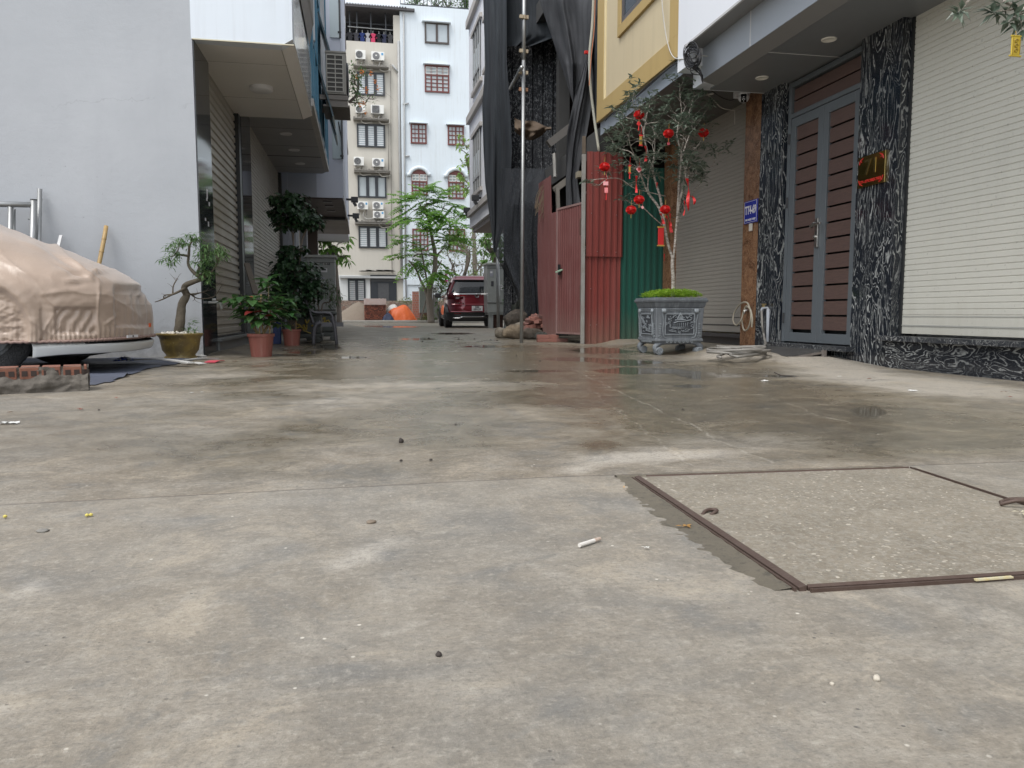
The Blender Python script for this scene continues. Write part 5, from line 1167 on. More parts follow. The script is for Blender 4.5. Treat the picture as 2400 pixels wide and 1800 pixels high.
for z in (zj + .04, zj + .07, 1.9, 2.5, .3, .8):
    for i in range(5):
        if rng.random() < .5: b.cyl((xr0 + .07 + i * .096, YG - .056, z + rng.uniform(-.02, .02)), .006, .008, (0, 1, 0), 6)
b.build('screw', M_silver, t)
t = thing('green_hoarding', ((xr1 + xg1) / 2, YG, 0), 'dark green ribbed sheet hoarding beside the red one', 'hoarding')
b = MB(); corr(b, (xr1 + .001, YG + .01), (xg1 + .05, YG + .01), .0, ztg, wav=.006, seed=9); b.build('sheet', M_cgreen, t)
b = MB()
for z in (.5, 1.4, 2.2): b.box(xr0, xg1, YG + .04, YG + .08, z, z + .04)
b.build('rail', M_galv, t)
b = MB(); xp = PY(1366, 700, YG - .05); b.box(xp.x - .028, xp.x + .024, YG - .07, YG - .02, 0, PY(1366, 363, YG).z)
o = b.build('gate_post', gen('post_galv', (.36, .37, .36), (.2, .17, .14), 5, .55, .3, 30, streak=.8, sc_col=(.16, .11, .08)), bevel=.003); tag(o, 'weathered grey box section post between the gate and the red hoarding', 'post')
b = MB(); b.box(xp.x - .024, xp.x + .02, YG - .065, YG - .02, PY(1366, 362, YG).z + .001, PY(1366, 321, YG).z); tag(b.build('wood_stub', gen('old_wood', (.1, .075, .055), (.16, .13, .1), 12, .9, .4, 40)), 'rotten wooden stub standing on top of the gate post', 'wood')
# gate leaf
pg0 = PY(1362, 785, 11.12); pg1 = PY(1305, 783, 11.85)
t = thing('site_gate', (pg0.x, 11.12, 0), 'dusty red sheet metal gate leaf hung from the grey post', 'gate')
b = MB(); corr(b, (pg1.x, 11.85), (pg0.x, 11.12), .14, PY(1304, 491, 11.85).z, .07, .008, PY(1362, 476, 11.12).z, .5, .01, 4); b.build('sheet', M_cred2, t)
b = MB(); za = PY(1304, 491, 11.85).z; zb2 = PY(1362, 476, 11.12).z
b.bar((pg1.x, 11.85, .14), (pg1.x, 11.85, za), .03); b.bar((pg1.x, 11.86, za), (pg0.x, 11.13, zb2), .03); b.bar((pg1.x, 11.86, .15), (pg0.x, 11.13, .15), .03)
b.build('gate_frame', gen('gate_frame', (.3, .2, .19), (.18, .1, .09), 6, .7, .2, 30), t)
b = MB(); hx = PY(1312, 632, 11.72); dx = (pg0 - pg1).normalized(); dx.z = 0; dx.normalize(); nn = Vector((dx.y, -dx.x, 0))
c0 = hx + nn * .012; b.add([c0 + dx * u + Vector((0, 0, v)) for u, v in ((-.045, -.08), (.045, -.08), (.045, .08), (-.045, .08))], [(0, 1, 2, 3)]); b.build('hatch_hole', gen('hole_black', (.005, .005, .006), None, 3, .9, 0), t)
b = MB(); b.bar(PY(1318, 632, 11.68) , PY(1303, 638, 11.62), .03, .02); tag(b.build('green_rag', gen('rag_green', (.05, .35, .12), (.6, .65, .6), 30, .6, 0)), 'twist of green plastic poking out of the gate hatch', 'rag')
b = MB()
for z in (.75, 1.72): c = PY(1362, 735 - (z - .45) * 161, 11.08); b.box(c.x - .02, c.x + .01, 11.05, 11.09, z - .12, z + .12)
b.build('hinge', gen('hinge_rust', (.05, .03, .022), (.12, .06, .04), 20, .9, .3, 50), t)
# side sheet
t = thing('side_hoarding', (pg1.x, 12.6, 0), 'crooked dark red ribbed sheets running back from the gate to the black net', 'hoarding')
ps = PY(1262, 780, 13.9)
b = MB(); corr(b, (ps.x, 13.9), (PY(1291, 780, 12.5).x, 12.5), .0, PY(1278, 418, 13.9).z - .1, .085, .02, PY(1296, 411, 12.5).z, .5, .03, 6); b.build('tall_sheet', M_cred2, t)
b = MB(); corr(b, (PY(1289, 780, 12.4).x, 12.42), (pg1.x - .01, 11.88), .02, PY(1296, 500, 12.4).z, .07, .014, PY(1304, 497, 11.88).z, .5, .02, 8); b.build('short_sheet', M_cred2, t)
# ---------------- construction shell behind the nets
hc = thing('unfinished_house', (5, 14, 0), 'dark unfinished concrete and brick house behind the black netting', 'building')
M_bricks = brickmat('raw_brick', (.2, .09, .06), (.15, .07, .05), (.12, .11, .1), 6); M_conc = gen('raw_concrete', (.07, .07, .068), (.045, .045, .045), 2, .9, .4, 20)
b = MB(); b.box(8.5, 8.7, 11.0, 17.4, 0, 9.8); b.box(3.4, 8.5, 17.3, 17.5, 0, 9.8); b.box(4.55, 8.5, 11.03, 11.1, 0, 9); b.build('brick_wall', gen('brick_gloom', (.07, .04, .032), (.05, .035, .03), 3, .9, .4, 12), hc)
b = MB()
for z in (3.05, 6.4, 9.7): b.box(3.5, 8.5, 11.2, 17.3, z, z + .14); b.box(3.5, 3.7, 11.2, 17.3, z - .22, z)
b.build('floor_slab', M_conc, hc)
b = MB()
for y in (12.2, 15.2): b.box(3.9, 4.12, y, y + .22, 0, 9.7)
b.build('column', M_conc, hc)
# ribbed screen hung inside
def meshscreen():
    m_ = NT('speckled_screen'); v_ = m_.n('TexNoise'); v_.inputs['Scale'].default_value = 22; v_.inputs['Detail'].default_value = 3; v_.inputs['Roughness'].default_value = .8; m_.l(m_.map((1.2, 1.2, .8)), v_.inputs['Vector'])
    big = m_.noise(1, 4, .6, m_.map((2.4, 2.4, .35)))
    f_ = m_.math('MULTIPLY', m_.ramp(v_.outputs[0], (.52, 0.), (.6, 1.)), m_.ramp(big, (.35, .15), (.65, 1.)))
    return m_.fin(m_.mix(f_, (.012, .014, .018), (.26, .27, .28)), .8)
b = MB(); p0, p1 = PY(1180, 500, 16.6), PY(1318, 500, 16.0)
corr(b, (p0.x, 16.6), (p1.x, 16.0), PY(1200, 745, 16).z, PY(1250, 92, 16.2).z, .22, .05, wav=.04, seed=3); o = b.build('speckled_screen', meshscreen()); tag(o, 'dark speckled ribbed screen wall seen between the black nets', 'screen')
def netmat(name, c, c2, al=1.):
    t = NT(name); n1 = t.noise(1, 4, .6, t.map((5, 5, .5))); n2 = t.noise(120, 2, .5)
    col = t.mix(t.ramp(n1, (.35, 0.), (.7, 1.)), c, c2); t.bump(n2, .4, .003); t.fin(col, .85)
    if al < 1:
        tr = t.n('BsdfTransparent'); ms = t.n('MixShader'); ms.inputs[0].default_value = al; out = t.t.nodes['Material Output']
        t.l(tr.outputs[0], ms.inputs[1]); t.l(t.b.outputs[0], ms.inputs[2]); t.l(ms.outputs[0], out.inputs['Surface'])
    return t.m
def drapes(name, label, rows, mt, amp=.05, fr=9, seed=0, NU=60, NV=70, parent=None):
    """cloth through rows (py, px_left, Y_left, px_right, Y_right), pleats running down"""
    def at(v):
        y = rows[0][0] + (rows[-1][0] - rows[0][0]) * v
        for a_, c_ in zip(rows, rows[1:]):
            if y <= c_[0] + 1e-6: k = (y - a_[0]) / (c_[0] - a_[0]); return [y] + [a_[i] + (c_[i] - a_[i]) * k for i in range(1, 5)]
    def fn(u, v):
        y, xl_, Yl, xr_, Yr = at(v); px = xl_ + (xr_ - xl_) * u; px += 2.2 * noise.noise((0, v * 6, seed)) * (1 - abs(2 * u - 1))
        Y = Yl + (Yr - Yl) * u; ph = noise.noise((u * 2.5, v * 1.3, seed)) * 3.
        Y += amp * (math.sin(u * fr * 2 + ph + v * 1.5) * .6 + math.sin(u * fr * 5 + ph * 2 + 1) * .22 + noise.noise((u * 3, v * 2.4, seed + 3)) * 1.)
        return PY(px, y, Y)
    b = MB(); b.grid(fn, NU, NV); o = b.build(name, mt, smooth=True)
    return tag(o, label, 'netting')
M_net = netmat('black_net', (.01, .013, .017), (.042, .05, .058)); M_net2 = netmat('grey_net', (.035, .037, .042), (.085, .088, .095)); M_net3 = netmat('thin_net', (.012, .015, .02), (.03, .034, .04), .8)
drapes('scaffold_net', 'tall black net curtain at the left edge of the site, tapering to a tail', [(-60, 1131, 17, 1187, 15.6), (150, 1137, 17, 1188, 15.6), (250, 1130, 17, 1196, 15.5), (350, 1133, 17, 1200, 15.5), (430, 1137, 16.9, 1196, 15.6), (520, 1149, 16.7, 1182, 15.8), (592, 1157, 16.4, 1163, 16.2)], M_net, .12, 6, 1)
drapes('scaffold_net', 'lower black net sweeping down from the left tail to the brick heap', [(395, 1176, 15.6, 1292, 14.6), (480, 1172, 15.6, 1264, 14.2), (560, 1160, 15.7, 1263, 14.2), (600, 1162, 15.7, 1263, 14.2), (640, 1184, 15.5, 1263, 14.2), (690, 1210, 15.2, 1263, 14.2), (740, 1228, 15, 1263, 14.2), (785, 1240, 14.9, 1263, 14.2)], M_net3, .12, 7, 4)
drapes('scaffold_net', 'black net swag across the top of the opening behind the scaffold pole', [(-60, 1183, 15.9, 1290, 15.2), (40, 1184, 15.9, 1300, 15.2), (84, 1186, 15.9, 1312, 15.1), (108, 1187, 15.9, 1245, 15.6)], M_net, .06, 5, 7, 40, 30)
drapes('scaffold_net', 'grey net drape gathered towards a knot, left of the yellow house', [(-60, 1250, 13.2, 1404, 11.6), (0, 1264, 13.1, 1402, 11.6), (84, 1292, 13, 1394, 11.7), (150, 1314, 12.8, 1384, 11.8), (200, 1330, 12.7, 1362, 12.3), (240, 1342, 12.6, 1346, 12.5)], M_net2, .15, 5, 11)
drapes('scaffold_net', 'grey net tail hanging from the knot down behind the gate post', [(130, 1376, 11.75, 1386, 11.6), (180, 1362, 11.9, 1390, 11.6), (223, 1347, 12.1, 1390, 11.7), (311, 1329, 12.3, 1376, 11.9), (380, 1327, 12.4, 1360, 12), (420, 1326, 12.4, 1353, 12.1), (500, 1327, 12.4, 1364, 12.1)], M_net2, .1, 5, 15)
drapes('scaffold_net', 'black net strip right of the knot against the yellow house', [(-60, 1396, 11.9, 1407, 11.4), (120, 1385, 11.9, 1406, 11.4), (200, 1388, 11.9, 1405, 11.4), (290, 1398, 11.8, 1404, 11.5)], M_net, .04, 3, 19, 16, 40)
# scaffold pole with couplers
PB = G(1222, 804); PT = PY(1229, -60, 11.9)
t = thing('scaffold_pole', PB, 'tall galvanised scaffold pole standing in front of the nets', 'pole')
b = MB(); b.tube([PB, PB + (PT - PB) * .78], .028, 14); b.tube([PB + (PT - PB) * .77, PT], .031, 14); b.build('tube', M_galv, t, smooth=True)
M_cpl = gen('coupler', (.42, .38, .28), (.3, .22, .15), 9, .6, .3, 40, metal=.3)
for k, y in enumerate((41, 121, 171, 211)):
    c = PB + (PT - PB) * ((804 - y) / 864.); c = PY(1222 + (804 - y) * .0082, y, 11.85); b = MB(); b.cyl(c, .04, .055, n=12); b.box(c.x - .075, c.x - .02, c.y - .045, c.y - .015, c.z - .025, c.z + .025); b.box(c.x + .03, c.x + .06, c.y - .05, c.y, c.z - .03, c.z + .02); b.tube([c + Vector((-.08, -.03, -.01)), c + Vector((-.03, -.03, -.01))], .012, 6)
    b.build('coupler', M_cpl if k != 3 else gen('coupler_rust', (.3, .16, .09), None, 9, .8, .3, 40), t)
b = MB(); b.tube([PY(1223, 158, 11.6), PY(1196, 207, 13.6)], .03, 12); o = b.build('transom_tube', M_galv, smooth=True); tag(o, 'short scaffold tube angled back from the tall pole to the net', 'tube')
b = MB(); p = G(1168, 771); b.tube([p, PY(1166, 585, p.y)], .05, 10); tag(b.build('lane_pole', M_galv, smooth=True), 'thinner grey pole in front of the right cabinet', 'pole')
b = MB(); b.tube(path_smooth([PY(1393, -60, 11.2), PY(1389, 50, 11.2), PY(1382, 130, 11.2), PY(1384, 200, 11.2), PY(1392, 270, 11.2), PY(1404, 355, 11.1)], 5), .022, 8); tag(b.build('bent_pole', gen('bamboo_pale', (.42, .37, .28), (.3, .33, .3), 4, .7, .2, 30), smooth=True), 'bent pale cane rising behind the red hoarding along the yellow wall', 'cane')
b = MB(); b.tube(path_smooth([PY(1396, -60, 11.15), PY(1393, 60, 11.15), PY(1386, 130, 11.15), PY(1381, 200, 11.15)], 5), .006, 5); tag(b.build('hanging_string', gen('cord_or', (.6, .22, .1), None, 3, .6, 0)), 'thin orange cord running beside the bent cane', 'cord')
b = MB(); c = PY(1377, 124, 11.5); b.box(c.x - .05, c.x + .05, c.y - .02, c.y + .02, c.z - .02, c.z + .03); tag(b.build('red_clip', M_red, bevel=.008), 'small red tie gripping the net knot beside the cane', 'tie')
# brown cloth slung inside, timbers
def cloth():
    def fn(u, v):
        px = 1206 + 86 * u; top = 276 + 20 * u + 3 * math.sin(u * 9); bot = 308 + 26 * math.sin(min(1, u * 1.5) * 2.2) - 12 * u + (u > .7) * -(u - .7) * 70; y = top + (max(bot, top + 8) - top) * v
        return PY(px, y, 13.4 + .12 * math.sin(u * 14 + v * 5) + .1 * noise.noise((u * 5, v * 5, 1)) - .25 * math.sin(v * 3.1))
    b = MB(); b.grid(fn, 50, 20); return b
tag(cloth().build('brown_cloth', gen('cloth_tan', (.12, .085, .055), (.08, .055, .038), 4, .9, .3, 20), smooth=True), 'brown cloth slung over a tube behind the scaffold pole', 'cloth')
b = MB(); b.bar(PY(1285, 338, 12.6), PY(1345, 292, 12.6), .12, .12); tag(b.build('timber_beam', gen('beam_dust', (.16, .15, .14), None, 6, .9, .3, 30)), 'grey timber beam slanting behind the hanging net tail', 'beam')
b = MB(); b.bar(PY(1297, 447, 12.7), PY(1330, 422, 12.7), .05, .1); tag(b.build('prop_timber', gen('timber_pale', (.24, .22, .19), None, 8, .8, .2, 40)), 'short pale timber prop above the gate opening', 'timber')
b = MB(); b.bar(PY(1308, 495, 12.6), PY(1306, 440, 12.6), .06); tag(b.build('prop_timber', MATS['timber_pale']), 'upright pale timber stub behind the top of the gate', 'timber')
b = MB(); b.tube([PY(1301, 415, 12.8), PY(1299, 360, 12.9)], .03, 6); tag(b.build('prop_tube', gen('tube_white', (.4, .39, .36), None, 5, .6, .1, 30)), 'slender whitish tube standing in the dark opening', 'tube')
b = MB(); b.box(PY(1353, 410, 11.5).x, PY(1367, 410, 11.5).x, 11.45, 11.6, PY(1355, 416, 11.5).z, PY(1355, 402, 11.5).z); tag(b.build('brick_lump', gen('cream_block', (.34, .31, .24), (.2, .17, .12), 14, .9, .4, 30)), 'cream block wedged behind the grey gate post', 'block')
b = MB(); rng = random.Random(12)
for k in range(22):
    x = 1280 + rng.gauss(0, 5); y0 = 425 + rng.uniform(0, 45); b.tube(path_smooth([PY(x, y0, 13.2), PY(x - 8 + rng.gauss(0, 4), y0 + 20, 13.2), PY(x - 16 + rng.gauss(0, 6), y0 + 45 + rng.uniform(-10, 16), 13.2)], 3), .006, 4, False)
tag(b.build('straw_bunch', gen('straw', (.13, .09, .06), (.2, .15, .1), 8, .9, 0)), 'bunch of dry twigs caught on the edge of the side hoarding', 'twigs')

# ---------------- white house across, seen obliquely
X3 = 3.0
M_w3 = gen('white_house_wall', (.84, .85, .87), (.78, .79, .82), 1, .7, .1, 30, streak=.35, sc_col=(.45, .44, .43)); M_tr = gen('stone_trim', (.5, .47, .44), (.43, .41, .38), 2, .7, .1, 30)
hw = thing('white_house', (X3, 20, 0), 'white house with grey stone ledges seen edge on left of the black nets', 'house')
yN, yE = 17.6, PX(1100, 300, X3).y; zc0 = PX(1102, 535, X3).z
b = MB(); b.box(X3, 9, yN, yE, zc0, 14); b.box(4.6, 9, yN, yE, 0, zc0); b.build('wall', M_w3, hw)
b = MB(); b.box(X3 + .08, 4.6, yN, yE - .05, zc0 - .12, zc0 - .001); b.build('soffit', gen('soffit_pinkish', (.32, .28, .27), None, 2, .6, .1, 30), hw)
for (px, py, w_) in ((1099, 292, .16), (1099, 66, .16), (1101, 508, .1)):
    z = PX(px, py, X3).z; b = MB(); b.box(X3 - .09, X3, yN, yE + .02, z - .03, z + w_); b.build('ledge', M_tr, hw)
def win3(pxa, pyt, pyb, pxb):
    A = PX(pxa, pyt, X3); B_ = PX(pxa, pyb, X3); y1 = A.y; y0 = PX(pxb, pyt, X3).y
    b = MB(); b.box(X3 - .07, X3, y0 - .25, y1 + .25, A.z, A.z + .1); b.box(X3 - .07, X3, y0 - .25, y1 + .25, B_.z - .1, B_.z); b.split('window_surround', M_tr, hw)
    b = MB(); b.box(X3 - .025, X3 - .005, y0, y1, B_.z + .0, A.z); w_ = b.build('window', M_glass, hw)
    b = MB()
    for k in range(4): yy = y0 + (y1 - y0) * k / 3; b.box(X3 - .045, X3 - .02, yy - .03, yy + .03, B_.z, A.z)
    zz = B_.z + (A.z - B_.z) * .24; b.box(X3 - .05, X3 - .02, y0, y1, zz - .04, zz + .04); b.build('frame', M_pipe, w_)
    b = MB(); b.box(X3 - .018, X3 - .012, y0, y1, zz, zz + (A.z - zz) * .62) ; b.box(X3 - .019, X3 - .026, y0, y1, zz, zz + (A.z - zz) * .55); b.build('curtain', M_curt, w_)
win3(1112, 84, 216, 1127); win3(1112, 323, 456, 1127); win3(1140, 46, 160, 1156)
# floodlights
def flood(px, py, Y, dx, lb):
    c = PY(px, py, Y); t = thing('floodlight', c, lb, 'floodlight'); 
    b = MB(); b.box(c.x - .09, c.x + .09, c.y - .06, c.y + .06, c.z - .07, c.z + .07); b.build('lamp_head', M_black, t, bevel=.012)
    b = MB(); b.bar(c, c + Vector((dx, .05, .01)), .05); b.bar(c + Vector((-.02, 0, -.07)), c + Vector((.03, 0, -.16)), .09, .07); b.build('arm', M_black, t)
flood(831, 468, 20.5, -.34, 'upper black floodlight sticking out of the lilac house'); flood(834, 506, 22.5, -.34, 'lower black floodlight sticking out of the lilac house')
flood(1114, 464, 19.5, .22, 'upper black floodlight on the white house beside the net'); flood(1094, 493, 21.5, .26, 'lower black floodlight on the white house against the tree')
# ================================================================ COVERED CAR (left)
def cover_mat():
    t = NT('car_cover'); n = t.noise(2.2, 6, .6); w_ = t.noise(9, 5, .65, t.map((1, 1, .5)), 1.6); f_ = t.noise(160, 3, .6)
    col = t.mix(t.ramp(n, (.35, 0.), (.65, 1.)), (.39, .295, .225), (.33, .245, .185))
    h_ = t.math('ADD', w_, t.math('MULTIPLY', t.noise(26, 5, .6, dist=1.), .3)); b1 = t.n('Bump'); b1.inputs['Strength'].default_value = .22; b1.inputs['Distance'].default_value = .012; t.l(h_, b1.inputs['Height'])
    t.bump(f_, .08, .001, b1.outputs[0]); t.b.inputs['Sheen Weight'].default_value = .3; return t.fin(col, .34, 0, .7)
XN = -1.78; YC_ = 6.83
def ringx(z):      # how far forward the nose reaches at height z
    pts = [(.16, XN - .03), (.26, XN + .0), (.45, XN + .0), (.53, XN - .005), (.61, XN - .03), (.69, XN - .085), (.765, XN - .18), (.85, XN - .34), (.91, XN - .48), (.97, XN - .62), (1.02, XN - .76), (1.075, XN - .9), (1.14, XN - 1.06), (1.26, XN - 1.3), (1.43, XN - 1.75), (1.56, XN - 2.4), (1.6, XN - 3.1)]
    for a, c in zip(pts, pts[1:]):
        if z <= c[0]: return a[1] + (c[1] - a[1]) * (z - a[0]) / (c[0] - a[0])
    return pts[-1][1]
def ringw(z):
    return .93 - .03 * max(0, .45 - z) if z < .62 else .93 - .09 * sstep(.62, .95, z) - .2 * sstep(.95, 1.6, z)
def car_pt(z, a, inset=0., n_=2.6):
    """plan outline: superellipse-cornered box, a = 0 at the nose centre, pi at the tail"""
    xf_ = ringx(z) - inset; xr_ = -6.4 + .3 * z; w_ = ringw(z) - inset; cx = (xf_ + xr_) / 2; hx = (xf_ - xr_) / 2
    c, s_ = math.cos(a), math.sin(a)
    # blunt nose with rounded corners
    ex = (abs(c) ** (2 / 7.)) * (1 if c > 0 else -1); ey = (abs(s_) ** (2 / 3.2)) * (1 if s_ > 0 else -1)
    bow = .07 * (1 - ey * ey) if c > 0 else 0
    return Vector((cx + hx * ex + bow - .05, YC_ + w_ * ey, z))
FOLDS = [((110, 560), (215, 655), 5, .03), ((160, 612), (230, 655), 4, .026), ((100, 575), (170, 625), 6, -.02), ((205, 640), (282, 632), 4, .022), ((150, 660), (225, 652), 4, .022), ((60, 570), (130, 600), 7, .015), ((0, 545), (110, 585), 8, .012),
         ((232, 650), (228, 775), 4, .012), ((205, 650), (240, 625), 4, .025), ((200, 650), (130, 620), 4, -.02), ((265, 780), (280, 700), 5, .012), ((245, 760), (275, 740), 4, .012), ((140, 765), (118, 790), 4, .012), ((95, 785), (125, 738), 4, .01),
         ((40, 640), (120, 648), 8, .01), ((100, 690), (240, 668), 7, .012), ((0, 610), (60, 640), 9, .01), ((330, 700), (335, 775), 4, .01), ((312, 700), (318, 775), 4, .01), ((345, 700), (348, 770), 3, .01), ((160, 640), (215, 640), 5, -.02), ((60, 530), (150, 590), 5, .016), ((30, 540), (200, 630), 4, .016)]
def fold_disp(px, py):
    d = 0.
    for (x0, y0), (x1, y1), w_, h_ in FOLDS:
        vx, vy = x1 - x0, y1 - y0; L_ = vx * vx + vy * vy; k = max(0, min(1, ((px - x0) * vx + (py - y0) * vy) / L_))
        q_ = (px - x0 - vx * k) ** 2 + (py - y0 - vy * k) ** 2; d += .7 * h_ * math.exp(-q_ / (w_ * w_ * .7)) * (.35 + .65 * math.sin(math.pi * min(1, k + .12)))
    def box_(x0, x1, y0, y1, s_=5):
        return sstep(x0 - s_, x0 + s_, px) * (1 - sstep(x1 - s_, x1 + s_, px)) * sstep(y0 - s_, y0 + s_, py) * (1 - sstep(y1 - s_, y1 + s_, py))
    fog = box_(130, 226, 722, 782); gr = box_(270, 352, 672, 765)
    d -= fog * (.024 + .0055 * math.sin(px * .24 + py * .15 + 3 * noise.noise((px * .03, py * .03, 2)))) + gr * (.024 + .005 * math.sin(px * .4 + 3 * noise.noise((px * .03, py * .02, 9))) * sstep(290, 330, px))
    # wheel arch flare
    wa = math.hypot(px + 35, (py - 775)); d += .028 * sstep(95, 112, wa) * (1 - sstep(118, 150, wa)) * (1 if px < 95 else 0) - .02 * (1 - sstep(80, 108, wa)) + (.010 * noise.noise((px * .05, py * .07, 4)) + .006 * noise.noise((px * .12, py * .16, 4))) * (1 - sstep(85, 100, wa))
    d += .0035 * math.sin(px * .55 + 2 * noise.noise((px * .02, 0, 3))) * sstep(745, 792, py)          # gathers along the elastic hem
    d += .01 * noise.noise((px * .014, py * .024, 7)) + .003 * noise.noise((px * .05, py * .07, 17))
    for s_, am in ((.008, .006),): d += am * (1 - abs(noise.noise((px * s_ + 3, py * s_ * 1.7 - px * s_ * .7, 9)) * 2.2)) ** 5 if abs(noise.noise((px * s_ + 3, py * s_ * 1.7 - px * s_ * .7, 9))) < .45 else 0
    return d
def covered_car():
    t = thing('covered_car', (-3.9, YC_, 0), 'car under a tan satin cover, white bumper lip showing, by the grey wall', 'car')
    zs = [.255 + .35 * (i / 46) for i in range(46)] + [.605 + 1.0 * (i / 70) ** .95 for i in range(71)]
    # angles packed on the camera side and nose
    A = []; a = -math.pi * .985
    while a < math.pi * .98:
        A.append(a); u = abs(a + .8); A[-1] = a; a += .0075 if -1.6 < a < .9 else .05
    b = MB(); W_ = len(A)
    hem = lambda a_: 0
    P = []
    for j, z in enumerate(zs):
        for a_ in A:
            p0 = car_pt(z, a_); zz = z + (0.05 * (1 - sstep(.255, .5, z)) * sstep(-2.2, -1.2, p0.x - .0) if p0.x > -2.4 else 0) * .6
            P.append(Vector((p0.x, p0.y, zz)))
    for j in range(len(zs)):
        for i in range(W_):
            p0 = P[j * W_ + i]
            du = P[j * W_ + min(i + 1, W_ - 1)] - P[j * W_ + max(i - 1, 0)]; dv = P[min(j + 1, len(zs) - 1) * W_ + i] - P[max(j - 1, 0) * W_ + i]
            n = du.cross(dv); n = n.normalized() if n.length > 1e-9 else Vector((0, 0, 1))
            px, py = proj(p0) if p0.y > 1 else (0, 0)
            d = fold_disp(px, py) if (-300 < px < 480 and p0.x > -4.5) else .01 * noise.noise(p0 * 3)
            b.v.append(tuple(p0 + n * d))
    for j in range(len(zs) - 1):
        for i in range(W_ - 1): k = j * W_ + i; b.f.append((k, k + 1, k + 1 + W_, k + W_)); b.mi.append(0)
    k0 = (len(zs) - 1) * W_; b.f.append(tuple(k0 + i for i in range(W_))); b.mi.append(0)
    b.build('cover', cover_mat(), t, smooth=True)
    # elastic hem
    b = MB(); pts = [b_ for b_ in (P[i] + Vector((0, 0, -.004 + .004 * math.sin(i * 1.9))) for i in range(0, W_, 2)) if b_.x > -5.5]; b.tube([p + Vector((.012 if p.x > -2.1 else 0, -.012 if p.y < YC_ else .01, 0)) for p in pts], .011, 6); b.build('hem', cover_mat2(), t, smooth=True)
    # white bumper lip
    mw = gen('car_white', (.66, .67, .66), (.6, .61, .6), 1, .38, .0, 0); 
    b = MB()
    def lip(u, v):
        a_ = -2.02 + (1.75 + 2.0) * u; p = car_pt(.3, a_, .02)
        side = sstep(-2.6, -2.05, p.x)
        z = .108 + .2 * v + .05 * side * (1 - v); out = -.012 + .01 * math.sin(v * math.pi * .9) - .02 * (1 - v) ** 3 + side * (.03 * (1 - sstep(.4, .55, v)) - .05 * sstep(.55, .62, v)) - .01 * sstep(.5, .54, v) * (1 - side)
        dirn = Vector((p.x - (-2.9), (p.y - YC_) * 1.1, 0)).normalized()
        return Vector((p.x, p.y, z)) + dirn * out
    # keep only the part ahead of the wheel arch
    n_u, n_v = 150, 22; b.grid(lip, n_u, n_v)
    arch = PX(75, 835, -2.72).x
    keep = [f for f in b.f if all(b.v[i][0] > -2.31 or b.v[i][1] > YC_ + .5 for i in f)]; b.f = keep; b.mi = [1 if (b.v[f[0]][0] > -2.0 and .228 < sum(b.v[i][2] for i in f) / 4 < .4) else 0 for f in keep]
    b.build('bumper', [mw, M_black], t, smooth=True, solid=.006)
    b = MB(); b.grid(lambda u, v: car_pt(.28, -1.1 + 2.2 * u, .09) * 1.0 + Vector((0, 0, -.05 + .09 * v)), 60, 2); b.build('intake', M_black, t)
    b = MB(); b.box(-6.1, -3.05, YC_ - .76, YC_ + .76, .1, .28); b.box(-3.05, -2.0, YC_ - .6, YC_ + .5, .135, .28); b.build('underbody', gen('underbody', (.012, .012, .013), None, 3, .8, 0), t)
    # number plate under the hem, on the front face
    c = car_pt(.3, -.32, -.02); b = MB(); M_ = frameM((c.x + .035, c.y + .08, .275), (.12, 1, 0), (0, 0, 1)); b.obox(M_, .2, .02, .006); pl = b.build('number_plate', M_diff, t)
    b = MB(); M2 = frameM((c.x + .04, c.y + .08, .275), (.12, 1, 0), (0, 0, 1)); v, f = text_mesh('30', .018, M2, .001, .001); b.add(v, f); b.build('digits', gen('ink_black', (.02, .02, .02), None, 2, .5, 0), pl)
    b = MB(); p = PX(350, 763, -1.755); b.box(p.x, p.x + .01, p.y - .02, p.y + .02, p.z - .012, p.z + .02); b.build('reflector', gen('tag_orange', (.7, .12, .03), None, 2, .5, 0), t)
    # wheels
    def wheel(x, y, steer):
        w = thing('wheel', (0, 0, 0), None, None); w.location = Vector((x, y, .33)) - t.location; w.parent = t; w['label'] = 'black front wheel turned towards the lane' if steer else 'black rear wheel'
        del_ = w.keys(); c = Vector((x, y, .33)); ax = Vector((math.sin(steer), -math.cos(steer), 0)); q_ = ax.to_track_quat('Z', 'Y').to_matrix().to_4x4(); M = Matrix.Translation(c) @ q_
        b = MB(); prof = [(.205, -.1), (.25, -.112), (.3, -.112), (.325, -.1), (.336, -.08), (.338, 0), (.336, .08), (.325, .1), (.3, .112), (.25, .112), (.205, .1)]; b.lathe(prof, (0, 0, 0), 64)
        for gz in (-.06, -.02, .02, .06):
            pass
        b.v = [tuple(M @ Vector(v)) for v in b.v]; b.build('tyre', tyre_mat(), w, smooth=True)
        b = MB(); b.lathe([(.2, -.1), (.19, .06), (.205, .105), (.198, .1), (.19, .05), (.05, .07), (0, .075)], (0, 0, 0), 32)
        for k in range(5): a_ = k * 2 * math.pi / 5; b.bar((.03 * math.cos(a_), .03 * math.sin(a_), .085), (.19 * math.cos(a_), .19 * math.sin(a_), .08), .045, .02)
        b.v = [tuple(M @ Vector(v)) for v in b.v]; b.build('rim', gen('alloy', (.3, .31, .32), None, 3, .3, 0, metal=.9), w)
    wheel(-2.66, YC_ - .76, R(30)); wheel(-2.66, YC_ + .76, R(30)); wheel(-5.6, YC_ - .78, 0); wheel(-5.6, YC_ + .78, 0)
def cover_mat2(): return gen('cover_hem', (.3, .2, .17), (.24, .16, .13), 30, .5, .3, 80)
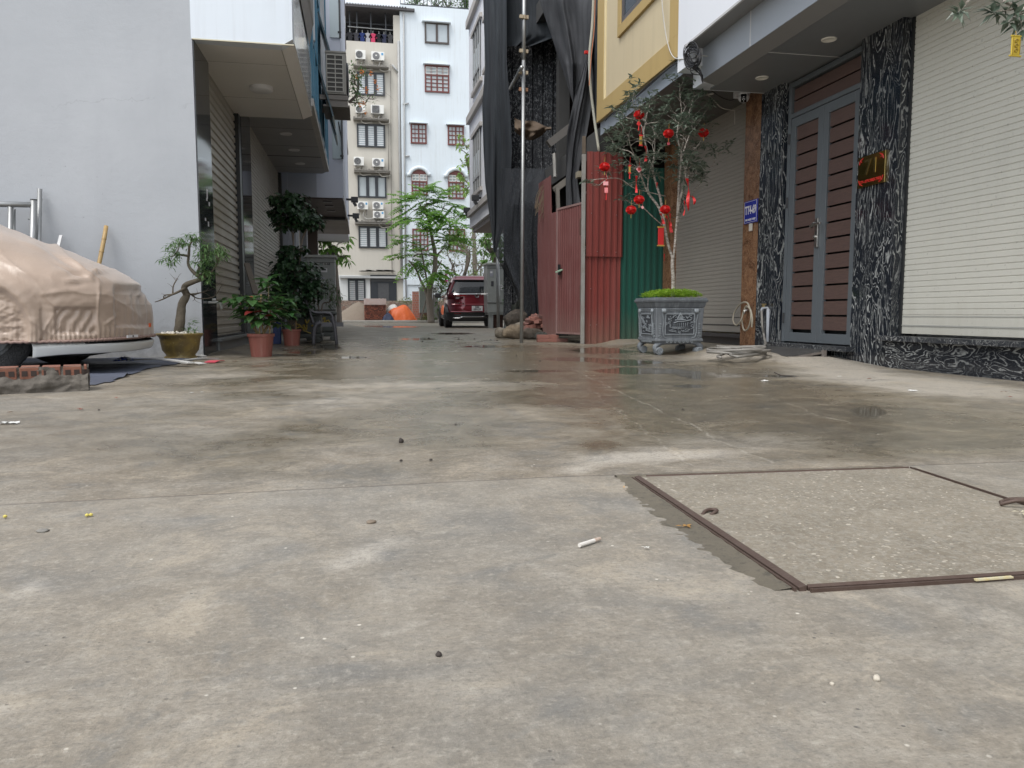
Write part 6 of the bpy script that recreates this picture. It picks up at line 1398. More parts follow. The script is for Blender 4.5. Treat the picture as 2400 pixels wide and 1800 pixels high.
def tyre_mat():
    if 'tyre' in MATS: return MATS['tyre']
    t = NT('tyre'); w_ = t.n('TexVoronoi', feature='DISTANCE_TO_EDGE'); w_.inputs['Scale'].default_value = 34; t.l(t.tc.outputs['Object'], w_.inputs['Vector']); t.bump(t.ramp(w_.outputs[0], (.03, 0.), (.1, 1.)), .7, .006)
    return t.fin(t.mix(t.noise(6, 4), (.022, .023, .025), (.05, .05, .05)), .75)
covered_car()

# two-course brick kerb plastered with mortar
def brick_curb():
    t = thing('brick_kerb', (-2.1, 4.95, 0), 'low two course kerb of hollow red bricks smeared with grey mortar, front left', 'brick kerb')
    P1 = G(208, 915); P0 = G(-260, 935); d = (P1 - P0).normalized(); n = Vector((-d.y, d.x, 0)); h_ = PY(205, 857, P1.y).z
    mb_ = gen('kerb_brick', (.27, .11, .068), (.13, .06, .042), 12, .85, .5, 40, dist=.006); mm = gen('kerb_mortar', (.15, .135, .115), (.08, .07, .06), 12, .95, .9, 30, dist=.012)
    L_ = (P1 - P0).length; rng = random.Random(3); ch = h_ / 2
    b = MB(); ho = MB(); W_ = .105
    for c_ in range(2):
        s_ = 0 if c_ == 0 else .05
        while s_ < L_ - .02:
            w_ = min(.1, L_ - s_); p = P0 + d * (s_ + w_ / 2) + n * .11; M = frameM((p.x, p.y, ch * (c_ + .5) + .003 * rng.random()), d, n)
            b.obox(M @ Matrix.Rotation(rng.gauss(0, .01), 4, 'X'), w_ - .007, .21, ch - .008)
            for k in (-.22, .22): ho.obox(frameM((p.x + d.x * k * w_ - n.x * .1055, p.y + d.y * k * w_ - n.y * .1055, ch * (c_ + .5)), d, n), .028, .004, ch * .42)
            s_ += .107
    b.build('brick', mb_, t, bevel=.003); 
    ho.v = [v for v in ho.v]; ho.build('brick_hole', gen('hole_shade', (.05, .035, .03), None, 3, .9, 0), t)  # dark patches on the brick faces; the shade inside the holes is painted
    b = MB()
    def mort(u, v):
        p = P0 + d * (L_ * u); z = h_ * v; m = noise.noise((u * L_ * 9, v * 2.2, 2)) + .6 * noise.noise((u * L_ * 26, v * 6, 5))
        lo = sstep(.75, .3, v); out = .006 + .02 * m + .03 * (lo - .55)
        return Vector((p.x, p.y, z)) - n * out
    b.grid(mort, 230, 22); b.build('mortar', mm, t, smooth=True)
    b = MB()
    def endm(u, v): p = P1 + n * (.215 * u) + d * (.004 + .01 * noise.noise((u * 3, v * 3, 8)) + .006 * noise.noise((u * 9, v * 9, 8))); return Vector((p.x, p.y, h_ * v))
    b.grid(endm, 16, 14); b.build('mortar', mm, t, smooth=True)
brick_curb()

# ground sheet under the car
def sheet():
    t = NT('ground_sheet'); n = t.noise(3, 6, .6); t.bump(t.noise(60, 2), .3, .002); t.fin(t.mix(n, (.055, .065, .095), (.09, .1, .13)), .5); poly = [G(212, 905), G(260, 896), G(305, 880), (-1.72, 6.75, 0), G(410, 855), G(452, 846), G(440, 836), (-1.9, 8.3, 0), (-6, 8.3, 0), (-6, 5.2, 0)]
    P = [Vector(p) for p in poly]; b = MB(); xs = [p.x for p in P]; ys = [p.y for p in P]
    def inside(x, y):
        c = False
        for i in range(len(P)):
            a, d = P[i], P[i - 1]
            if (a.y > y) != (d.y > y) and x < (d.x - a.x) * (y - a.y) / (d.y - a.y) + a.x: c = not c
        return c
    NX, NY = 150, 110; x0, x1, y0, y1 = min(xs), max(xs), min(ys), max(ys)
    for j in range(NY + 1):
        for i in range(NX + 1):
            x = x0 + (x1 - x0) * i / NX; y = y0 + (y1 - y0) * j / NY
            z = .006 + .014 * max(0, noise.noise((x * 2.5, y * 5, 0))) + .03 * math.exp(-((y - 7.3 + .2 * x) / .05) ** 2) + .022 * math.exp(-((y - 5.72 + .1 * x) / .05) ** 2)
            b.v.append((x, y, z))
    for j in range(NY):
        for i in range(NX):
            x = x0 + (x1 - x0) * (i + .5) / NX; y = y0 + (y1 - y0) * (j + .5) / NY
            if inside(x, y): k = j * (NX + 1) + i; b.f.append((k, k + 1, k + NX + 2, k + NX + 1)); b.mi.append(0)
    tag(b.build('ground_sheet', t.m, smooth=True), 'dark blue grey plastic sheet spread on the ground under the covered car', 'ground sheet')
sheet()
def strip(name, label, cat, p, q_, w_, h_, mt, arch=0):
    b = MB(); p, q_ = Vector(p), Vector(q_); m = (p + q_) / 2 + Vector((0, 0, arch))
    P = path_smooth([p, m, q_], 6); d = (q_ - p).normalized(); n = Vector((-d.y, d.x, 0)) * w_ / 2
    for i in range(len(P) - 1):
        a, c = P[i], P[i + 1]; b.add([a - n, a + n, c + n, c - n, a - n + Vector((0, 0, h_)), a + n + Vector((0, 0, h_)), c + n + Vector((0, 0, h_)), c - n + Vector((0, 0, h_))], [(0, 1, 2, 3), (4, 7, 6, 5), (0, 4, 5, 1), (1, 5, 6, 2), (2, 6, 7, 3), (3, 7, 4, 0)])
    return tag(b.build(name, mt), label, cat)
M_card = gen('dirty_card', (.6, .6, .58), (.4, .39, .37), 9, .8, .3, 40)
strip('foam_board', 'long dirty white board lying on the sheet in front of the gold pot', 'board', G(310, 845, .03), G(448, 852, .03), .07, .01, M_card, .02)
strip('foam_board', 'thin pale strip poking out from under the gold pot to the right', 'board', G(430, 846, .02), G(510, 842, .02), .06, .01, gen('strip_grey', (.38, .38, .36), (.25, .25, .24), 9, .8, .3, 40), .012)
strip('card_scrap', 'torn white card scrap just below the gold pot', 'card', G(432, 852, .01), G(476, 853, .01), .09, .004, M_card, .01)
strip('card_scrap', 'small white scrap at the foot of the dark corner pillar', 'card', G(458, 836, .01), G(480, 837, .01), .05, .012, M_card, .01)
strip('red_packet', 'flat pinkish red paper packet lying right of the gold pot', 'packet', G(492, 850, .006), G(514, 846, .008), .1, .006, gen('packet_red', (.5, .04, .08), (.55, .1, .12), 9, .5, .2, 40), .008)
def bag():
    c = G(292, 846, .03); b = MB(); b.grid(lambda u, v: Vector((c.x + (u - .5) * .17, c.y + (v - .5) * .14, .035 + .03 * math.sin(u * math.pi) * math.sin(v * math.pi) + .012 * noise.noise((u * 9, v * 9, 1)))), 26, 20)
    t = NT('bag_blue'); n = t.noise(38, 3, .6); return b.build('plastic_bag', t.fin(t.mix(t.ramp(n, (.5, 0.), (.56, 1.)), (.03, .07, .42), (.5, .53, .6)), .35), smooth=True)
tag(bag(), 'crumpled blue and white plastic bag on the ground sheet', 'bag')

# things leaning on the grey wall
YL = 8.2
t = thing('tube_rack', (-3.2, YL, 0), 'galvanised tube frame leaning upright against the grey wall behind the car', 'frame')
b = MB(); fr = lambda x, y, Y=YL: PY(x, y, Y)
b.tube([fr(79, 468), fr(71, 790)], .028, 12); b.tube([fr(75, 480), fr(-150, 476)], .027, 12); b.tube([fr(25, 485), fr(20, 780)], .024, 12); b.tube([fr(66, 513), fr(80, 513)], .009, 8); b.tube([fr(34, 490, YL + .05), fr(31, 780, YL + .05)], .012, 8)
b.build('tube', M_galv, t, smooth=True); b = MB(); b.cyl(fr(79, 468), .03, .006, (0, 0, 1), 14); b.build('tube_mouth', M_black, t)
b = MB(); b.tube([PY(93, 443, 8.3), PY(86, 790, 8.15)], .022, 12); b.tube([PY(92, 464, 8.3), PY(91.5, 470, 8.3)], .027, 12); tag(b.build('galvanised_pipe', M_galv, smooth=True), 'single upright galvanised pipe standing beside the tube frame', 'pipe')
b = MB(); b.bar(PY(143, 552, 8.3), PY(115, 660, 8.0), .028, .012); tag(b.build('white_batten', gen('batten', (.62, .62, .62), None, 4, .5, .1, 40)), 'thin white batten end peeping over the car cover', 'batten')
b = MB(); bp = [PY(249, 530, 8.3), PY(244, 560, 8.25), PY(238, 590, 8.2), PY(232, 620, 8.15), PY(215, 800, 7.9)]; b.tube(bp, .02, 10); 
for p in bp[1:4]: b.tube([p + Vector((0, 0, -.004)), p + Vector((0, 0, .004))], .024, 10)
tag(b.build('bamboo_stick', gen('bamboo', (.42, .29, .12), (.34, .22, .09), 8, .5, .2, 40), smooth=True), 'tan bamboo stick leaning on the grey wall behind the bonnet', 'stick')

# ================================================================ POTTED PLANTS (left)
def pot(name, c, r0, r1, h_, mt, parent, rim=.018, rimh=.03, foot=0, n=32, wob=None):
    b = MB(); b.lathe([(0, foot), (r0, foot), (r0 + (r1 - r0) * .55, foot + h_ * .5), (r1, h_ - rimh), (r1 + rim, h_ - rimh), (r1 + rim, h_), (r1 - .012, h_), (r1 - .02, h_ - .05), (0, h_ - .05)], c, n, wob)
    return b.build('pot', mt, parent, smooth=False)
YG_ = 7.95
gp = PY(424, 836, YG_); gp.z = .005; rt = (PY(478, 780, YG_).x - PY(371, 780, YG_).x) / 2
t = thing('bonsai_tree', gp, 'bent trunk bonsai with narrow leaves in a round gold pot by the grey wall', 'potted tree')
hg = PY(424, 781, YG_).z
def goldm():
    m_ = NT('gold_glaze'); n = m_.noise(7, 6, .65, dist=1.2); c_ = m_.mix(m_.ramp(n, (.35, 0.), (.62, 1.)), (.24, .17, .045), (.15, .11, .045)); c_ = m_.mix(m_.math('MULTIPLY', m_.ramp(m_.noise(22, 6, .7), (.58, 0.), (.66, 1.)), .5), c_, (.38, .31, .14)); m_.bump(m_.ramp(m_.noise(9, 3, .5, dist=2.5), (.48, 0.), (.54, 1.)), .25, .006); return m_.fin(c_, .42, .15)
b = MB(); b.lathe([(0, .02), (.11, .02), (.13, 0), (.15, 0), (.15, .03), (rt * .62, .05), (rt * .8, .1), (rt * .88, .2), (rt * .905, hg - .04), (rt + .0, hg - .02), (rt + .008, hg), (rt - .02, hg + .002), (rt - .04, hg - .02), (0, hg - .03)], (gp.x, gp.y, 0), 40); b.build('pot', goldm(), t, smooth=True)
b = MB(); rng = random.Random(1)
for _ in range(230):
    a, r = rng.uniform(0, 6.28), (rt - .045) * math.sqrt(rng.random()); s_ = rng.uniform(.007, .014); c = Vector((gp.x + r * math.cos(a), gp.y + r * math.sin(a), hg - .012 + rng.random() * .014 + .02 * (1 - r / rt)))
    M = Matrix.Translation(c) @ Matrix.Rotation(rng.uniform(0, 3), 4, (rng.random(), rng.random(), 1)); b.obox(M, s_ * 1.7, s_ * 1.3, s_)
o = b.build('pebbles', gen('pebble', (.68, .66, .6), (.5, .46, .4), 30, .7, .2, 50), t, bevel=.002); o['kind'] = 'stuff'
P = lambda x, y, dy=0.: PY(x, y, YG_ + dy)
M_bbark = gen('bonsai_bark', (.13, .105, .075), (.06, .055, .04), 18, .9, .9, 45, dist=.008)
st = MB(); tr_ = path_smooth([P(416, 790), P(421, 765, -.03), P(424, 735), P(427, 712, .02), P(437, 693, .04), P(432, 678, .02), P(436, 668), P(455, 660, -.03), P(476, 653, -.04)], 7)
rad = [.05 * (1 - .62 * i / len(tr_)) * (1 + .1 * noise.noise((i * .35, 0, 2))) * (1.5 if i < 3 else 1.) for i in range(len(tr_))]; st.tube(tr_, rad, 14)
st.tube(path_smooth([P(476, 653, -.04), P(462, 645, -.05), P(448, 632, -.02), P(441, 618, 0), P(442, 600, .02), P(443, 575, .02)], 5), [.02 - .0004 * i for i in range(26)], 8)
st.tube(path_smooth([P(436, 674), P(418, 684, -.05), P(400, 692, -.1), P(380, 702, -.12), P(363, 708, -.12)], 5), [.014 - .0005 * i for i in range(21)], 7)
st.tube(path_smooth([P(474, 650, -.04), P(488, 645, .0), P(505, 625, .03), P(515, 605, .05)], 5), [.012 - .0004 * i for i in range(16)], 6)
st.tube(path_smooth([P(437, 680, 0), P(455, 696, .05), P(475, 700, .08), P(503, 694, .1), P(520, 668, .12)], 5), [.007 - .0002 * i for i in range(21)], 5)
rng = random.Random(14); tips = []
hub = {(443, 600): [(395, 590), (388, 600), (379, 607), (392, 578), (400, 568), (412, 560), (425, 555), (440, 550), (455, 549), (465, 560), (450, 562), (430, 570), (415, 575), (405, 612), (400, 622), (420, 600), (435, 560), (462, 578), (470, 552), (410, 590)],
       (462, 645): [(470, 622), (480, 632), (485, 645), (492, 660), (472, 600), (488, 612), (498, 618), (478, 580), (490, 578), (496, 590), (505, 600), (462, 632), (455, 615), (500, 638), (485, 600), (480, 655), (478, 615), (470, 640), (466, 588), (474, 570), (488, 590), (494, 630), (460, 600)],
       (508, 615): [(505, 585), (515, 580), (525, 588), (520, 600), (528, 603), (512, 595), (500, 605), (517, 575)]}
for (hx, hy_), L_ in hub.items(): grow(st, P(hx, hy_), [P(x, y, rng.uniform(-.13, .13)) for x, y in L_], rng, .0032, tips, jit=.08, minr=.0016)
bare = []; grow(st, P(405, 690, -.08), [P(x, y, rng.uniform(-.1, .05)) for x, y in [(363, 708), (378, 688), (392, 664), (397, 640), (408, 650), (420, 655), (384, 698), (370, 700), (425, 640)]], rng, .003, bare, jit=.08, minr=.0015); grow(st, P(440, 690, .02), [P(x, y, rng.uniform(-.05, .1)) for x, y in [(450, 706), (470, 690), (490, 672), (460, 675), (475, 712), (520, 660), (500, 700), (480, 680)]], rng, .0028, bare, jit=.08, minr=.0014)
st.build('trunk', M_bbark, t, smooth=True)
lf = MB()
for p, d in tips:
    for k in range(17):
        a = rng.uniform(0, 6.28); dd = Vector((math.cos(a), math.sin(a), rng.uniform(-.9, .35))); lf.leaf(p + Vector([rng.gauss(0, .016) for _ in range(3)]) + d * rng.uniform(-.05, .01), dd, (0, 0, 1), rng.uniform(.045, .085), .013, .3, .25)
c = P(442, 775, -.05)
for k in range(90): lf.leaf(c + Vector((rng.gauss(0, .045), rng.gauss(0, .04), rng.uniform(-.05, .02))), (rng.gauss(0, 1), rng.gauss(0, 1), rng.uniform(0, 1.2)), (0, 0, 1), rng.uniform(.02, .05), .014)
for k in range(22): a = rng.uniform(-.5, 1.6); s0 = P(430, 780); e = P(rng.uniform(436, 456), rng.uniform(745, 765), rng.uniform(-.05, .05)); lf.leaf(e, (math.cos(a), rng.gauss(0, .4), rng.uniform(-.4, .5)), (0, 0, 1), .075, .012)
lf.build('foliage', leafmat('leaf_bonsai', (.045, .12, .03), (.15, .25, .09), .4, .3), t)

M_terra = gen('terracotta_plastic', (.31, .105, .08), (.24, .085, .065), 5, .6, .25, 40, streak=.8, sc_col=(.42, .25, .2), dist=.003)
def heart_leaf(mb, p, d, up, L, W_, rng):
    p = Vector(p); d = Vector(d).normalized(); sd = d.cross(Vector(up)); sd = sd.normalized() if sd.length > .01 else Vector((1, 0, 0)); nn = sd.cross(d)
    o = [(0, 0, 0), (.08, .3, .05), (.3, .5, .08), (.6, .38, .03), (1, 0, -.16), (.6, -.38, .03), (.3, -.5, .08), (.08, -.3, .05)]
    v = [p + d * (a * L) + sd * (b_ * W_) + nn * (c_ * L) for a, b_, c_ in o] + [p + d * L * .35 - nn * L * .03, p + d * L * .68 - nn * L * .05]
    mb.add(v, [(0, 1, 8), (1, 2, 8), (2, 3, 9, 8), (3, 4, 9), (4, 5, 9), (5, 6, 8, 9), (6, 7, 8), (7, 0, 8)])
# poinsettia
pp = PY(613, 836, 8.45); pp.z = .0; hp = PY(613, 782, 8.45).z
t = thing('poinsettia', pp, 'broad leaved poinsettia with a few red bracts in a terracotta pot, the front one', 'potted plant')
wp = (PY(644, 780, 8.45).x - PY(581, 780, 8.45).x) / 2
pot('pot', (pp.x, pp.y, 0), wp * .75, wp * .93, hp, M_terra, t, rim=.012, rimh=.03, n=24, wob=lambda a, z: 1 + .02 * math.cos(a * 6))
st = MB(); rng = random.Random(17); tips = []; PP = lambda x, y, dy=0.: PY(x, y, 8.45 + dy)
for x, y, dy in ((540, 695, .1), (565, 690, -.1), (590, 700, -.12), (615, 700, 0), (640, 705, -.1), (665, 715, .1), (630, 665, .1), (600, 720, -.15), (575, 715, -.1), (650, 735, -.15), (628, 650, .0), (662, 700, 0), (590, 735, -.18), (625, 725, -.2), (560, 700, .15), (645, 690, .12), (605, 690, .12), (675, 730, 0), (580, 740, 0), (610, 745, -.16), (635, 745, -.12), (655, 752, 0), (570, 730, .1)):
    tips.append((PP(x, y, dy), Vector((0, 0, 1)))); 
grow(st, Vector((pp.x, pp.y, hp - .04)), [a for a, _ in tips], rng, .0045, [], jit=.05, minr=.003); st.build('stem', gen('stem_green', (.2, .22, .1), (.25, .14, .08), 8, .6, .1, 40), t)
b = MB(); 
for x0, x1, y1 in ((608, 612, 690), (618, 607, 705), (632, 634, 720)): b.tube([PP(x0, 785, -.03), PP(x1, y1, -.05)], .009, 6)
b.build('support_stick', gen('cane_tan', (.36, .26, .13), None, 5, .6, .1, 40), t)
lf = MB(); rd = MB()
for i, (p, d) in enumerate(tips):
    for k in range(10):
        a = k * 2.4 + rng.uniform(-.3, .3); s_ = rng.uniform(.09, .16); dd = Vector((math.cos(a), math.sin(a), rng.uniform(-.55, .35)))
        heart_leaf(rd if rng.random() < .02 else lf, p + Vector((0, 0, -.015 * k * .4)) + dd * .03, dd, (0, 0, 1), s_, s_ * .68, rng)
M_lpoin = leafmat('leaf_poin', (.02, .07, .018), (.07, .155, .045), .38, .2)
lf.build('foliage', M_lpoin, t); rd.split('red_bract', leafmat('bract', (.26, .02, .025), (.32, .06, .05), .4, .2), t)
# tall tiered shrub, second red pot
YT_ = 11.4; ps_ = PY(684, 808, YT_); ps_.z = 0; hs_ = PY(684, 772, YT_).z; QT = lambda x, y, dy=0.: PY(x, y, YT_ + dy)
t = thing('tiered_shrub', ps_, 'tall dark green shrub clipped into two tiers, in the farther terracotta pot', 'potted plant')
pot('pot', (ps_.x, ps_.y, 0), .105, .125, hs_, M_terra, t, rim=.012, rimh=.025, n=24)
st = MB(); rng = random.Random(23)
st.tube(path_smooth([QT(682, 772), QT(688, 700), QT(691, 640), QT(688, 585), QT(688, 545)], 5), [.02 - .0004 * i for i in range(21)], 8); st.tube(path_smooth([QT(690, 772), QT(692, 700), QT(700, 640), QT(705, 590), QT(709, 560), QT(718, 538)], 5), [.014] * 26, 7); st.tube(path_smooth([QT(686, 640, .02), QT(690, 600, .02), QT(684, 540, .05)], 5), [.012] * 11, 6)
for k in range(9): st.tube([QT(684 + rng.uniform(-8, 8), 772, rng.uniform(-.1, .1)), QT(684 + rng.uniform(-26, 22), 735 + rng.uniform(-10, 5), rng.uniform(-.2, .2))], .005, 5)
lf = MB()
def leafball(cx, cy, rx, ry, n, ry3, size=.085):
    c = QT(cx, cy); m = YT_ / F; out = []
    for _ in range(n):
        while 1:
            v = Vector([rng.uniform(-1, 1) for _ in range(3)])
            if .35 < v.length < 1: break
        p = c + Vector((v.x * rx * m, v.y * ry3, v.z * ry * m)); out.append(p)
        dd = Vector((v.x + rng.gauss(0, .5), v.y + rng.gauss(0, .5), -.5 + rng.gauss(0, .4))); s_ = rng.uniform(.7, 1.15) * size; heart_leaf(lf, p, dd, Vector((v.x, v.y, 1)), s_, s_ * .78, rng)
    grow(st, c - Vector((0, 0, ry * m * .8)), out[::max(1, len(out) // 26)], rng, .003, [], jit=.08, minr=.0022)
for a in ((690, 500, 52, 34, 330, .34), (672, 475, 34, 20, 120, .25), (715, 515, 42, 24, 180, .28), (735, 525, 24, 12, 60, .2), (648, 466, 22, 8, 26, .15), (640, 497, 18, 8, 22, .15), (660, 515, 22, 26, 90, .2), (690, 462, 30, 10, 70, .2),
          (676, 596, 24, 22, 130, .22), (700, 640, 52, 36, 360, .34), (672, 640, 40, 24, 170, .28), (690, 690, 58, 36, 400, .36), (735, 680, 26, 26, 120, .25), (660, 665, 28, 30, 130, .2), (690, 725, 44, 18, 170, .3), (668, 620, 30, 12, 60, .2), (706, 585, 16, 10, 40, .15), (745, 665, 14, 16, 40, .15)): leafball(*a)
st.build('stem', M_bark, t, smooth=True); lf.build('foliage', leafmat('leaf_dark', (.012, .035, .014), (.035, .075, .03), .42, .08), t)
b = MB(); b.tube([QT(694, 775, -.05), QT(694, 700, -.08)], .008, 6); b.build('support_stick', MATS['cane_tan'], t)
# small twiggy peach plant behind the chair, in the carved planter
t = thing('small_peach_tree', PY(750, 760, 13.2), 'small twiggy tree with narrow leaves in front of the left grey cabinet', 'potted tree'); st = MB(); lf = MB(); rng = random.Random(29); Q3 = lambda x, y, dy=0.: PY(x, y, 13.2 + dy); tips = []
grow(st, Q3(752, 745), [Q3(x, y, rng.uniform(-.2, .2)) for x, y in [(745, 665), (750, 675), (760, 680), (770, 668), (777, 672), (785, 682), (792, 688), (796, 695), (765, 690), (772, 700), (780, 695), (755, 665), (768, 660), (735, 670), (742, 680), (788, 705), (775, 715)]], rng, .004, tips, jit=.1)
for p, d in tips:
    for k in range(14): lf.leaf(p + Vector([rng.gauss(0, .03) for _ in range(3)]), (rng.gauss(0, 1), rng.gauss(0, 1), -rng.uniform(-.2, 1.2)), (0, 0, 1), .11, .022)
st.tube(path_smooth([Q3(752, 780), Q3(755, 750), Q3(752, 745)]), .02, 6); st.build('trunk', M_bark, t); lf.build('foliage', leafmat('leaf_peach', (.03, .07, .025), (.08, .14, .05), .4, .2), t)
# carved stone trough with yellow relief (two), behind the chair
def yellow_tub(cx, cy, Y, w_, lb):
    c = PY(cx, cy, Y); c.z = 0; m_ = gen('tub_green_grey', (.085, .095, .09), (.05, .055, .05), 6, .6, .3, 30); h_ = .46
    t = thing('carved_tub', c, lb, 'planter', 'dark tubs with yellow relief behind the chair')
    b = MB(); b.box(c.x - w_ / 2, c.x + w_ / 2, Y, Y + w_, .14, h_ - .03); b.box(c.x - w_ * .56, c.x + w_ * .56, Y - .03, Y + w_ + .03, h_ - .03, h_ + .02); b.build('body', m_, t, bevel=.02)
    b = MB(); b.box(c.x - w_ * .54, c.x + w_ * .54, Y - .02, Y + w_ + .02, .07, .14)
    for sx in (-1, 1):
        for sy in (0, 1): b.cyl((c.x + sx * w_ * .42, Y + sy * w_, .04), .045, .08, (0, 1, 0), 12)
    b.build('foot_base', m_, t, bevel=.015)
    b = MB(); rng = random.Random(int(cx)); 
    for _ in range(9): q0 = Vector((c.x + rng.uniform(-.3, .3) * w_, Y - .004, rng.uniform(.2, h_ - .1))); b.tube(path_smooth([q0, q0 + Vector((rng.uniform(-.06, .06), -.004, rng.uniform(-.06, .06))), q0 + Vector((rng.uniform(-.1, .1), 0, rng.uniform(-.07, .07)))], 3), .012, 5)
    b.build('yellow_relief', gen('relief_yellow', (.36, .27, .05), (.25, .19, .04), 10, .6, .3, 40), t)
    b = MB(); w2 = w_ * .40
    for s_ in ((c.x - w2, c.x + w2, .17, .185), (c.x - w2, c.x + w2, h_ - .08, h_ - .065), (c.x - w2, c.x - w2 + .015, .185, h_ - .08), (c.x + w2 - .015, c.x + w2, .185, h_ - .08)): b.box(s_[0], s_[1], Y - .012, Y - .001, s_[2], s_[3])
    b.build('panel_frame', m_, t)
yellow_tub(713, 790, 12.2, .5, 'dark tub with yellow relief between the far red pot and the chair'); yellow_tub(752, 780, 13.2, .46, 'dark tub with yellow relief seen through the plastic chair arm')
b = MB(); c = PY(650, 790, 11.9); b.box(c.x - .06, c.x + .05, 11.9, 12.0, .0, PY(650, 756, 11.9).z); b.tube([(c.x, 11.95, .3), (c.x, 11.95, .34)], .02, 8); tag(b.build('blue_jerrycan', gen('can_blue', (.015, .05, .22), None, 4, .4, .1, 20), bevel=.012), 'dark blue plastic can standing between the two red pots', 'can')
b = MB(); b.bar(PX(578, 618, -1.5), PX(600, 690, -1.35) , .07, .03); tag(b.build('leaning_plank', gen('plank_dark', (.1, .085, .07), (.16, .14, .12), 10, .9, .4, 40)), 'dark weathered plank leaning on the mirror granite pillar', 'plank')
b = MB(); p = PX(497, 709, -1.55); b.tube(path_smooth([p + Vector((-.04, 0, 0)), p + Vector((.06, 0, .0)), p + Vector((.085, 0, -.015)), p + Vector((.095, 0, -.07))], 5), .013, 8); b.cyl(p + Vector((.02, 0, .03)), .02, .025); tag(b.build('wall_tap', gen('tap_pale', (.55, .56, .54), None, 4, .4, 0), smooth=True), 'pale plastic tap sticking out of the dark corner pillar', 'tap')

# plastic armchair
def chair():
    Yc = 11.25; K = lambda x, y, dy=0.: PY(x, y, Yc + dy); D = .5
    t = thing('plastic_armchair', PY(760, 808, Yc + .25), 'grey plastic garden armchair facing right beside the tiered shrub', 'chair')
    m_ = gen('plastic_grey', (.085, .085, .095), (.065, .065, .075), 5, .45, .1, 60, streak=.4, sc_col=(.14, .14, .14))
    for s_ in (0, 1):
        d = s_ * D
        b = MB(); b.tube(path_smooth([K(735, 808, d), K(736, 780, d), K(741, 762, d), K(752, 756, d)], 4), [.026 + .0012 * i for i in range(13)], 6); b.build('leg', m_, t, smooth=True)
        b = MB(); b.tube(path_smooth([K(789, 807, d), K(786, 780, d), K(783, 760, d), K(778, 745, d)], 4), [.022 + .001 * i for i in range(13)], 6); b.build('leg', m_, t, smooth=True)
        b = MB(); b.tube(path_smooth([K(716, 702, d + (.06 if s_ == 0 else -.06)), K(724, 722, d), K(738, 732, d), K(760, 733, d), K(774, 735, d), K(780, 745, d), K(784, 762, d)], 5), .019, 6); b.tube(path_smooth([K(722, 715, d), K(729, 740, d), K(735, 758, d)], 4), .018, 6); b.build('armrest', m_, t, smooth=True)
    b = MB(); b.grid(lambda u, v: K(737 + 52 * u, 757 + 1.5 * math.sin(u * 3) - 2 * u, .02 + (D - .04) * v), 10, 10); b.build('seat', m_, t, solid=.02)
    b = MB(); b.grid(lambda u, v: K(715 + 20 * v, 700 + 57 * v, .04 + (D - .08) * u) + Vector((-.03 * math.sin(u * math.pi), 0, .05 * math.sin(u * math.pi) * (1 - v))), 12, 10); b.build('backrest', m_, t, solid=.015)
    b = MB(); b.box(K(735, 0).x, K(790, 0).x, Yc - .012, Yc + .012, K(0, 768).z, K(0, 757).z); b.build('apron', m_, t)
chair()

# ================================================================ ELECTRIC CABINETS
M_cab_ = gen('cabinet_grey', (.27, .285, .275), (.23, .245, .235), 1.5, .5, .08, 40, streak=.45, sc_col=(.15, .15, .14))
def cabinet(x0, x1, y0, y1, Y, depth, label, legs=None, split=None):
    a, c = PY(x0, y0, Y), PY(x1, y1, Y); zb = c.z if legs else 0.
    t = thing('electric_cabinet', ((a.x + c.x) / 2, Y, 0), label, 'cabinet', 'grey electric cabinets along the lane')
    b = MB(); b.box(a.x, c.x, Y, Y + depth, zb, a.z - .06); b.build('body', M_cab_, t, bevel=.01)
    b = MB(); b.box(a.x - .04, c.x + .04, Y - .05, Y + depth + .04, a.z - .06, a.z); b.build('cap', gen('cabinet_cap', (.36, .37, .35), (.28, .29, .27), 3, .5, .1, 30), t, bevel=.01)
    b = MB(); zs = PY(0, split, Y).z; b.box(a.x, c.x, Y - .012, Y - .001, zs - .012, zs + .012); b.box(a.x, c.x, Y - .004, Y - .001, a.z - .17, a.z - .16); b.build('door_gap', M_seam, t)
    if legs:
        b = MB(); w_ = .14
        for x in (a.x + .05, c.x - w_ - .04): b.box(x, x + w_, Y + .05, Y + .2, 0, zb - .05)
        b.box(a.x + .02, c.x - .02, Y + .02, Y + depth, zb - .06, zb); b.build('stand', M_cab_, t)
        b = MB(); b.box(a.x + .25, c.x - .2, Y + .25, Y + depth, 0, zb - .06); b.build('brick_infill', gen('infill_brown', (.12, .07, .055), (.09, .05, .04), 5, .9, .3, 20), t)
    return t, a, c
t, a, c = cabinet(716, 788, 597, 783, 17.5, .6, 'left grey electric cabinet with white stickers, behind the shrub and chair', None, 726)
def sticker(t, x0, y0, x1, y1, Y, mt, name='sticker', text=None, ts=.05):
    p, q_ = PY(x0, y0, Y), PY(x1, y1, Y); b = MB(); b.box(p.x, q_.x, Y, Y + .004, q_.z, p.z); o = b.build(name, mt, t)
    if text:
        b = MB()
        for k, s_ in enumerate(text): v, f = text_mesh(s_, ts, frameM(((p.x + q_.x) / 2, Y - .002, p.z - (p.z - q_.z) * (k + .5) / len(text)), (1, 0, 0), (0, 0, 1)), .0005, .001); b.add(v, f)
        b.build('lettering', MATS['ink_black'], o)
    return o
M_stk = gen('sticker_white', (.68, .68, .7), None, 3, .5, 0); M_stkg = gen('sticker_grey', (.3, .31, .36), None, 3, .5, 0); M_stkd = gen('sticker_dark', (.05, .05, .06), None, 3, .5, 0)
sticker(t, 754, 616, 769, 622, 17.49, MATS['cabinet_cap'], 'sticker', ['Số 4-68'], .07)
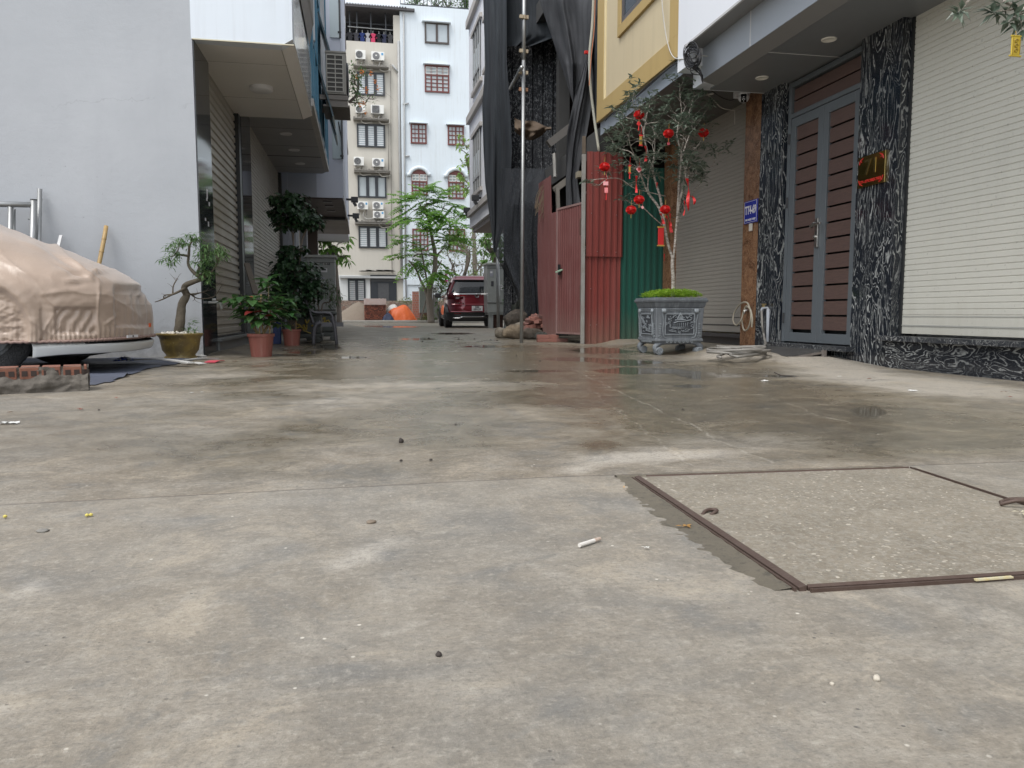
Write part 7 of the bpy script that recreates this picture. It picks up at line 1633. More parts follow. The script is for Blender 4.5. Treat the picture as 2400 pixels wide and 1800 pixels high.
sticker(t, 752, 629, 767, 638, 17.49, M_stk); o = sticker(t, 753, 630, 764, 634, 17.487, M_stkd, 'printed_mark'); sticker(t, 742, 650, 761, 654, 17.49, M_stkg); sticker(t, 749, 659, 764, 671, 17.49, M_stk, 'notice', ['NGUY HIỂM', 'CÓ ĐIỆN'], .045)
t, a, c = cabinet(1142, 1197, 616, 733, 23.6, .7, 'right grey electric cabinet on legs beside the dark red car', True, 707)
sticker(t, 1148, 634, 1156, 648, 23.59, M_stkg); sticker(t, 1149, 636, 1154, 640, 23.585, M_stk); sticker(t, 1151, 659, 1157, 671, 23.59, M_stkd, 'lock'); sticker(t, 1173, 667, 1186, 680, 23.59, M_stk, 'notice', ['CHÚ Ý', 'CÓ ĐIỆN'], .05)
hangc = sparse(1184, 1216, 665, 720, 22.6, 26, 41, 'twig_plant', 'few leafy twigs in front of the right electric cabinet', 'plant', leafmat('leaf_twig', (.04, .09, .03), (.09, .17, .05)), .13, 7)

# ================================================================ SANDBAGS, BRICKS
def sandbag(px, py, Y, sx, sy, sz, rot, lb, seed, mt, z0=0.):
    c = PY(px, py, Y); c.z = z0 + sz * .5
    def fn(u, v):
        a = u * 2 * math.pi; ph = (v - .5) * math.pi; cp = abs(math.cos(ph)) ** .55; sp = math.sin(ph)
        p = Vector((math.cos(a) * cp * sx, math.sin(a) * cp * sy, sp * sz * .5))
        p *= 1 + .22 * noise.noise(p * 6 + Vector((seed, 0, 0))) + .16 * noise.noise(p * 15 + Vector((seed, 3, 0)))
        p.x += .25 * sx * max(0, math.cos(a)) ** 4 * (1 - abs(sp)); p = Matrix.Rotation(rot, 3, 'Y') @ p
        return c + p
    b = MB(); b.grid(fn, 44, 22, True); b.v = [(x, y, max(z, z0 + .004)) for x, y, z in b.v]
    return tag(b.build('sandbag', mt, smooth=True), lb, 'sack', 'dusty sacks beside the scaffold pole')
def bagmat(name, c, c2):
    t = NT(name); n = t.noise(4, 6, .7); f_ = t.noise(40, 4, .8); col = t.mix(t.ramp(n, (.35, 0.), (.6, 1.)), c, c2); col = t.mix(t.math('MULTIPLY', t.ramp(f_, (.6, 0.), (.7, 1.)), .6), col, (.42, .38, .3)); t.bump(t.noise(16, 9, .75, dist=1.5), 1., .05); return t.fin(col, .9)
B1 = bagmat('sack_tan', (.3, .24, .165), (.15, .115, .08)); B2 = bagmat('sack_dark', (.13, .105, .08), (.07, .06, .05)); B3 = bagmat('sack_pale', (.36, .33, .27), (.19, .16, .12))
sandbag(1176, 782, 13.9, .12, .13, .2, .3, 'small pale dusty sack at the left end of the pile', 1, B3)
sandbag(1205, 780, 13.5, .2, .16, .25, 0, 'plump tan sack standing at the front of the pile', 2, B1)
sandbag(1206, 745, 14., .2, .18, .3, -.5, 'slumped brown sack on top of the pile behind the pole', 3, B2, .2)
sandbag(1246, 782, 13.2, .19, .15, .2, .1, 'flattened dark sack right of the scaffold pole', 4, B2)
sandbag(1238, 768, 13.7, .24, .16, .22, .15, 'torn pale sack lying under the broken bricks', 5, B3, .08)
sandbag(1272, 783, 12.9, .13, .12, .13, 0, 'small dark green black sack beside the front bricks', 6, bagmat('sack_black', (.03, .035, .03), (.08, .08, .07)))
b = MB(); b.grid(lambda u, v: PY(1198 + 24 * u, 712 + 20 * v - 8 * u + 4 * math.sin(u * 6), 14. + .2 * v + .06 * math.sin(u * 9)), 20, 12); tag(b.build('plastic_sheet', gen('sheet_greyg', (.3, .33, .32), (.08, .11, .09), 12, .3, .3, 20), smooth=True), 'scrap of shiny grey green plastic above the sacks', 'plastic')
_t = NT('paver_red'); _n = _t.noise(30, 6, .75); _o = _t.n('ObjectInfo').outputs['Random']; _t.bump(_n, .5, .01); M_pb = _t.fin(_t.mix(_t.math('MULTIPLY', _n, .6), _t.mix(_o, (.34, .12, .085), (.12, .045, .04)), (.2, .16, .14)), .9)
def mkbrick(M):
    b = MB(); b.obox(M, .2, .1, .055); return b
rng = random.Random(37); first = None
spots = []
for k in range(16): spots.append((PY(1238 + 6.2 * (k % 8), 772 - 17 * (k // 8) - 12 * math.sin((k % 8) / 7 * 3.1) + rng.uniform(-4, 4), 13.3 + .12 * (k // 8) + rng.uniform(-.1, .1)), (rng.uniform(-.4, .4), rng.uniform(-.45, .45), rng.uniform(-1.4, 1.4)), 'broken red brick in the heap behind the sacks'))
for i in range(3):
    for j in range(2):
        p = PY(1275 + i * 21, 803, 11.85); spots.append((Vector((p.x, 11.9 + .01 * j, .03 + .058 * j)) if not (i == 2 and j == 1) else Vector((p.x - .12, 12.05, .03)), (0, 0, rng.uniform(-.15, .15)), 'red brick in the low stack by the gate, %s, %s layer' % (('left end', 'middle', 'right end')[i], ('bottom', 'top')[j])))
for k in range(5): spots.append((PY(1255 + 9 * k, 750 - 3 * k % 7, 13.3), (.1, rng.uniform(-.3, .3), rng.uniform(-.3, .3)), 'broken red brick in the heap behind the sacks'))
proto = None
for k, (p, r, lb) in enumerate(spots):
    if proto is None: b = MB(); b.box(-.1, .1, -.05, .05, -.028, .028); proto = b.build('brick', M_pb, bevel=.004); o = proto
    else: o = proto.copy(); COL.objects.link(o)
    p = Vector(p); p.z = max(p.z, .03); o.location = p; o.rotation_euler = r; tag(o, lb, 'brick', 'heaped red bricks behind the sacks' if 'heap' in lb else 'red bricks stacked by the gate')

# ================================================================ RED CAR
def red_car():
    Yr = 24.25; x0 = PY(1041, 740, 24.7).x; W_ = 1.84; cx = x0 + W_ / 2 + .03; yaw = math.atan2(.1, 2.7)
    t = thing('red_car', (cx, Yr, 0), 'dark red family car parked nose away beside the grey cabinet', 'car')
    paint = NT('car_paint'); paint.b.inputs['Coat Weight'].default_value = 1; paint.b.inputs['Coat Roughness'].default_value = .04; paint = paint.fin(paint.mix(paint.noise(300, 1), (.15, .006, .014), (.18, .01, .018)), .32, .45)
    Rz = Matrix.Translation((cx, Yr, 0)) @ Matrix.Rotation(-yaw, 4, 'Z')
    def T(b): b.v = [tuple(Rz @ Vector(v)) for v in b.v]; return b
    # stations along the length (local y: 0 = tail). profile half-width by height
    st = [(0.0, .36, .50, .90, .80), (.05, .30, .56, .93, .86), (.14, .27, .0, .0, .0)]
    def half(y, z):
        # half width at local height z (0..1.68) and station y
        base = .92; tum = .0
        if z > .98: tum = .27 * ((z - .98) / .7) ** 1.15
        if z < .5: tum = .05 * ((.5 - z) / .3)
        end = .07 * (1 - sstep(0, .5, y)) + .16 * sstep(3.7, 4.6, y)
        return base - tum - end
    def tail(z):        # how far the tail surface sits ahead of y=0 at height z
        if z < .45: return .06
        if z < .62: return .0
        if z < .95: return .05 * (z - .62) / .33 + .02
        if z < 1.05: return .07
        return .07 + .42 * ((z - 1.05) / .55) ** 1.1
    def roofz(y): return 1.66 - .04 * (1 - sstep(.2, 1.2, y)) - .05 * sstep(2.2, 3.0, y) - .62 * sstep(2.7, 3.75, y) - .1 * sstep(3.75, 4.6, y)
    zs = [.28 + (1.62 - .28) * i / 36 for i in range(37)]
    # rear + sides shell: rings by height
    b = MB(); N = 96
    def ringp(z, k):
        a = 2 * math.pi * k / N; c, s_ = math.cos(a), math.sin(a)   # a=0 right side, -pi/2 tail
        yt = tail(z); yn = 4.55 - (.25 * (z - .5) ** 2 if z < .9 else 0)
        if z > .92: yn = 3.65 - 1.35 * ((z - .92) / .72) ** .95
        hy = (yn - yt) / 2; ex = (abs(c) ** (2 / 5.)) * (1 if c > 0 else -1); ey = (abs(s_) ** (2 / 5.5)) * (1 if s_ > 0 else -1)
        y = yt + hy + hy * ey; return Vector((half(y, z) * ex, y, z))
    for z in zs:
        for k in range(N): b.v.append(tuple(ringp(z, k)))
    for j in range(len(zs) - 1):
        for k in range(N): b.f.append((j * N + k, j * N + (k + 1) % N, (j + 1) * N + (k + 1) % N, (j + 1) * N + k)); b.mi.append(0)
    kc = len(b.v); top = [ringp(1.62, k) for k in range(N)]
    for s_, zz in ((.93, 1.655), (.8, 1.675), (.4, 1.685)):
        cx_ = sum((p.y for p in top)) / N
        for p in top: b.v.append((p.x * s_, cx_ + (p.y - cx_) * s_, zz))
    for r_ in range(3):
        o0 = (len(zs) - 1) * N if r_ == 0 else kc + (r_ - 1) * N; o1 = kc + r_ * N
        for k in range(N): b.f.append((o0 + k, o0 + (k + 1) % N, o1 + (k + 1) % N, o1 + k)); b.mi.append(0)
    b.f.append(tuple(kc + 2 * N + k for k in range(N))); b.mi.append(0)
    T(b).build('body', paint, t, smooth=True)
    S = lambda x, z, out=.0: Vector((x, tail(z) - out - .004, z))
    def patch(name, poly_fn, mt, nu=24, nv=10, par=t, smooth=True):
        b = MB(); b.grid(poly_fn, nu, nv); return T(b).build(name, mt, par, smooth=smooth)
    def onrear(x, z, out): 
        # follow rounded tail in plan
        hw = half(.1, z); k = min(1, abs(x) / hw); y = tail(z) + .12 * k ** 7; return Vector((x, y - out, z))
    gl = gen('car_glass', (.015, .018, .02), None, 3, .03, 0)
    patch('rear_window', lambda u, v: onrear((u - .5) * 2 * (.76 - .16 * v), 1.1 + .42 * v, .012), gl)
    patch('spoiler', lambda u, v: onrear((u - .5) * 1.34, 1.53 + .07 * v, .09 - .07 * v), paint); patch('spoiler_gloss', lambda u, v: onrear((u - .5) * 1.3, 1.505 + .03 * v, .05 + .03 * v), M_black)
    ch = gen('chrome', (.7, .7, .7), None, 3, .12, 0, metal=1)
    patch('chrome_strip', lambda u, v: onrear((u - .5) * 1.5, 1.055 + .03 * v - .004 * math.cos(u * 6), .03), ch, 24, 1)
    for sx in (-1, 1):
        patch('tail_light', lambda u, v: onrear(sx * (.9 - .24 * u), .95 + .16 * v, .03 + .02 * (1 - u)), gen('light_dark', (.06, .005, .008), None, 3, .08, 0), 8, 4)
        patch('tail_light', lambda u, v: onrear(sx * (.88 - .5 * u), .9 + .06 * v + .02 * u, .028), gen('light_dark', (.06, .005, .008), None, 3, .08, 0), 8, 3)
        patch('tail_light', lambda u, v: onrear(sx * (.62 - .32 * u), 1.0 + .035 * v, .02), gen('light_red', (.3, .01, .012), None, 3, .1, 0), 8, 2)
        patch('reflector', lambda u, v: onrear(sx * (.68 - .22 * u), .405 + .055 * v, .035), gen('light_red', (.3, .01, .012), None, 3, .1, 0), 6, 2)
    patch('rear_bumper', lambda u, v: onrear((u - .5) * 1.86, .24 + .25 * v, .025 + .02 * math.sin(v * 3.1)), M_black)
    b = MB(); b.tube(path_smooth([onrear(-.72, .31, .07), onrear(-.5, .31, .07), onrear(-.42, .345, .07), onrear(0, .345, .07), onrear(.42, .345, .07), onrear(.5, .31, .07), onrear(.72, .31, .07)], 4), .016, 6); T(b).build('chrome_strip', ch, t, smooth=True)
    b = MB(); b.box(-.8, .8, .15, 4.2, .2, .32); T(b).build('underbody', M_black, t)
    patch('crease', lambda u, v: onrear((u - .5) * 1.5, .735 + .02 * v, .022 - .012 * v), paint, 24, 2); patch('crease', lambda u, v: onrear((u - .5) * 1.55, .505 + .02 * v, .03 - .02 * v), paint, 24, 2)
    patch('plate_recess', lambda u, v: onrear((u - .5) * (.9 - .25 * v) + .02, .55 + .16 * v, .004), paint, 10, 3)
    b = MB(); b.box(-.12, .22, -.035, -.02, .535, .69); pl = T(b).build('number_plate', M_diff, t)
    RM = Rz.to_3x3(); pM = lambda x, z: frameM(Rz @ Vector((x, -.037, z)), RM @ Vector((1, 0, 0)), (0, 0, 1))
    b = MB()
    for s_, z in (('30K', .652), ('059.37', .58)): v, f = text_mesh(s_, .085, pM(.05, z), .001, .003); b.add(v, f)
    b.build('digits', MATS['ink_black'], pl)
    b = MB(); v, f = text_mesh('CR-V', .07, frameM(Rz @ Vector((-.5, tail(.76) - .022, .775)), RM @ Vector((1, 0, 0)), (0, 0, 1)), .002, .001, fit=(.3, .045)); b.add(v, f); b.build('badge', ch, t)
    b = MB()
    for x in (-.035, .035): b.bar(Rz @ Vector((.05 + x * 1.3, .02, 1.07)), Rz @ Vector((.05 + x * .8, .03, .96)), .018)
    b.bar(Rz @ Vector((.02, .022, 1.012)), Rz @ Vector((.08, .022, 1.012)), .016)
    b.tube([Rz @ Vector((.05 + .068 * math.cos(a * .4), .022, 1.015 + .06 * math.sin(a * .4))) for a in range(17)], .006, 5); b.build('emblem', ch, t)
    # left side glass, mirror, handles
    def side(y, z, out): return Vector((-half(y, z) - out, y, z))
    for y0, y1 in ((.55, 1.15), (1.2, 2.05), (2.1, 2.95)): patch('side_window', lambda u, v: side(y0 + (y1 - y0) * u * (1 - .0 * v) + .1 * v * (1 if y0 < .6 else 0) - (.35 * v if y1 > 2.9 else 0) * u, 1.08 + .4 * v, .008), gl, 8, 6)
    patch('sill_trim', lambda u, v: side(.3 + 3.7 * u, .3 + .1 * v, .015), M_black, 10, 2)
    b = MB(); b.tube([side(.5, 1.07, .012), side(1.5, 1.05, .012), side(3.0, 1.02, .012)], .012, 5); T(b).build('chrome_strip', ch, t)
    b = MB(); b.box(-1.12, -.92, 2.75, 2.86, 1.0, 1.16); T(b).build('mirror', M_black, t, bevel=.03)
    b = MB(); b.tube([(-.6, .6, 1.69), (-.62, 1.2, 1.73), (-.62, 2.2, 1.72), (-.6, 2.6, 1.66)], .015, 6); b.tube([(.6, .6, 1.69), (.62, 1.2, 1.73), (.62, 2.2, 1.72), (.6, 2.6, 1.66)], .015, 6); T(b).build('roof_rail', M_black, t)
    for (x, y) in ((-.82, .75), (.82, .75), (-.82, 3.42), (.82, 3.42)):
        c = Rz @ Vector((x, y, .35)); w = thing('wheel', c - t.location, None, None); w.parent = t
        b = MB(); b.lathe([(.22, -.11), (.3, -.125), (.345, -.1), (.352, 0), (.345, .1), (.3, .125), (.22, .11)], (0, 0, 0), 36); b.v = [tuple(Rz @ Vector((x + v[2], y + v[0], .35 + v[1]))) for v in b.v]; b.build('tyre', tyre_mat(), w, smooth=True)
        b = MB(); b.lathe([(.215, .09), (.2, .06), (.06, .1), (0, .1)], (0, 0, 0), 20); sg = -1 if x < 0 else 1; b.v = [tuple(Rz @ Vector((x + v[2] * sg, y + v[0], .35 + v[1]))) for v in b.v]; b.build('rim', MATS['alloy'], w)
        b = MB(); b.cyl(Rz @ Vector((x * 1.0, y, .38)), .41, .2, RM @ Vector((1, 0, 0)), 28); b.build('wheel_arch', M_black, w)
red_car()
# ================================================================ CARVED PLANTER AND ITS TREE
YPn = 7.85
A0 = PY(1534, 697, YPn); B0 = PY(1660, 700, YPn); ZR = A0.z; sr = B0.x - A0.x; pcx, pcy = (A0.x + B0.x) / 2, YPn + sr / 2
def slate():
    t = NT('brushed_slate'); g = t.n('NewGeometry'); n = t.noise(6, 6, .65); s_ = t.noise(1, 4, .7, t.map((30, 30, 3)))
    col = t.mix(t.ramp(n, (.35, 0.), (.65, 1.)), (.033, .039, .047), (.07, .078, .09)); col = t.mix(t.math('MULTIPLY', t.ramp(s_, (.45, 0.), (.7, 1.)), .5), col, (.2, .22, .235))
    e = t.ramp(g.outputs['Pointiness'], (.54, 0.), (.64, 1.)); col = t.mix(t.math('MULTIPLY', e, .5), col, (.4, .43, .45)); t.bump(t.noise(40, 5, .7), .5, .006); return t.fin(col, .6)
M_sl = slate(); M_sll = gen('brushed_slate_light', (.3, .33, .35), (.13, .145, .16), 22, .6, .4, 60, dist=.004); M_sld = gen('slate_recess', (.035, .04, .047), (.055, .06, .07), 14, .7, .5, 50)
t = thing('carved_planter', (pcx, pcy, 0), 'square carved slate grey planter on scroll feet in front of the green hoarding', 'planter')
zf, zb0, zb1 = .115, .17, .515
def sq(b, h0, z0, h1, z1, ch=.0):
    v = [(pcx + sx * h_, pcy + sy * h_, z) for h_, z in ((h0, z0), (h1, z1)) for sx, sy in ((-1, -1), (1, -1), (1, 1), (-1, 1))]
    b.add(v, [(0, 3, 2, 1), (4, 5, 6, 7), (0, 1, 5, 4), (1, 2, 6, 5), (2, 3, 7, 6), (3, 0, 4, 7)])
hr = sr / 2; hb = hr * .91; hl = hr * .86
b = MB(); sq(b, hl, zb0, hb, zb1); b.build('body', M_sl, t, bevel=.012)
b = MB(); sq(b, hb * 1.0, zb1, hr * .97, ZR - .05); sq(b, hr, ZR - .05, hr * 1.02, ZR - .02); sq(b, hr * .985, ZR - .02, hr * .97, ZR); b.build('rim', M_sl, t, bevel=.006)
b = MB(); sq(b, hl * .94, zf, hl * 1.04, zb0 - .005); sq(b, hl * 1.05, zb0 - .02, hl * 1.03, zb0 + .012); b.build('base_skirt', M_sl, t, bevel=.008)
b = MB(); sq(b, hr * .9, ZR - .03, hr * .9, ZR - .012); b.build('soil', gen('soil', (.05, .035, .022), None, 20, .95, .5, 30), t)
def scroll(b, M, r, turns=1.6, w_=.012, flip=1):
    pts = []
    for i in range(28):
        k = i / 27; a = k * turns * 2 * math.pi; rr = r * (1 - .82 * k); pts.append(M @ Vector((flip * rr * math.cos(a), rr * math.sin(a), 0)))
    b.tube(pts, [w_ * (1 - .35 * i / 27) for i in range(28)], 6)
for sx in (-1, 1):
    for sy in (-1, 1):
        b = MB(); c = Vector((pcx + sx * hl * .86, pcy + sy * hl * .9, .045))
        b.tube(path_smooth([Vector((pcx + sx * hl * .55, c.y, .135)), Vector((pcx + sx * hl * .8, c.y, .125)), Vector((pcx + sx * hl * .98, c.y, .09)), Vector((c.x + sx * .02, c.y, .05)), Vector((c.x, c.y, .04))], 4), [.02, .021, .022, .024, .026, .028, .03, .031, .032, .033, .034, .036, .038, .04, .04, .04, .04], 8)
        b.cyl(c, .042, .085, (0, 1, 0), 16); b.build('foot', M_sl, t, smooth=False)
        if sy == -1: b = MB(); scroll(b, frameM((c.x, c.y - .046, c.z), (1, 0, 0), (0, 0, 1)), .036, 1.7, .007, sx); b.build('foot_scroll', M_sll, t, smooth=True)
rng = random.Random(3)
def facework(nx, ny, ux, uy, pavilion):
    """relief on one face; face normal (nx,ny), tangent (ux,uy)"""
    def Mz(z): h_ = hl + (hb - hl) * (z - zb0) / (zb1 - zb0); return Vector((pcx + nx * (h_ + .001), pcy + ny * (h_ + .001), z))
    U = Vector((ux, uy, 0)); Nn = Vector((nx, ny, 0)); L = lambda u, z, o=0.: Mz(z) + U * u + Nn * o
    b = MB(); z0, z1, w_ = .225, .445, .165
    for a, c in (((-w_, z0), (w_, z0)), ((w_, z0), (w_, z1)), ((w_, z1), (-w_, z1)), ((-w_, z1), (-w_, z0))): b.tube([L(a[0], a[1], .004), L(c[0], c[1], .004)], .0055, 6)
    b.build('panel_frame', M_sll, t)
    b = MB(); b.add([L(-w_, z0, .0015), L(w_, z0, .0015), L(w_, z1, .0015), L(-w_, z1, .0015)], [(0, 1, 2, 3)]); b.build('panel', M_sld, t)
    b = MB(); mid = (z0 + z1) / 2
    if pavilion:
        b.tube(path_smooth([L(-.075, mid + .015, .012), L(-.02, mid + .03, .014), L(.04, mid + .032, .014), L(.13, mid + .05, .012)], 4), [.006] * 13, 6); b.tube(path_smooth([L(-.06, mid + .045, .012), L(-.0, mid + .05, .014), L(.06, mid + .05, .014)], 4), .006, 6)
        b.tube(path_smooth([L(-.03, mid + .055, .01), L(-.02, mid + .085, .012), L(.0, mid + .105, .012), L(.02, mid + .085, .012), L(.03, mid + .055, .01)], 3), .007, 6); b.tube([L(0, mid + .1, .01), L(0, mid + .125, .01)], .005, 6)
        b.add([L(-.03, mid + .055, .01), L(.03, mid + .055, .01), L(.014, mid + .095, .011), L(-.014, mid + .095, .011)], [(0, 1, 2, 3)])
        for k in range(8): u = -.07 + k * .022; b.tube([L(u, mid - .03, .01), L(u, mid + .02, .01)], .003, 5)
        b.tube([L(-.09, mid - .032, .012), L(.1, mid - .032, .012)], .004, 5); b.tube([L(-.09, mid - .045, .012), L(.1, mid - .045, .012)], .003, 5)
        cl = [(-.12, .06), (-.09, .08), (-.06, .085), (.08, .075), (.11, .085), (.14, .07), (-.14, -.0), (-.12, -.02), (.13, -.0), (.14, -.03), (.04, -.07), (.07, -.075), (.1, -.065), (-.1, -.07), (-.13, .03), (.15, .03), (.0, -.085), (-.05, -.08)]
    else: cl = [(rng.uniform(-.14, .14), rng.uniform(-.085, .085)) for _ in range(24)]
    for u, dz in cl:
        for _ in range(7):
            a = rng.uniform(0, 6.28); u0, zz = u + rng.gauss(0, .012), mid + dz + rng.gauss(0, .008); b.tube([L(u0, zz, .006), L(u0 + .012 * math.cos(a), zz + .009 * math.sin(a), .01)], .0042, 5)
    for k in range(7): u0 = rng.uniform(-.14, .1); zz = mid + rng.uniform(-.09, -.04); b.tube(path_smooth([L(u0, zz, .007), L(u0 + .02, zz + .012, .009), L(u0 + .045, zz, .007)], 3), .003, 5)
    b.build('relief', M_sll, t, smooth=True)
    b = MB()
    for sx in (-1, 1):
        for z, r in ((.2, .02), (.235, .013), (.26, .012), (.285, .011), (.31, .01), (.335, .01)): scroll(b, frameM(L(sx * (.185 + .0 * z) * (hl / .22), z, .006), U * sx, (0, 0, 1)), r, 1.2, .0042)
        b.tube(path_smooth([L(sx * .205, .47, .004), L(sx * .2, .42, .012), L(sx * .19, .36, .008), L(sx * .195, .28, .008), L(sx * .18, .2, .008), L(sx * .14, .185, .004)], 4), .0045, 6)
        for k in range(3): b.tube([L(sx * (.2 - .012 * k), .5, .0), L(sx * (.2 - .012 * k), .46, .014 - .002 * k)], .014, 8)
    for k in range(7):
        u = (-.14 + k * .0467); scroll(b, frameM(Vector((pcx + nx * hl * 1.03, pcy + ny * hl * 1.03, .142)) + U * u, U * (1 if k < 3 else -1), (0, 0, 1)), .016, 1.2, .0045)
    for k in range(11):
        u0 = -.2 + k * .04; b.tube([L(u0, .485, .003), L(u0 + .034, .485, .003)], .0028, 4); b.tube([L(u0 + .02, .497, .003), L(u0 + .054 if k < 10 else u0 + .02, .497, .003)], .0028, 4)
    b.build('scrollwork', M_sll, t, smooth=True)
facework(0, -1, 1, 0, True); facework(-1, 0, 0, -1, False)
# grass filling
t2 = thing('potted_tree', (pcx, pcy, ZR - .03), 'slender tree with grey green leaves and red decorations, growing in the carved planter', 'tree')
b = MB(); rng = random.Random(44)
for k in range(2800):
    x, y = pcx + rng.uniform(-1, 1) * hr * .86, pcy + rng.uniform(-1, 1) * hr * .88; hh = ZR + .012 + .085 * (1 - abs((x - pcx) / hr) ** 3) * rng.random() ** .7
    a = rng.uniform(0, 6.28); b.leaf((x, y, hh - .01), (math.cos(a), math.sin(a), rng.uniform(.1, 1.3)), (0, 0, 1), rng.uniform(.028, .05), .011, .3, .3)
o = b.build('moss_plants', leafmat('leaf_moss', (.14, .3, .02), (.38, .55, .06), .5, .3), t2); o['kind'] = 'stuff'
Yt = pcy; Tq = lambda x, y, dy=0.: PY(x, y, Yt + dy)
def palebark():
    m_ = NT('pale_bark'); n = m_.noise(1, 5, .7, m_.map((20, 20, 60))); c_ = m_.mix(m_.ramp(n, (.42, 0.), (.56, 1.)), (.2, .17, .14), (.46, .42, .37)); c_ = m_.mix(m_.ramp(m_.noise(90, 3), (.6, 0.), (.68, 1.)), c_, (.07, .06, .05)); m_.bump(n, .3, .003); return m_.fin(c_, .8)
st = MB(); tips = []; rng = random.Random(2024)
st.tube(path_smooth([Tq(1578, 705), Tq(1578, 660), Tq(1576, 622), Tq(1577, 603)], 5), [.028, .026, .025, .024, .023, .022, .022, .021, .021, .021, .021, .021, .021, .021, .021, .021], 10)
L1 = path_smooth([Tq(1577, 606), Tq(1568, 580), Tq(1561, 550, -.02), Tq(1556, 520, -.04)], 5); R1 = path_smooth([Tq(1578, 606), Tq(1582, 570), Tq(1584, 540, .03), Tq(1588, 505, .05)], 5)
st.tube(L1, [.016] * 16, 8); st.tube(R1, [.014] * 16, 8)
def env(n, cx, cy, rx, ry, rd): 
    out = []
    while len(out) < n:
        v = Vector([rng.uniform(-1, 1) for _ in range(3)])
        if v.length < 1 and v.length > .35: out.append(Tq(cx + v.x * rx, cy + v.z * ry, v.y * rd))
    return out
TL = env(100, 1500, 320, 88, 130, .5) + [Tq(x, y, rng.uniform(-.4, .4)) for x, y in [(1479, 180), (1490, 200), (1470, 215), (1500, 195), (1418, 300), (1430, 305), (1445, 310), (1460, 260), (1440, 330), (1420, 330), (1455, 350), (1450, 380), (1462, 292), (1520, 250), (1535, 215)]]
TR = env(105, 1612, 310, 68, 140, .5) + [Tq(x, y, rng.uniform(-.4, .4)) for x, y in [(1584, 142), (1592, 150), (1586, 175), (1598, 165), (1560, 180), (1650, 215), (1640, 225), (1655, 245), (1645, 310), (1646, 260), (1620, 200), (1600, 230)]]
grow(st, L1[-1], TL, rng, .0017, tips, Vector((0, 0, 1)), .05, .4, .5, 5, .0015, .3); grow(st, R1[-1], TR, rng, .0017, tips, Vector((0, 0, 1)), .05, .4, .52, 5, .0022, .3)
side = []
st.tube(path_smooth([Tq(1555, 530), Tq(1530, 508, -.05), Tq(1505, 485, -.1), Tq(1480, 477, -.1)], 5), .006, 5); grow(st, Tq(1480, 477, -.1), [Tq(1448, 467, -.1), Tq(1460, 462, -.1), Tq(1475, 455, -.1)], rng, .003, tips)
st.tube(path_smooth([Tq(1560, 460), Tq(1520, 450, -.1), Tq(1485, 440, -.15), Tq(1455, 420, -.2), Tq(1425, 418, -.25), Tq(1375, 423, -.3)], 5), [.006 - .00012 * i for i in range(26)], 5); grow(st, Tq(1425, 418, -.25), [Tq(1410, 395, -.25), Tq(1375, 423, -.3), Tq(1368, 428, -.3), Tq(1415, 405, -.25)], rng, .0025, tips)
st.tube(path_smooth([Tq(1588, 500, .05), Tq(1625, 450, .1), Tq(1655, 410, .15), Tq(1672, 385, .2), Tq(1688, 352, .2)], 5), [.0065 - .00018 * i for i in range(21)], 5); grow(st, Tq(1684, 362, .2), [Tq(1672, 352, .2), Tq(1705, 332, .2), Tq(1718, 329, .2), Tq(1668, 362, .2), Tq(1698, 345, .2), Tq(1664, 345, .2)], rng, .0025, tips)
grow(st, Tq(1645, 425, .12), [Tq(1640, 405, .1), Tq(1650, 415, .1), Tq(1625, 415, .1), Tq(1655, 405, .15), Tq(1612, 400, .05), Tq(1620, 395, .05)], rng, .0028, tips)
grow(st, Tq(1590, 520, .04), [Tq(1600, 470, 0), Tq(1610, 462, 0), Tq(1605, 485, 0)], rng, .0028, tips)
st.build('trunk', palebark(), t2, smooth=True)
lf = MB()
for p, d in tips:
    n = rng.choice((7, 8, 9)); az = rng.uniform(0, 6.28)
    for k in range(n):
        a = az + k * 2.4; e = rng.uniform(-.35, .7); dd = (Vector((math.cos(a), math.sin(a), e)) + d * .35).normalized(); lf.leaf(p + d * rng.uniform(-.07, .01), dd, (rng.gauss(0, .2), rng.gauss(0, .2), 1), rng.uniform(.05, .1), rng.uniform(.022, .034), .35, .22)
    for k in range(5):
        a = rng.uniform(0, 6.28); lf.leaf(p - d * rng.uniform(.06, .2), (math.cos(a), math.sin(a), .4), (0, 0, 1), rng.uniform(.04, .075), .02, .3, .2)
lf.build('foliage', leafmat('leaf_greygreen', (.05, .08, .055), (.2, .25, .19), .35, .15), t2)
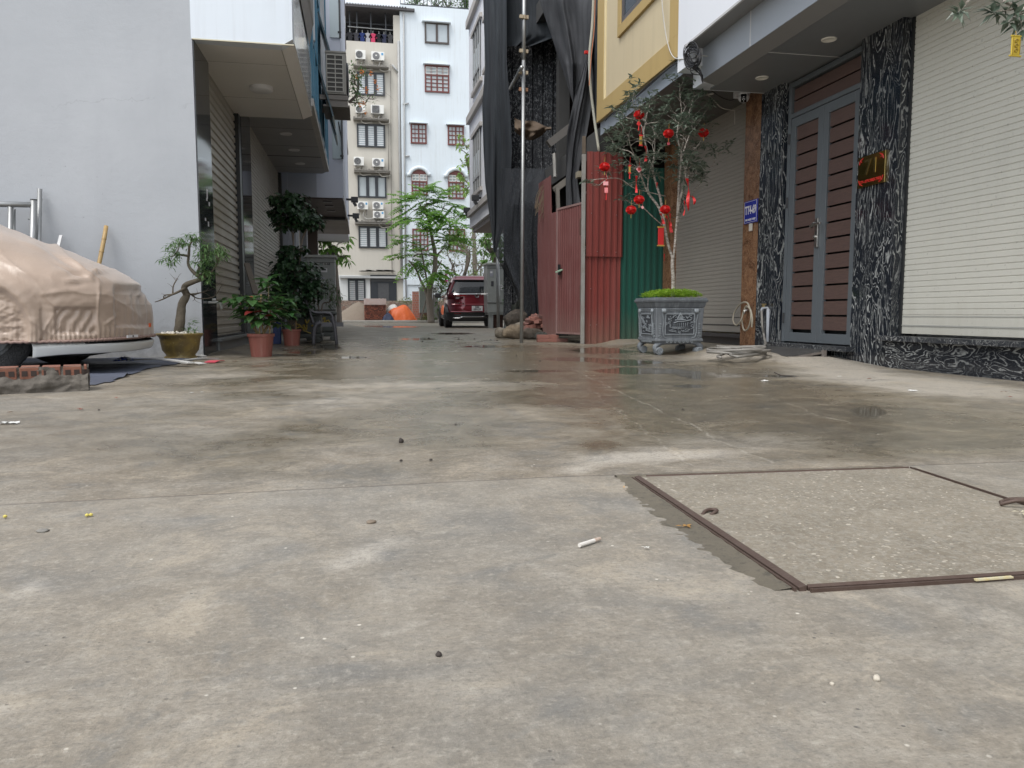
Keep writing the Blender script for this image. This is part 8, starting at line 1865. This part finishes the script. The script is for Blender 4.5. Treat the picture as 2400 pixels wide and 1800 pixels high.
# decorations hanging in the tree
M_pom = leafmat('pompom_red', (.5, .012, .012), (.75, .03, .025), .5, .2); M_gold = gen('gold_foil', (.6, .4, .1), (.5, .3, .06), 30, .35, .2, 60, metal=.4); M_rib = gen('ribbon_red', (.6, .02, .02), None, 5, .5, .1, 40); M_pink = gen('card_pink', (.75, .2, .22), (.8, .5, .5), 40, .6, .1, 60)
POM = [(1498, 269, 'highest red pompom, upper left of the potted tree'), (1567, 313, 'red pompom with a pale side in the middle of the crown'), (1649, 311, 'red pompom at the right edge of the crown'), (1417, 391, 'red pompom far left, in front of the red hoarding'), (1498, 468, 'red pompom above another one, left of the trunk fork'), (1479, 492, 'red pompom lowest at the left, in front of the green hoarding'), (1559, 491, 'red pompom hanging right over the trunk fork')]
for i, (px, py, lb) in enumerate(POM):
    c = Tq(px, py, -.28); rng = random.Random(100 + i); t = thing('red_pompom', c, lb, 'decoration', 'red pompoms hung in the potted tree')
    b = MB(); R_ = .055
    for j in range(15):
        a = math.pi * j / 15
        for k in range(14):
            a0, a1 = 2 * math.pi * k / 14, 2 * math.pi * (k + 1) / 14; rr = R_ * (1 + .06 * math.sin(k * 3 + j)); zq = .82
            p0 = Vector((math.cos(a) * math.cos(a0) * rr, math.sin(a) * math.cos(a0) * rr, math.sin(a0) * rr * zq)); p1 = Vector((math.cos(a) * math.cos(a1) * rr, math.sin(a) * math.cos(a1) * rr, math.sin(a1) * rr * zq)); of = Vector((-math.sin(a), math.cos(a), 0)) * .004 * (1 if k % 2 else -1)
            b.add([c, c + p0 + of, c + p1 - of], [(0, 1, 2)])
    b.lathe([(0, -R_ * .72), (R_ * .6, -R_ * .5), (R_ * .86, 0), (R_ * .6, R_ * .5), (0, R_ * .72)], c, 14); b.build('paper_ball', M_pom, t)
    b = MB(); b.tube([c + Vector((0, 0, .03)), c + Vector((.005, 0, .1))], .002, 4); b.tube([c + Vector((0, 0, -.04)), c + Vector((0, 0, -.085))], .004, 5); b.build('string', M_gold, t)
def tagc(px, py, w_, h_, mt, name, lb, dy=-.3, rot=0, trim=None, tas=0, txt=None):
    c = Tq(px, py, dy); t = thing(name, c, lb, 'decoration'); b = MB(); M = Matrix.Translation(c) @ Matrix.Rotation(rot, 4, 'Y'); b.obox(M, w_, .006, h_); b.build('card', mt, t, bevel=.003)
    b = MB(); b.tube([c + Vector((0, 0, h_ * .5)), c + Vector((.004, 0, h_ * .5 + .09))], .002, 4)
    if tas: b.tube([c - Vector((0, 0, h_ * .5)), c - Vector((0, 0, h_ * .5 + tas))], [.003, .008], 6)
    b.build('string', M_rib, t)
    if trim: b = MB(); b.obox(M @ Matrix.Translation((0, 0, h_ * .5)), w_ * 1.25, .012, .014); b.obox(M @ Matrix.Translation((0, 0, -h_ * .5)), w_ * 1.25, .012, .014); b.build('trim', trim, t)
    if txt: b = MB(); v, f = text_mesh(txt, min(w_, h_) * .8, frameM(c - Vector((0, .0045, 0)), (1, 0, 0), (0, 0, 1)), .0005, .001); b.add(v, f); b.build('mark', M_gold if mt is M_rib else M_rib, t)
tagc(1502, 329, .03, .1, M_gold, 'gold_tag', 'upright gold card hanging below the highest red pompom', trim=M_rib); tagc(1476, 397, .022, .075, M_gold, 'gold_tag', 'narrow gold card hanging left, in front of the green hoarding', tas=.06, trim=M_rib)
tagc(1498, 397, .05, .05, M_pink, 'pink_diamond_card', 'pink diamond shaped card with a red character in the left crown', rot=R(45), txt='春'); tagc(1497, 290, .038, .038, M_rib, 'small_red_lantern', 'small round red charm just under the highest pompom', rot=R(30), tas=.05)
tagc(1420, 430, .055, .04, M_pink, 'pink_card', 'pale pink rounded card below the far left pompom'); tagc(1421, 446, .038, .055, gen('card_rose', (.75, .09, .1), (.8, .4, .4), 60, .6, .1, 60), 'rose_card', 'rose red card hanging under the pale pink card', tas=.07)
tagc(1506, 486, .028, .028, M_pink, 'pink_bead', 'small pink charm on the low left branch', rot=R(45)); tagc(1567, 337, .03, .03, gen('charm_dull', (.4, .06, .08), None, 3, .6, 0), 'dull_red_charm', 'dull red charm under the middle pompom')
tagc(1549, 554, .068, .2, M_rib, 'red_banner', 'red banner with gold fringe hanging from the trunk fork', dy=-.06, trim=M_gold, tas=.0)
def ribbon(pts, w_, lb, dy=-.3, name='red_ribbon', mt=None):
    P = path_smooth([Tq(x, y, dy + .02 * math.sin(i * 2)) for i, (x, y) in enumerate(pts)], 4); b = MB()
    for i in range(len(P) - 1):
        a, c = P[i], P[i + 1]; tw = Vector((math.cos(i * .35), math.sin(i * .35), 0)) * w_ / 2; tw2 = Vector((math.cos(i * .35 + .35), math.sin(i * .35 + .35), 0)) * w_ / 2; b.add([a - tw, a + tw, c + tw2, c - tw2], [(0, 1, 2, 3)])
    return tag(b.build(name, mt or M_rib, solid=.002), lb, 'ribbon')
ribbon([(1610, 418), (1614, 445), (1612, 470), (1614, 494)], .035, 'long red ribbon with a pink top hanging on the right of the trunk'); ribbon([(1613, 462), (1622, 460), (1628, 470), (1626, 480)], .03, 'short curled end of the bow beside the long red ribbon'); ribbon([(1604, 470), (1605, 490), (1602, 505)], .014, 'thin red string left of the long red ribbon')
ribbon([(1512, 342), (1515, 358), (1513, 378)], .03, 'short red ribbon in the middle left of the crown'); ribbon([(1492, 412), (1491, 432), (1492, 452)], .025, 'red ribbon above the upper of the two low left pompoms'); ribbon([(1560, 505), (1568, 520), (1574, 545)], .035, 'red ribbon crossing behind the trunk fork', 0.05); ribbon([(1548, 500), (1553, 512), (1556, 525)], .03, 'red ribbon tail just left of the trunk fork pompom', -.12)
ribbon([(1570, 500), (1572, 520), (1573, 530)], .02, 'narrow red ribbon right of the fork pompom', -.15); ribbon([(1557, 595), (1557, 612)], .012, 'tiny red tassel hanging in front of the far brown pillar', -.1, 'red_tassel'); ribbon([(1540, 428), (1539, 440)], .02, 'small red paper strip low in the crown', -.2, 'red_strip')

# ================================================================ BRANCH FROM A SECOND TREE, UPPER RIGHT
Yb = 2.7; BQ = lambda x, y, dy=0.: PY(x, y, Yb + dy)
root = Vector((3.5, 2.55, 0)); t = thing('overhanging_tree', root, 'leafy branches with a gold card reaching in at the upper right corner', 'tree')
st = MB(); tips = []; rng = random.Random(77)
st.tube([root, root + Vector((0, 0, .5)), root + Vector((-.02, 0, 1.35))], [.03, .027, .02], 10); J = root + Vector((-.02, 0, 1.35))
st.tube(path_smooth([J, BQ(2480, 20), BQ(2400, -8), BQ(2330, -5), BQ(2290, -20)], 5), .007, 6); st.tube(path_smooth([J, BQ(2500, 60), BQ(2420, 30), BQ(2380, 15), BQ(2350, 2)], 5), .006, 6)
grow(st, BQ(2300, -30), [BQ(2245, 30), BQ(2252, 25), BQ(2240, 35)], rng, .002, tips, jit=.03); grow(st, BQ(2400, 15), [BQ(2325, 28), BQ(2335, 30), BQ(2360, 25), BQ(2372, 40), BQ(2385, 60), BQ(2378, 30), BQ(2395, 70), BQ(2392, 35), BQ(2345, 12), BQ(2400, 50), BQ(2365, 52)], rng, .002, tips, jit=.03)
st.build('trunk', MATS['pale_bark'], t, smooth=True); lf = MB()
for p, d in tips:
    for k in range(6): a = rng.uniform(0, 6.28); lf.leaf(p, (math.cos(a), math.sin(a) * .6, rng.uniform(-.8, .5)), (rng.gauss(0, .3), -.6, 1), rng.uniform(.05, .075), .022, .3, .2)
for x, y in ((2480, 100), (2550, -60), (2600, 0), (2520, 20)):
    for k in range(12): a = rng.uniform(0, 6.28); lf.leaf(BQ(x, y) + Vector([rng.gauss(0, .04) for _ in range(3)]), (math.cos(a), math.sin(a), rng.uniform(-.8, .5)), (0, 0, 1), .07, .022)
lf.build('foliage', MATS['leaf_greygreen'], t)
c = BQ(2380, 108, -.05); t = thing('gold_card', c, 'gold foil hanging card under the upper right branch', 'decoration')
b = MB(); b.box(c.x - .019, c.x + .019, c.y - .003, c.y + .003, c.z - .034, c.z + .034); b.box(c.x - .027, c.x + .027, c.y - .004, c.y + .004, c.z - .04, c.z - .034); b.box(c.x - .023, c.x + .023, c.y - .004, c.y + .004, c.z + .034, c.z + .04); b.build('card', gen('foil_yellow', (.62, .47, .07), (.5, .36, .04), 20, .3, .3, 80, metal=.3), t, bevel=.002)
b = MB()
for dz in (.018, 0, -.018): b.tube([c + Vector((.008 * math.cos(a), -.006, dz + .007 * math.sin(a))) for a in (0, 1, 2, 3, 4, 5)], .0018, 5)
for sx in (-1, 1): b.box(c.x + sx * .016 - .001, c.x + sx * .016 + .001, c.y - .006, c.y - .003, c.z - .03, c.z + .03)
b.build('embossing', gen('foil_dark', (.34, .23, .03), None, 3, .4, 0), t); b = MB(); b.tube([c + Vector((0, 0, .04)), BQ(2380, 62)], .0015, 4); b.build('string', M_gold, t)

# ================================================================ DRAIN COVER
m1, m2, m3, m4 = G(1500, 1122), G(1888, 1381), G(2130, 1101), G(2400, 1190)
def inter(p, q_, r, s_):
    d1, d2 = q_ - p, s_ - r; k = ((r.x - p.x) * d2.y - (r.y - p.y) * d2.x) / (d1.x * d2.y - d1.y * d2.x); return p + d1 * k
mb1 = G(2400, 1349); m5 = inter(m2, mb1, m3, m4)
t = thing('drain_cover', (m1 + m2 + m3 + m5) / 4, 'square concrete drain cover with white stone chips in a rusty angle iron frame', 'drain cover')
def chipmat():
    m_ = NT('chip_concrete'); tc = m_.tc.outputs['Object']; col = m_.mix(m_.ramp(m_.noise(5, 6, .7), (.35, 0.), (.65, 1.)), (.175, .15, .112), (.245, .212, .162)); col = m_.mix(m_.math('MULTIPLY', m_.ramp(m_.noise(90, 6, .75), (.45, 0.), (.65, 1.)), .5), col, (.38, .365, .32))
    col = m_.mix(m_.math('MULTIPLY', m_.ramp(m_.noise(120, 4, .75), (.35, 1.), (.45, 0.)), .6), col, (.1, .1, .085))
    for sc, th, mask, off in ((42, .21, .47, 0), (75, .24, .42, 4), (24, .15, .6, 9)):
        mp = m_.n('VectorMath', operation='ADD'); m_.l(m_.map((1, 1.0, 1), (0, 0, .5 * off), loc=(off, off, 0)), mp.inputs[0]); nz = m_.n('TexNoise'); nz.inputs['Scale'].default_value = 60; m_.l(tc, nz.inputs['Vector'])
        sc_ = m_.n('VectorMath', operation='SCALE'); m_.l(nz.outputs[1], sc_.inputs[0]); sc_.inputs['Scale'].default_value = .02; m_.l(sc_.outputs[0], mp.inputs[1])
        v = m_.n('TexVoronoi'); v.inputs['Scale'].default_value = sc; m_.l(mp.outputs[0], v.inputs['Vector']); sel = m_.math('GREATER_THAN', m_.n('SeparateColor').outputs[0], mask); m_.l(v.outputs[1], sel.node.inputs[0].links[0].from_node.inputs[0])
        f_ = m_.math('MULTIPLY', m_.ramp(v.outputs[0], (th * .75, 1.), (th, 0.)), sel); f_ = m_.math('MULTIPLY', f_, m_.ramp(m_.noise(3.5, 3, vec=m_.map(loc=(off, 2, 0))), (.4, .25), (.6, 1.))); col = m_.mix(m_.math('MULTIPLY', f_, .8), col, (.52, .475, .39))
    m_.bump(m_.noise(70, 8, .75), .5, .006); return m_.fin(col, .72)
b = MB(); U3 = Vector((0, 0, 1)); P4 = [m1, m2, m5, m3]; b.v = [tuple(p + U3 * z) for z in (.001, .0055) for p in P4]; b.f = [(4, 5, 6, 7), (0, 1, 5, 4), (1, 2, 6, 5), (2, 3, 7, 6), (3, 0, 4, 7)]; b.mi = [0] * 5; b.build('slab', chipmat(), t)
M_rust = gen('rusty_iron', (.075, .045, .035), (.11, .08, .065), 26, .55, .5, 60, metal=.35, dist=.004)
def edge(p, q_, o, w_, name='frame'):
    d = (q_ - p).normalized(); n = Vector((-d.y, d.x, 0)) * o; b = MB()
    a, c = p + n * .003, q_ + n * .003
    b.add([a, c, c + n * w_, a + n * w_, a + U3 * .0095, c + U3 * .0095, c + n * w_ + U3 * .006, a + n * w_ + U3 * .006], [(4, 5, 6, 7), (0, 4, 7, 3), (1, 2, 6, 5), (3, 7, 6, 2), (0, 1, 5, 4)], flip=(o < 0))
    a2, c2 = a + n * (w_ + .005), c + n * (w_ + .005); b.add([a2, c2, c2 + n * .004, a2 + n * .004, a2 + U3 * .006, c2 + U3 * .006, c2 + n * .004 + U3 * .006, a2 + n * .004 + U3 * .006], [(4, 5, 6, 7), (0, 4, 7, 3), (1, 2, 6, 5), (3, 7, 6, 2), (0, 1, 5, 4)], flip=(o < 0))
    b.build(name, M_rust, t)
edge(m1, m2 + (m2 - m1).normalized() * .008, -1, .012); edge(m2, m5, -1, .005); edge(m3, m5, 1, .007)
b = MB(); a, c = m1 + Vector((.02, .002, 0)), m3 + Vector((0, .002, 0)); b.tube([a + U3 * .006, c + U3 * .006], .004, 5); b.build('frame', M_rust, t)
b = MB(); q0 = G(1655, 1203, .006); b.tube(path_smooth([q0 + Vector((-.012, -.006, -.002)), q0 + Vector((.002, .006, .004)), q0 + Vector((.018, .01, .005)), q0 + Vector((.027, .003, .005)), q0 + Vector((.018, -.006, .003)), q0 + Vector((.006, -.01, -.002))], 5), .0042, 8); b.build('lifting_loop', M_rust, t, smooth=True)
b = MB(); q0 = G(2378, 1186, .01); b.tube(path_smooth([q0 + Vector((-.02, .02, 0)), q0 + Vector((0, .0, .012)), q0 + Vector((.03, -.006, .012)), q0 + Vector((.05, .01, .01)), q0 + Vector((.02, .03, .008)), q0 + Vector((-.01, .03, .002))], 5), .0045, 8); b.build('lifting_loop', M_rust, t, smooth=True)
def patchm():
    m_ = NT('old_mortar'); n = m_.noise(7, 8, .75, dist=.8); col = m_.mix(m_.ramp(n, (.3, 0.), (.7, 1.)), (.19, .168, .128), (.27, .235, .175)); col = m_.mix(m_.math('MULTIPLY', m_.ramp(m_.noise(45, 8, .8), (.34, 1.), (.48, 0.)), .6), col, (.08, .08, .065)); m_.bump(m_.noise(30, 10, .85), 1., .02); return m_.fin(col, .9)
b = MB(); rng = random.Random(6)
dm = (m1 - m2).normalized(); nl = Vector((-dm.y, dm.x, 0)); NS = 110
rows = []
for i in range(NS + 1):
    k = i / NS; p = m2 + (m1 - m2) * (k * 1.02) ; w_ = .045 + .045 * math.sin(k * 3.1) + .018 * noise.noise((k * 5, 1, 0)) + .008 * noise.noise((k * 17, 1, 0)); rows.append((p + nl * .022 * 1, p + nl * (.022 + w_)))
M_pat = patchm()
for i in range(NS):
    for j in range(10):
        f0, f1 = j / 10, (j + 1) / 10; q_ = [rows[i][0].lerp(rows[i][1], f0), rows[i + 1][0].lerp(rows[i + 1][1], f0), rows[i + 1][0].lerp(rows[i + 1][1], f1), rows[i][0].lerp(rows[i][1], f1)]
        hz = lambda p, f_: Vector((p.x, p.y, -.0015 + .0055 * (1 - f_) + .0016 * noise.noise(p * 22) + .0012 * noise.noise(p * 60)))
        b.add([hz(q_[0], f0), hz(q_[1], f0), hz(q_[2], f1), hz(q_[3], f1)], [(0, 1, 2, 3)])
b.build('mortar_edge', M_pat, t, smooth=True)
b = MB(); NS = 70
for i in range(NS):
    for j in range(4):
        qs = []
        for ii, jj in ((i, j), (i + 1, j), (i + 1, j + 1), (i, j + 1)):
            k = ii / NS; p = (m1 + Vector((-.06, .012, 0))).lerp(m3 + Vector((.0, .01, 0)), k); w_ = .03 + .014 * noise.noise((k * 9, 2, 0)) + .006 * noise.noise((k * 31, 2, 0)); f_ = jj / 4; qs.append(Vector((p.x, p.y + w_ * f_, -.001 + .007 * math.sin(f_ * 2.9) + .004 * noise.noise((k * 40, f_ * 3, 3)))))
        b.add(qs, [(0, 1, 2, 3)])
b.build('mortar_edge', M_pat, t, smooth=True)

# ================================================================ LITTER
p, q_ = G(1358, 1278, .006), G(1407, 1262, .006)
t = thing('cigarette_end', (p + q_) / 2, 'white cigarette end lying on the concrete left of the drain cover', 'cigarette end')
d = (q_ - p); b = MB(); b.tube([p, p + d * .7], [.0042, .004], 8); b.build('paper', gen('cig_white', (.72, .7, .66), (.5, .47, .42), 90, .8, .2, 90), t); b = MB(); b.tube([p + d * .7, p + d * .88, q_], [.004, .0038, .003], 8); b.build('stub', gen('cig_brown', (.3, .17, .09), (.6, .55, .5), 200, .8, .2, 90), t)
def petal(px, py, r, n, cols, name, lb, cat, seed, h_=.004, size=None):
    c = G(px, py, h_); rng = random.Random(seed); b = MB()
    for _ in range(n): a = rng.uniform(0, 6.28); b.leaf(c + Vector((rng.gauss(0, r * .2), rng.gauss(0, r * .2), .001)), (math.cos(a), math.sin(a), .15), (0, 0, 1), r * rng.uniform(.7, 1.1), r * .4, .2, .1)
    tag(b.build(name, leafmat('petal_' + name + str(seed), *cols)), lb, cat)
petal(1606, 1234, .017, 7, ((.4, .2, .05), (.5, .3, .1)), 'dried_blossom', 'dried orange brown blossom beside the rusty frame of the drain cover', 'blossom', 1); b = MB(); c = G(1607, 1228, .008); b.cyl(c, .004, .008, n=8); 
petal(1515, 1254 + 30, .008, 8, ((.7, .68, .62), (.8, .8, .76)), 'white_scrap', 'tiny crumpled white scrap between cigarette end and drain cover', 'scrap', 2)
petal(1465, 1143, .01, 3, ((.5, .25, .07), (.6, .35, .1)), 'orange_petal', 'small orange petal at the top left corner of the drain cover', 'petal', 3)
petal(1335, 1187, .006, 4, ((.1, .06, .04), (.15, .1, .06)), 'brown_crumb', 'small brown crumb just below the joint in the concrete', 'crumb', 4)
petal(2394, 1202, .02, 5, ((.6, .55, .4), (.7, .65, .5)), 'pale_leaf', 'pale dry leaf beside the right lifting loop', 'leaf', 5, .012)
for i, (x, y, lb) in enumerate(((204, 1208, 'tiny yellow flower head, left of a touching pair, near the joint'), (213, 1207, 'tiny yellow flower head, right one of the touching pair'), (12, 1211, 'single tiny yellow flower head at the left picture edge'))):
    c = G(x, y, .004); b = MB(); b.lathe([(0, -.003), (.004, -.001), (.0045, .002), (0, .005)], c, 10); tag(b.build('yellow_flower_head', gen('yellow_head', (.6, .52, .12), (.5, .42, .1), 200, .7, .2, 90)), lb, 'flower head')
def stone(px, py, r, mt, name, lb, seed, sz=.7):
    c = G(px, py, r * sz * .5); b = MB(); b.grid(lambda u, v: c + Vector((math.cos(u * 6.283) * math.sin(v * 3.1416), math.sin(u * 6.283) * math.sin(v * 3.1416), math.cos(v * 3.1416) * sz)) * r * (1 + .35 * noise.noise((math.cos(u * 6.283) * 1.3 + seed, math.sin(u * 6.283) * 1.3, v * 3))), 14, 8, True); tag(b.build(name, mt, smooth=True), lb, 'pebble' if 'pebble' in name else 'clod')
M_peb = gen('pebble_pale', (.5, .46, .38), (.4, .36, .3), 90, .8, .3, 90); M_clod = gen('clod_dark', (.03, .025, .022), (.05, .04, .035), 90, .9, .3, 90)
stone(2055, 1590, .0045, M_peb, 'pebble', 'round pale pebble on the concrete below the drain cover', 1, .9); stone(1028, 1534, .004, M_clod, 'dark_clod', 'dark pointed crumb low in the middle foreground', 2, 1.); stone(940, 1034, .009, M_clod, 'dark_clod', 'upright dark clod in the middle of the lane before the joint', 3, 1.2)
stone(870, 1223, .011, gen('stone_brown', (.2, .16, .12), None, 60, .9, .3, 90), 'flat_pebble', 'flat brown pebble just below the joint, centre left', 4, .35); stone(100, 1244, .012, gen('stone_grey', (.22, .21, .19), None, 60, .9, .3, 90), 'flat_pebble', 'flat grey pebble at lower left below the joint', 5, .3); stone(1950, 1602, .003, M_peb, 'pebble', 'tiny pale grain left of the round pebble', 6)
rng = random.Random(55)
k = 0; spots = [(275, 934, 1), (195, 961, 1), (30, 968, 2), (185, 960, 1), (232, 961, 0), (548, 848, 2), (1210, 834, 0), (1430, 835, 0), (1075, 795, 0), (1112, 795, 0), (1150, 797, 0), (1005, 793, 0), (990, 801, 0), (1165, 798, 0), (1265, 846, 0), (1010, 1078, 0), (1068, 995, 0), (940, 1500 - 420, 0), (2040, 889, 1), (2352, 920, 2), (1600, 960, 0), (765, 843, 2), (2366, 932, 1)]
ll = ['dark crumb', 'reddish brown leaf scrap', 'brown dry leaf']; ms = [M_clod, gen('scrap_red', (.25, .06, .04), None, 60, .9, .2, 90), gen('scrap_brown', (.16, .09, .05), None, 60, .9, .2, 90)]
nr = ['near the brick kerb', 'by the covered car', 'at the left picture edge', 'before the brick kerb', 'between kerb and lane', 'in front of the front red pot', 'on the lane before the scaffold pole', 'near the carved planter', 'far down the lane, left of the sacks', 'far down the lane, centre', 'far down the lane beside the sacks', 'far down the lane, left', 'beyond the poinsettia on the lane', 'at the foot of the sacks', 'before the red hoarding', 'just beyond the joint, centre', 'mid lane left of the white crack', 'just before the dark clod', 'on the pale apron below the ivory shutter', 'at the right edge of the pale apron', 'on the wet patch, mid lane', 'in front of the plastic armchair', 'on the apron at the right picture edge']
for (x, y, kind), where in zip(spots, nr):
    c = G(x, y, .004); r = .011 if kind == 0 else .03; r *= max(.5, c.y / 8)
    b = MB(); rr = random.Random(x)
    if kind == 0: b.grid(lambda u, v: c + Vector((math.cos(u * 6.283) * math.sin(v * 3.14), math.sin(u * 6.283) * math.sin(v * 3.14), max(-.3, math.cos(v * 3.14)) * .7)) * r * (1 + .3 * noise.noise((u * 4 + x, v * 3, 0))), 10, 6, True)
    else:
        for _ in range(3): a = rr.uniform(0, 6.28); b.leaf(c + Vector((rr.gauss(0, r * .3), rr.gauss(0, r * .3), .004)), (math.cos(a), math.sin(a), .2), (0, 0, 1), r * 1.2, r * .6, .4, .2)
    tag(b.build(('dark_crumb', 'leaf_scrap', 'dry_leaf')[kind], ms[kind]), ll[kind] + ' ' + where, ('crumb', 'scrap', 'leaf')[kind])
for i, (x, y, w_, lb) in enumerate(((1793, 893, .05, 'white paper chip at the near edge of the puddle'), (2140, 916, .05, 'white paper chip on the pale apron below the shutter'), (1968, 882, .03, 'small white chip right of the puddle'), (450, 920, .02, 'small white chip on the damp concrete, left of the lane'), (474, 919, .018, 'smaller white chip beside another one, left of the lane'), (22, 992, .07, 'crumpled white tissue at the left picture edge'), (670, 817, .05, 'yellowish white scrap in front of the far red pot'), (1698, 870, .02, 'tiny white chip in the wet patch before the planter'))):
    c = G(x, y, .003); b = MB(); rr = random.Random(i); b.grid(lambda u, v: Vector((c.x + (u - .5) * w_, c.y + (v - .5) * w_ * .5, .003 + .012 * w_ / .05 * abs(noise.noise((u * 3 + i, v * 3, 1))))), 8, 6); tag(b.build('white_chip', gen('chip_white', (.68, .68, .66), (.5, .5, .48), 60, .8, .2, 80)), lb, 'paper scrap')
b = MB(); c = G(1832, 884, .003); b.tube(path_smooth([c + Vector((-.03, .05, .03)), c + Vector((0, .0, .012)), c + Vector((.08, -.01, .004))], 4), .004, 5); tag(b.build('dark_twig', M_clod), 'bent dark twig standing in the puddle before the doors', 'twig')
b = MB(); a, c = G(2285, 1361, .004), G(2372, 1354, .004); strip('wrapper', 'yellow and white wrapper strip caught under the lower edge of the drain cover', 'wrapper', a, c, .006, .003, gen('wrapper', (.6, .42, .05), (.45, .5, .5), 60, .5, .1, 60))
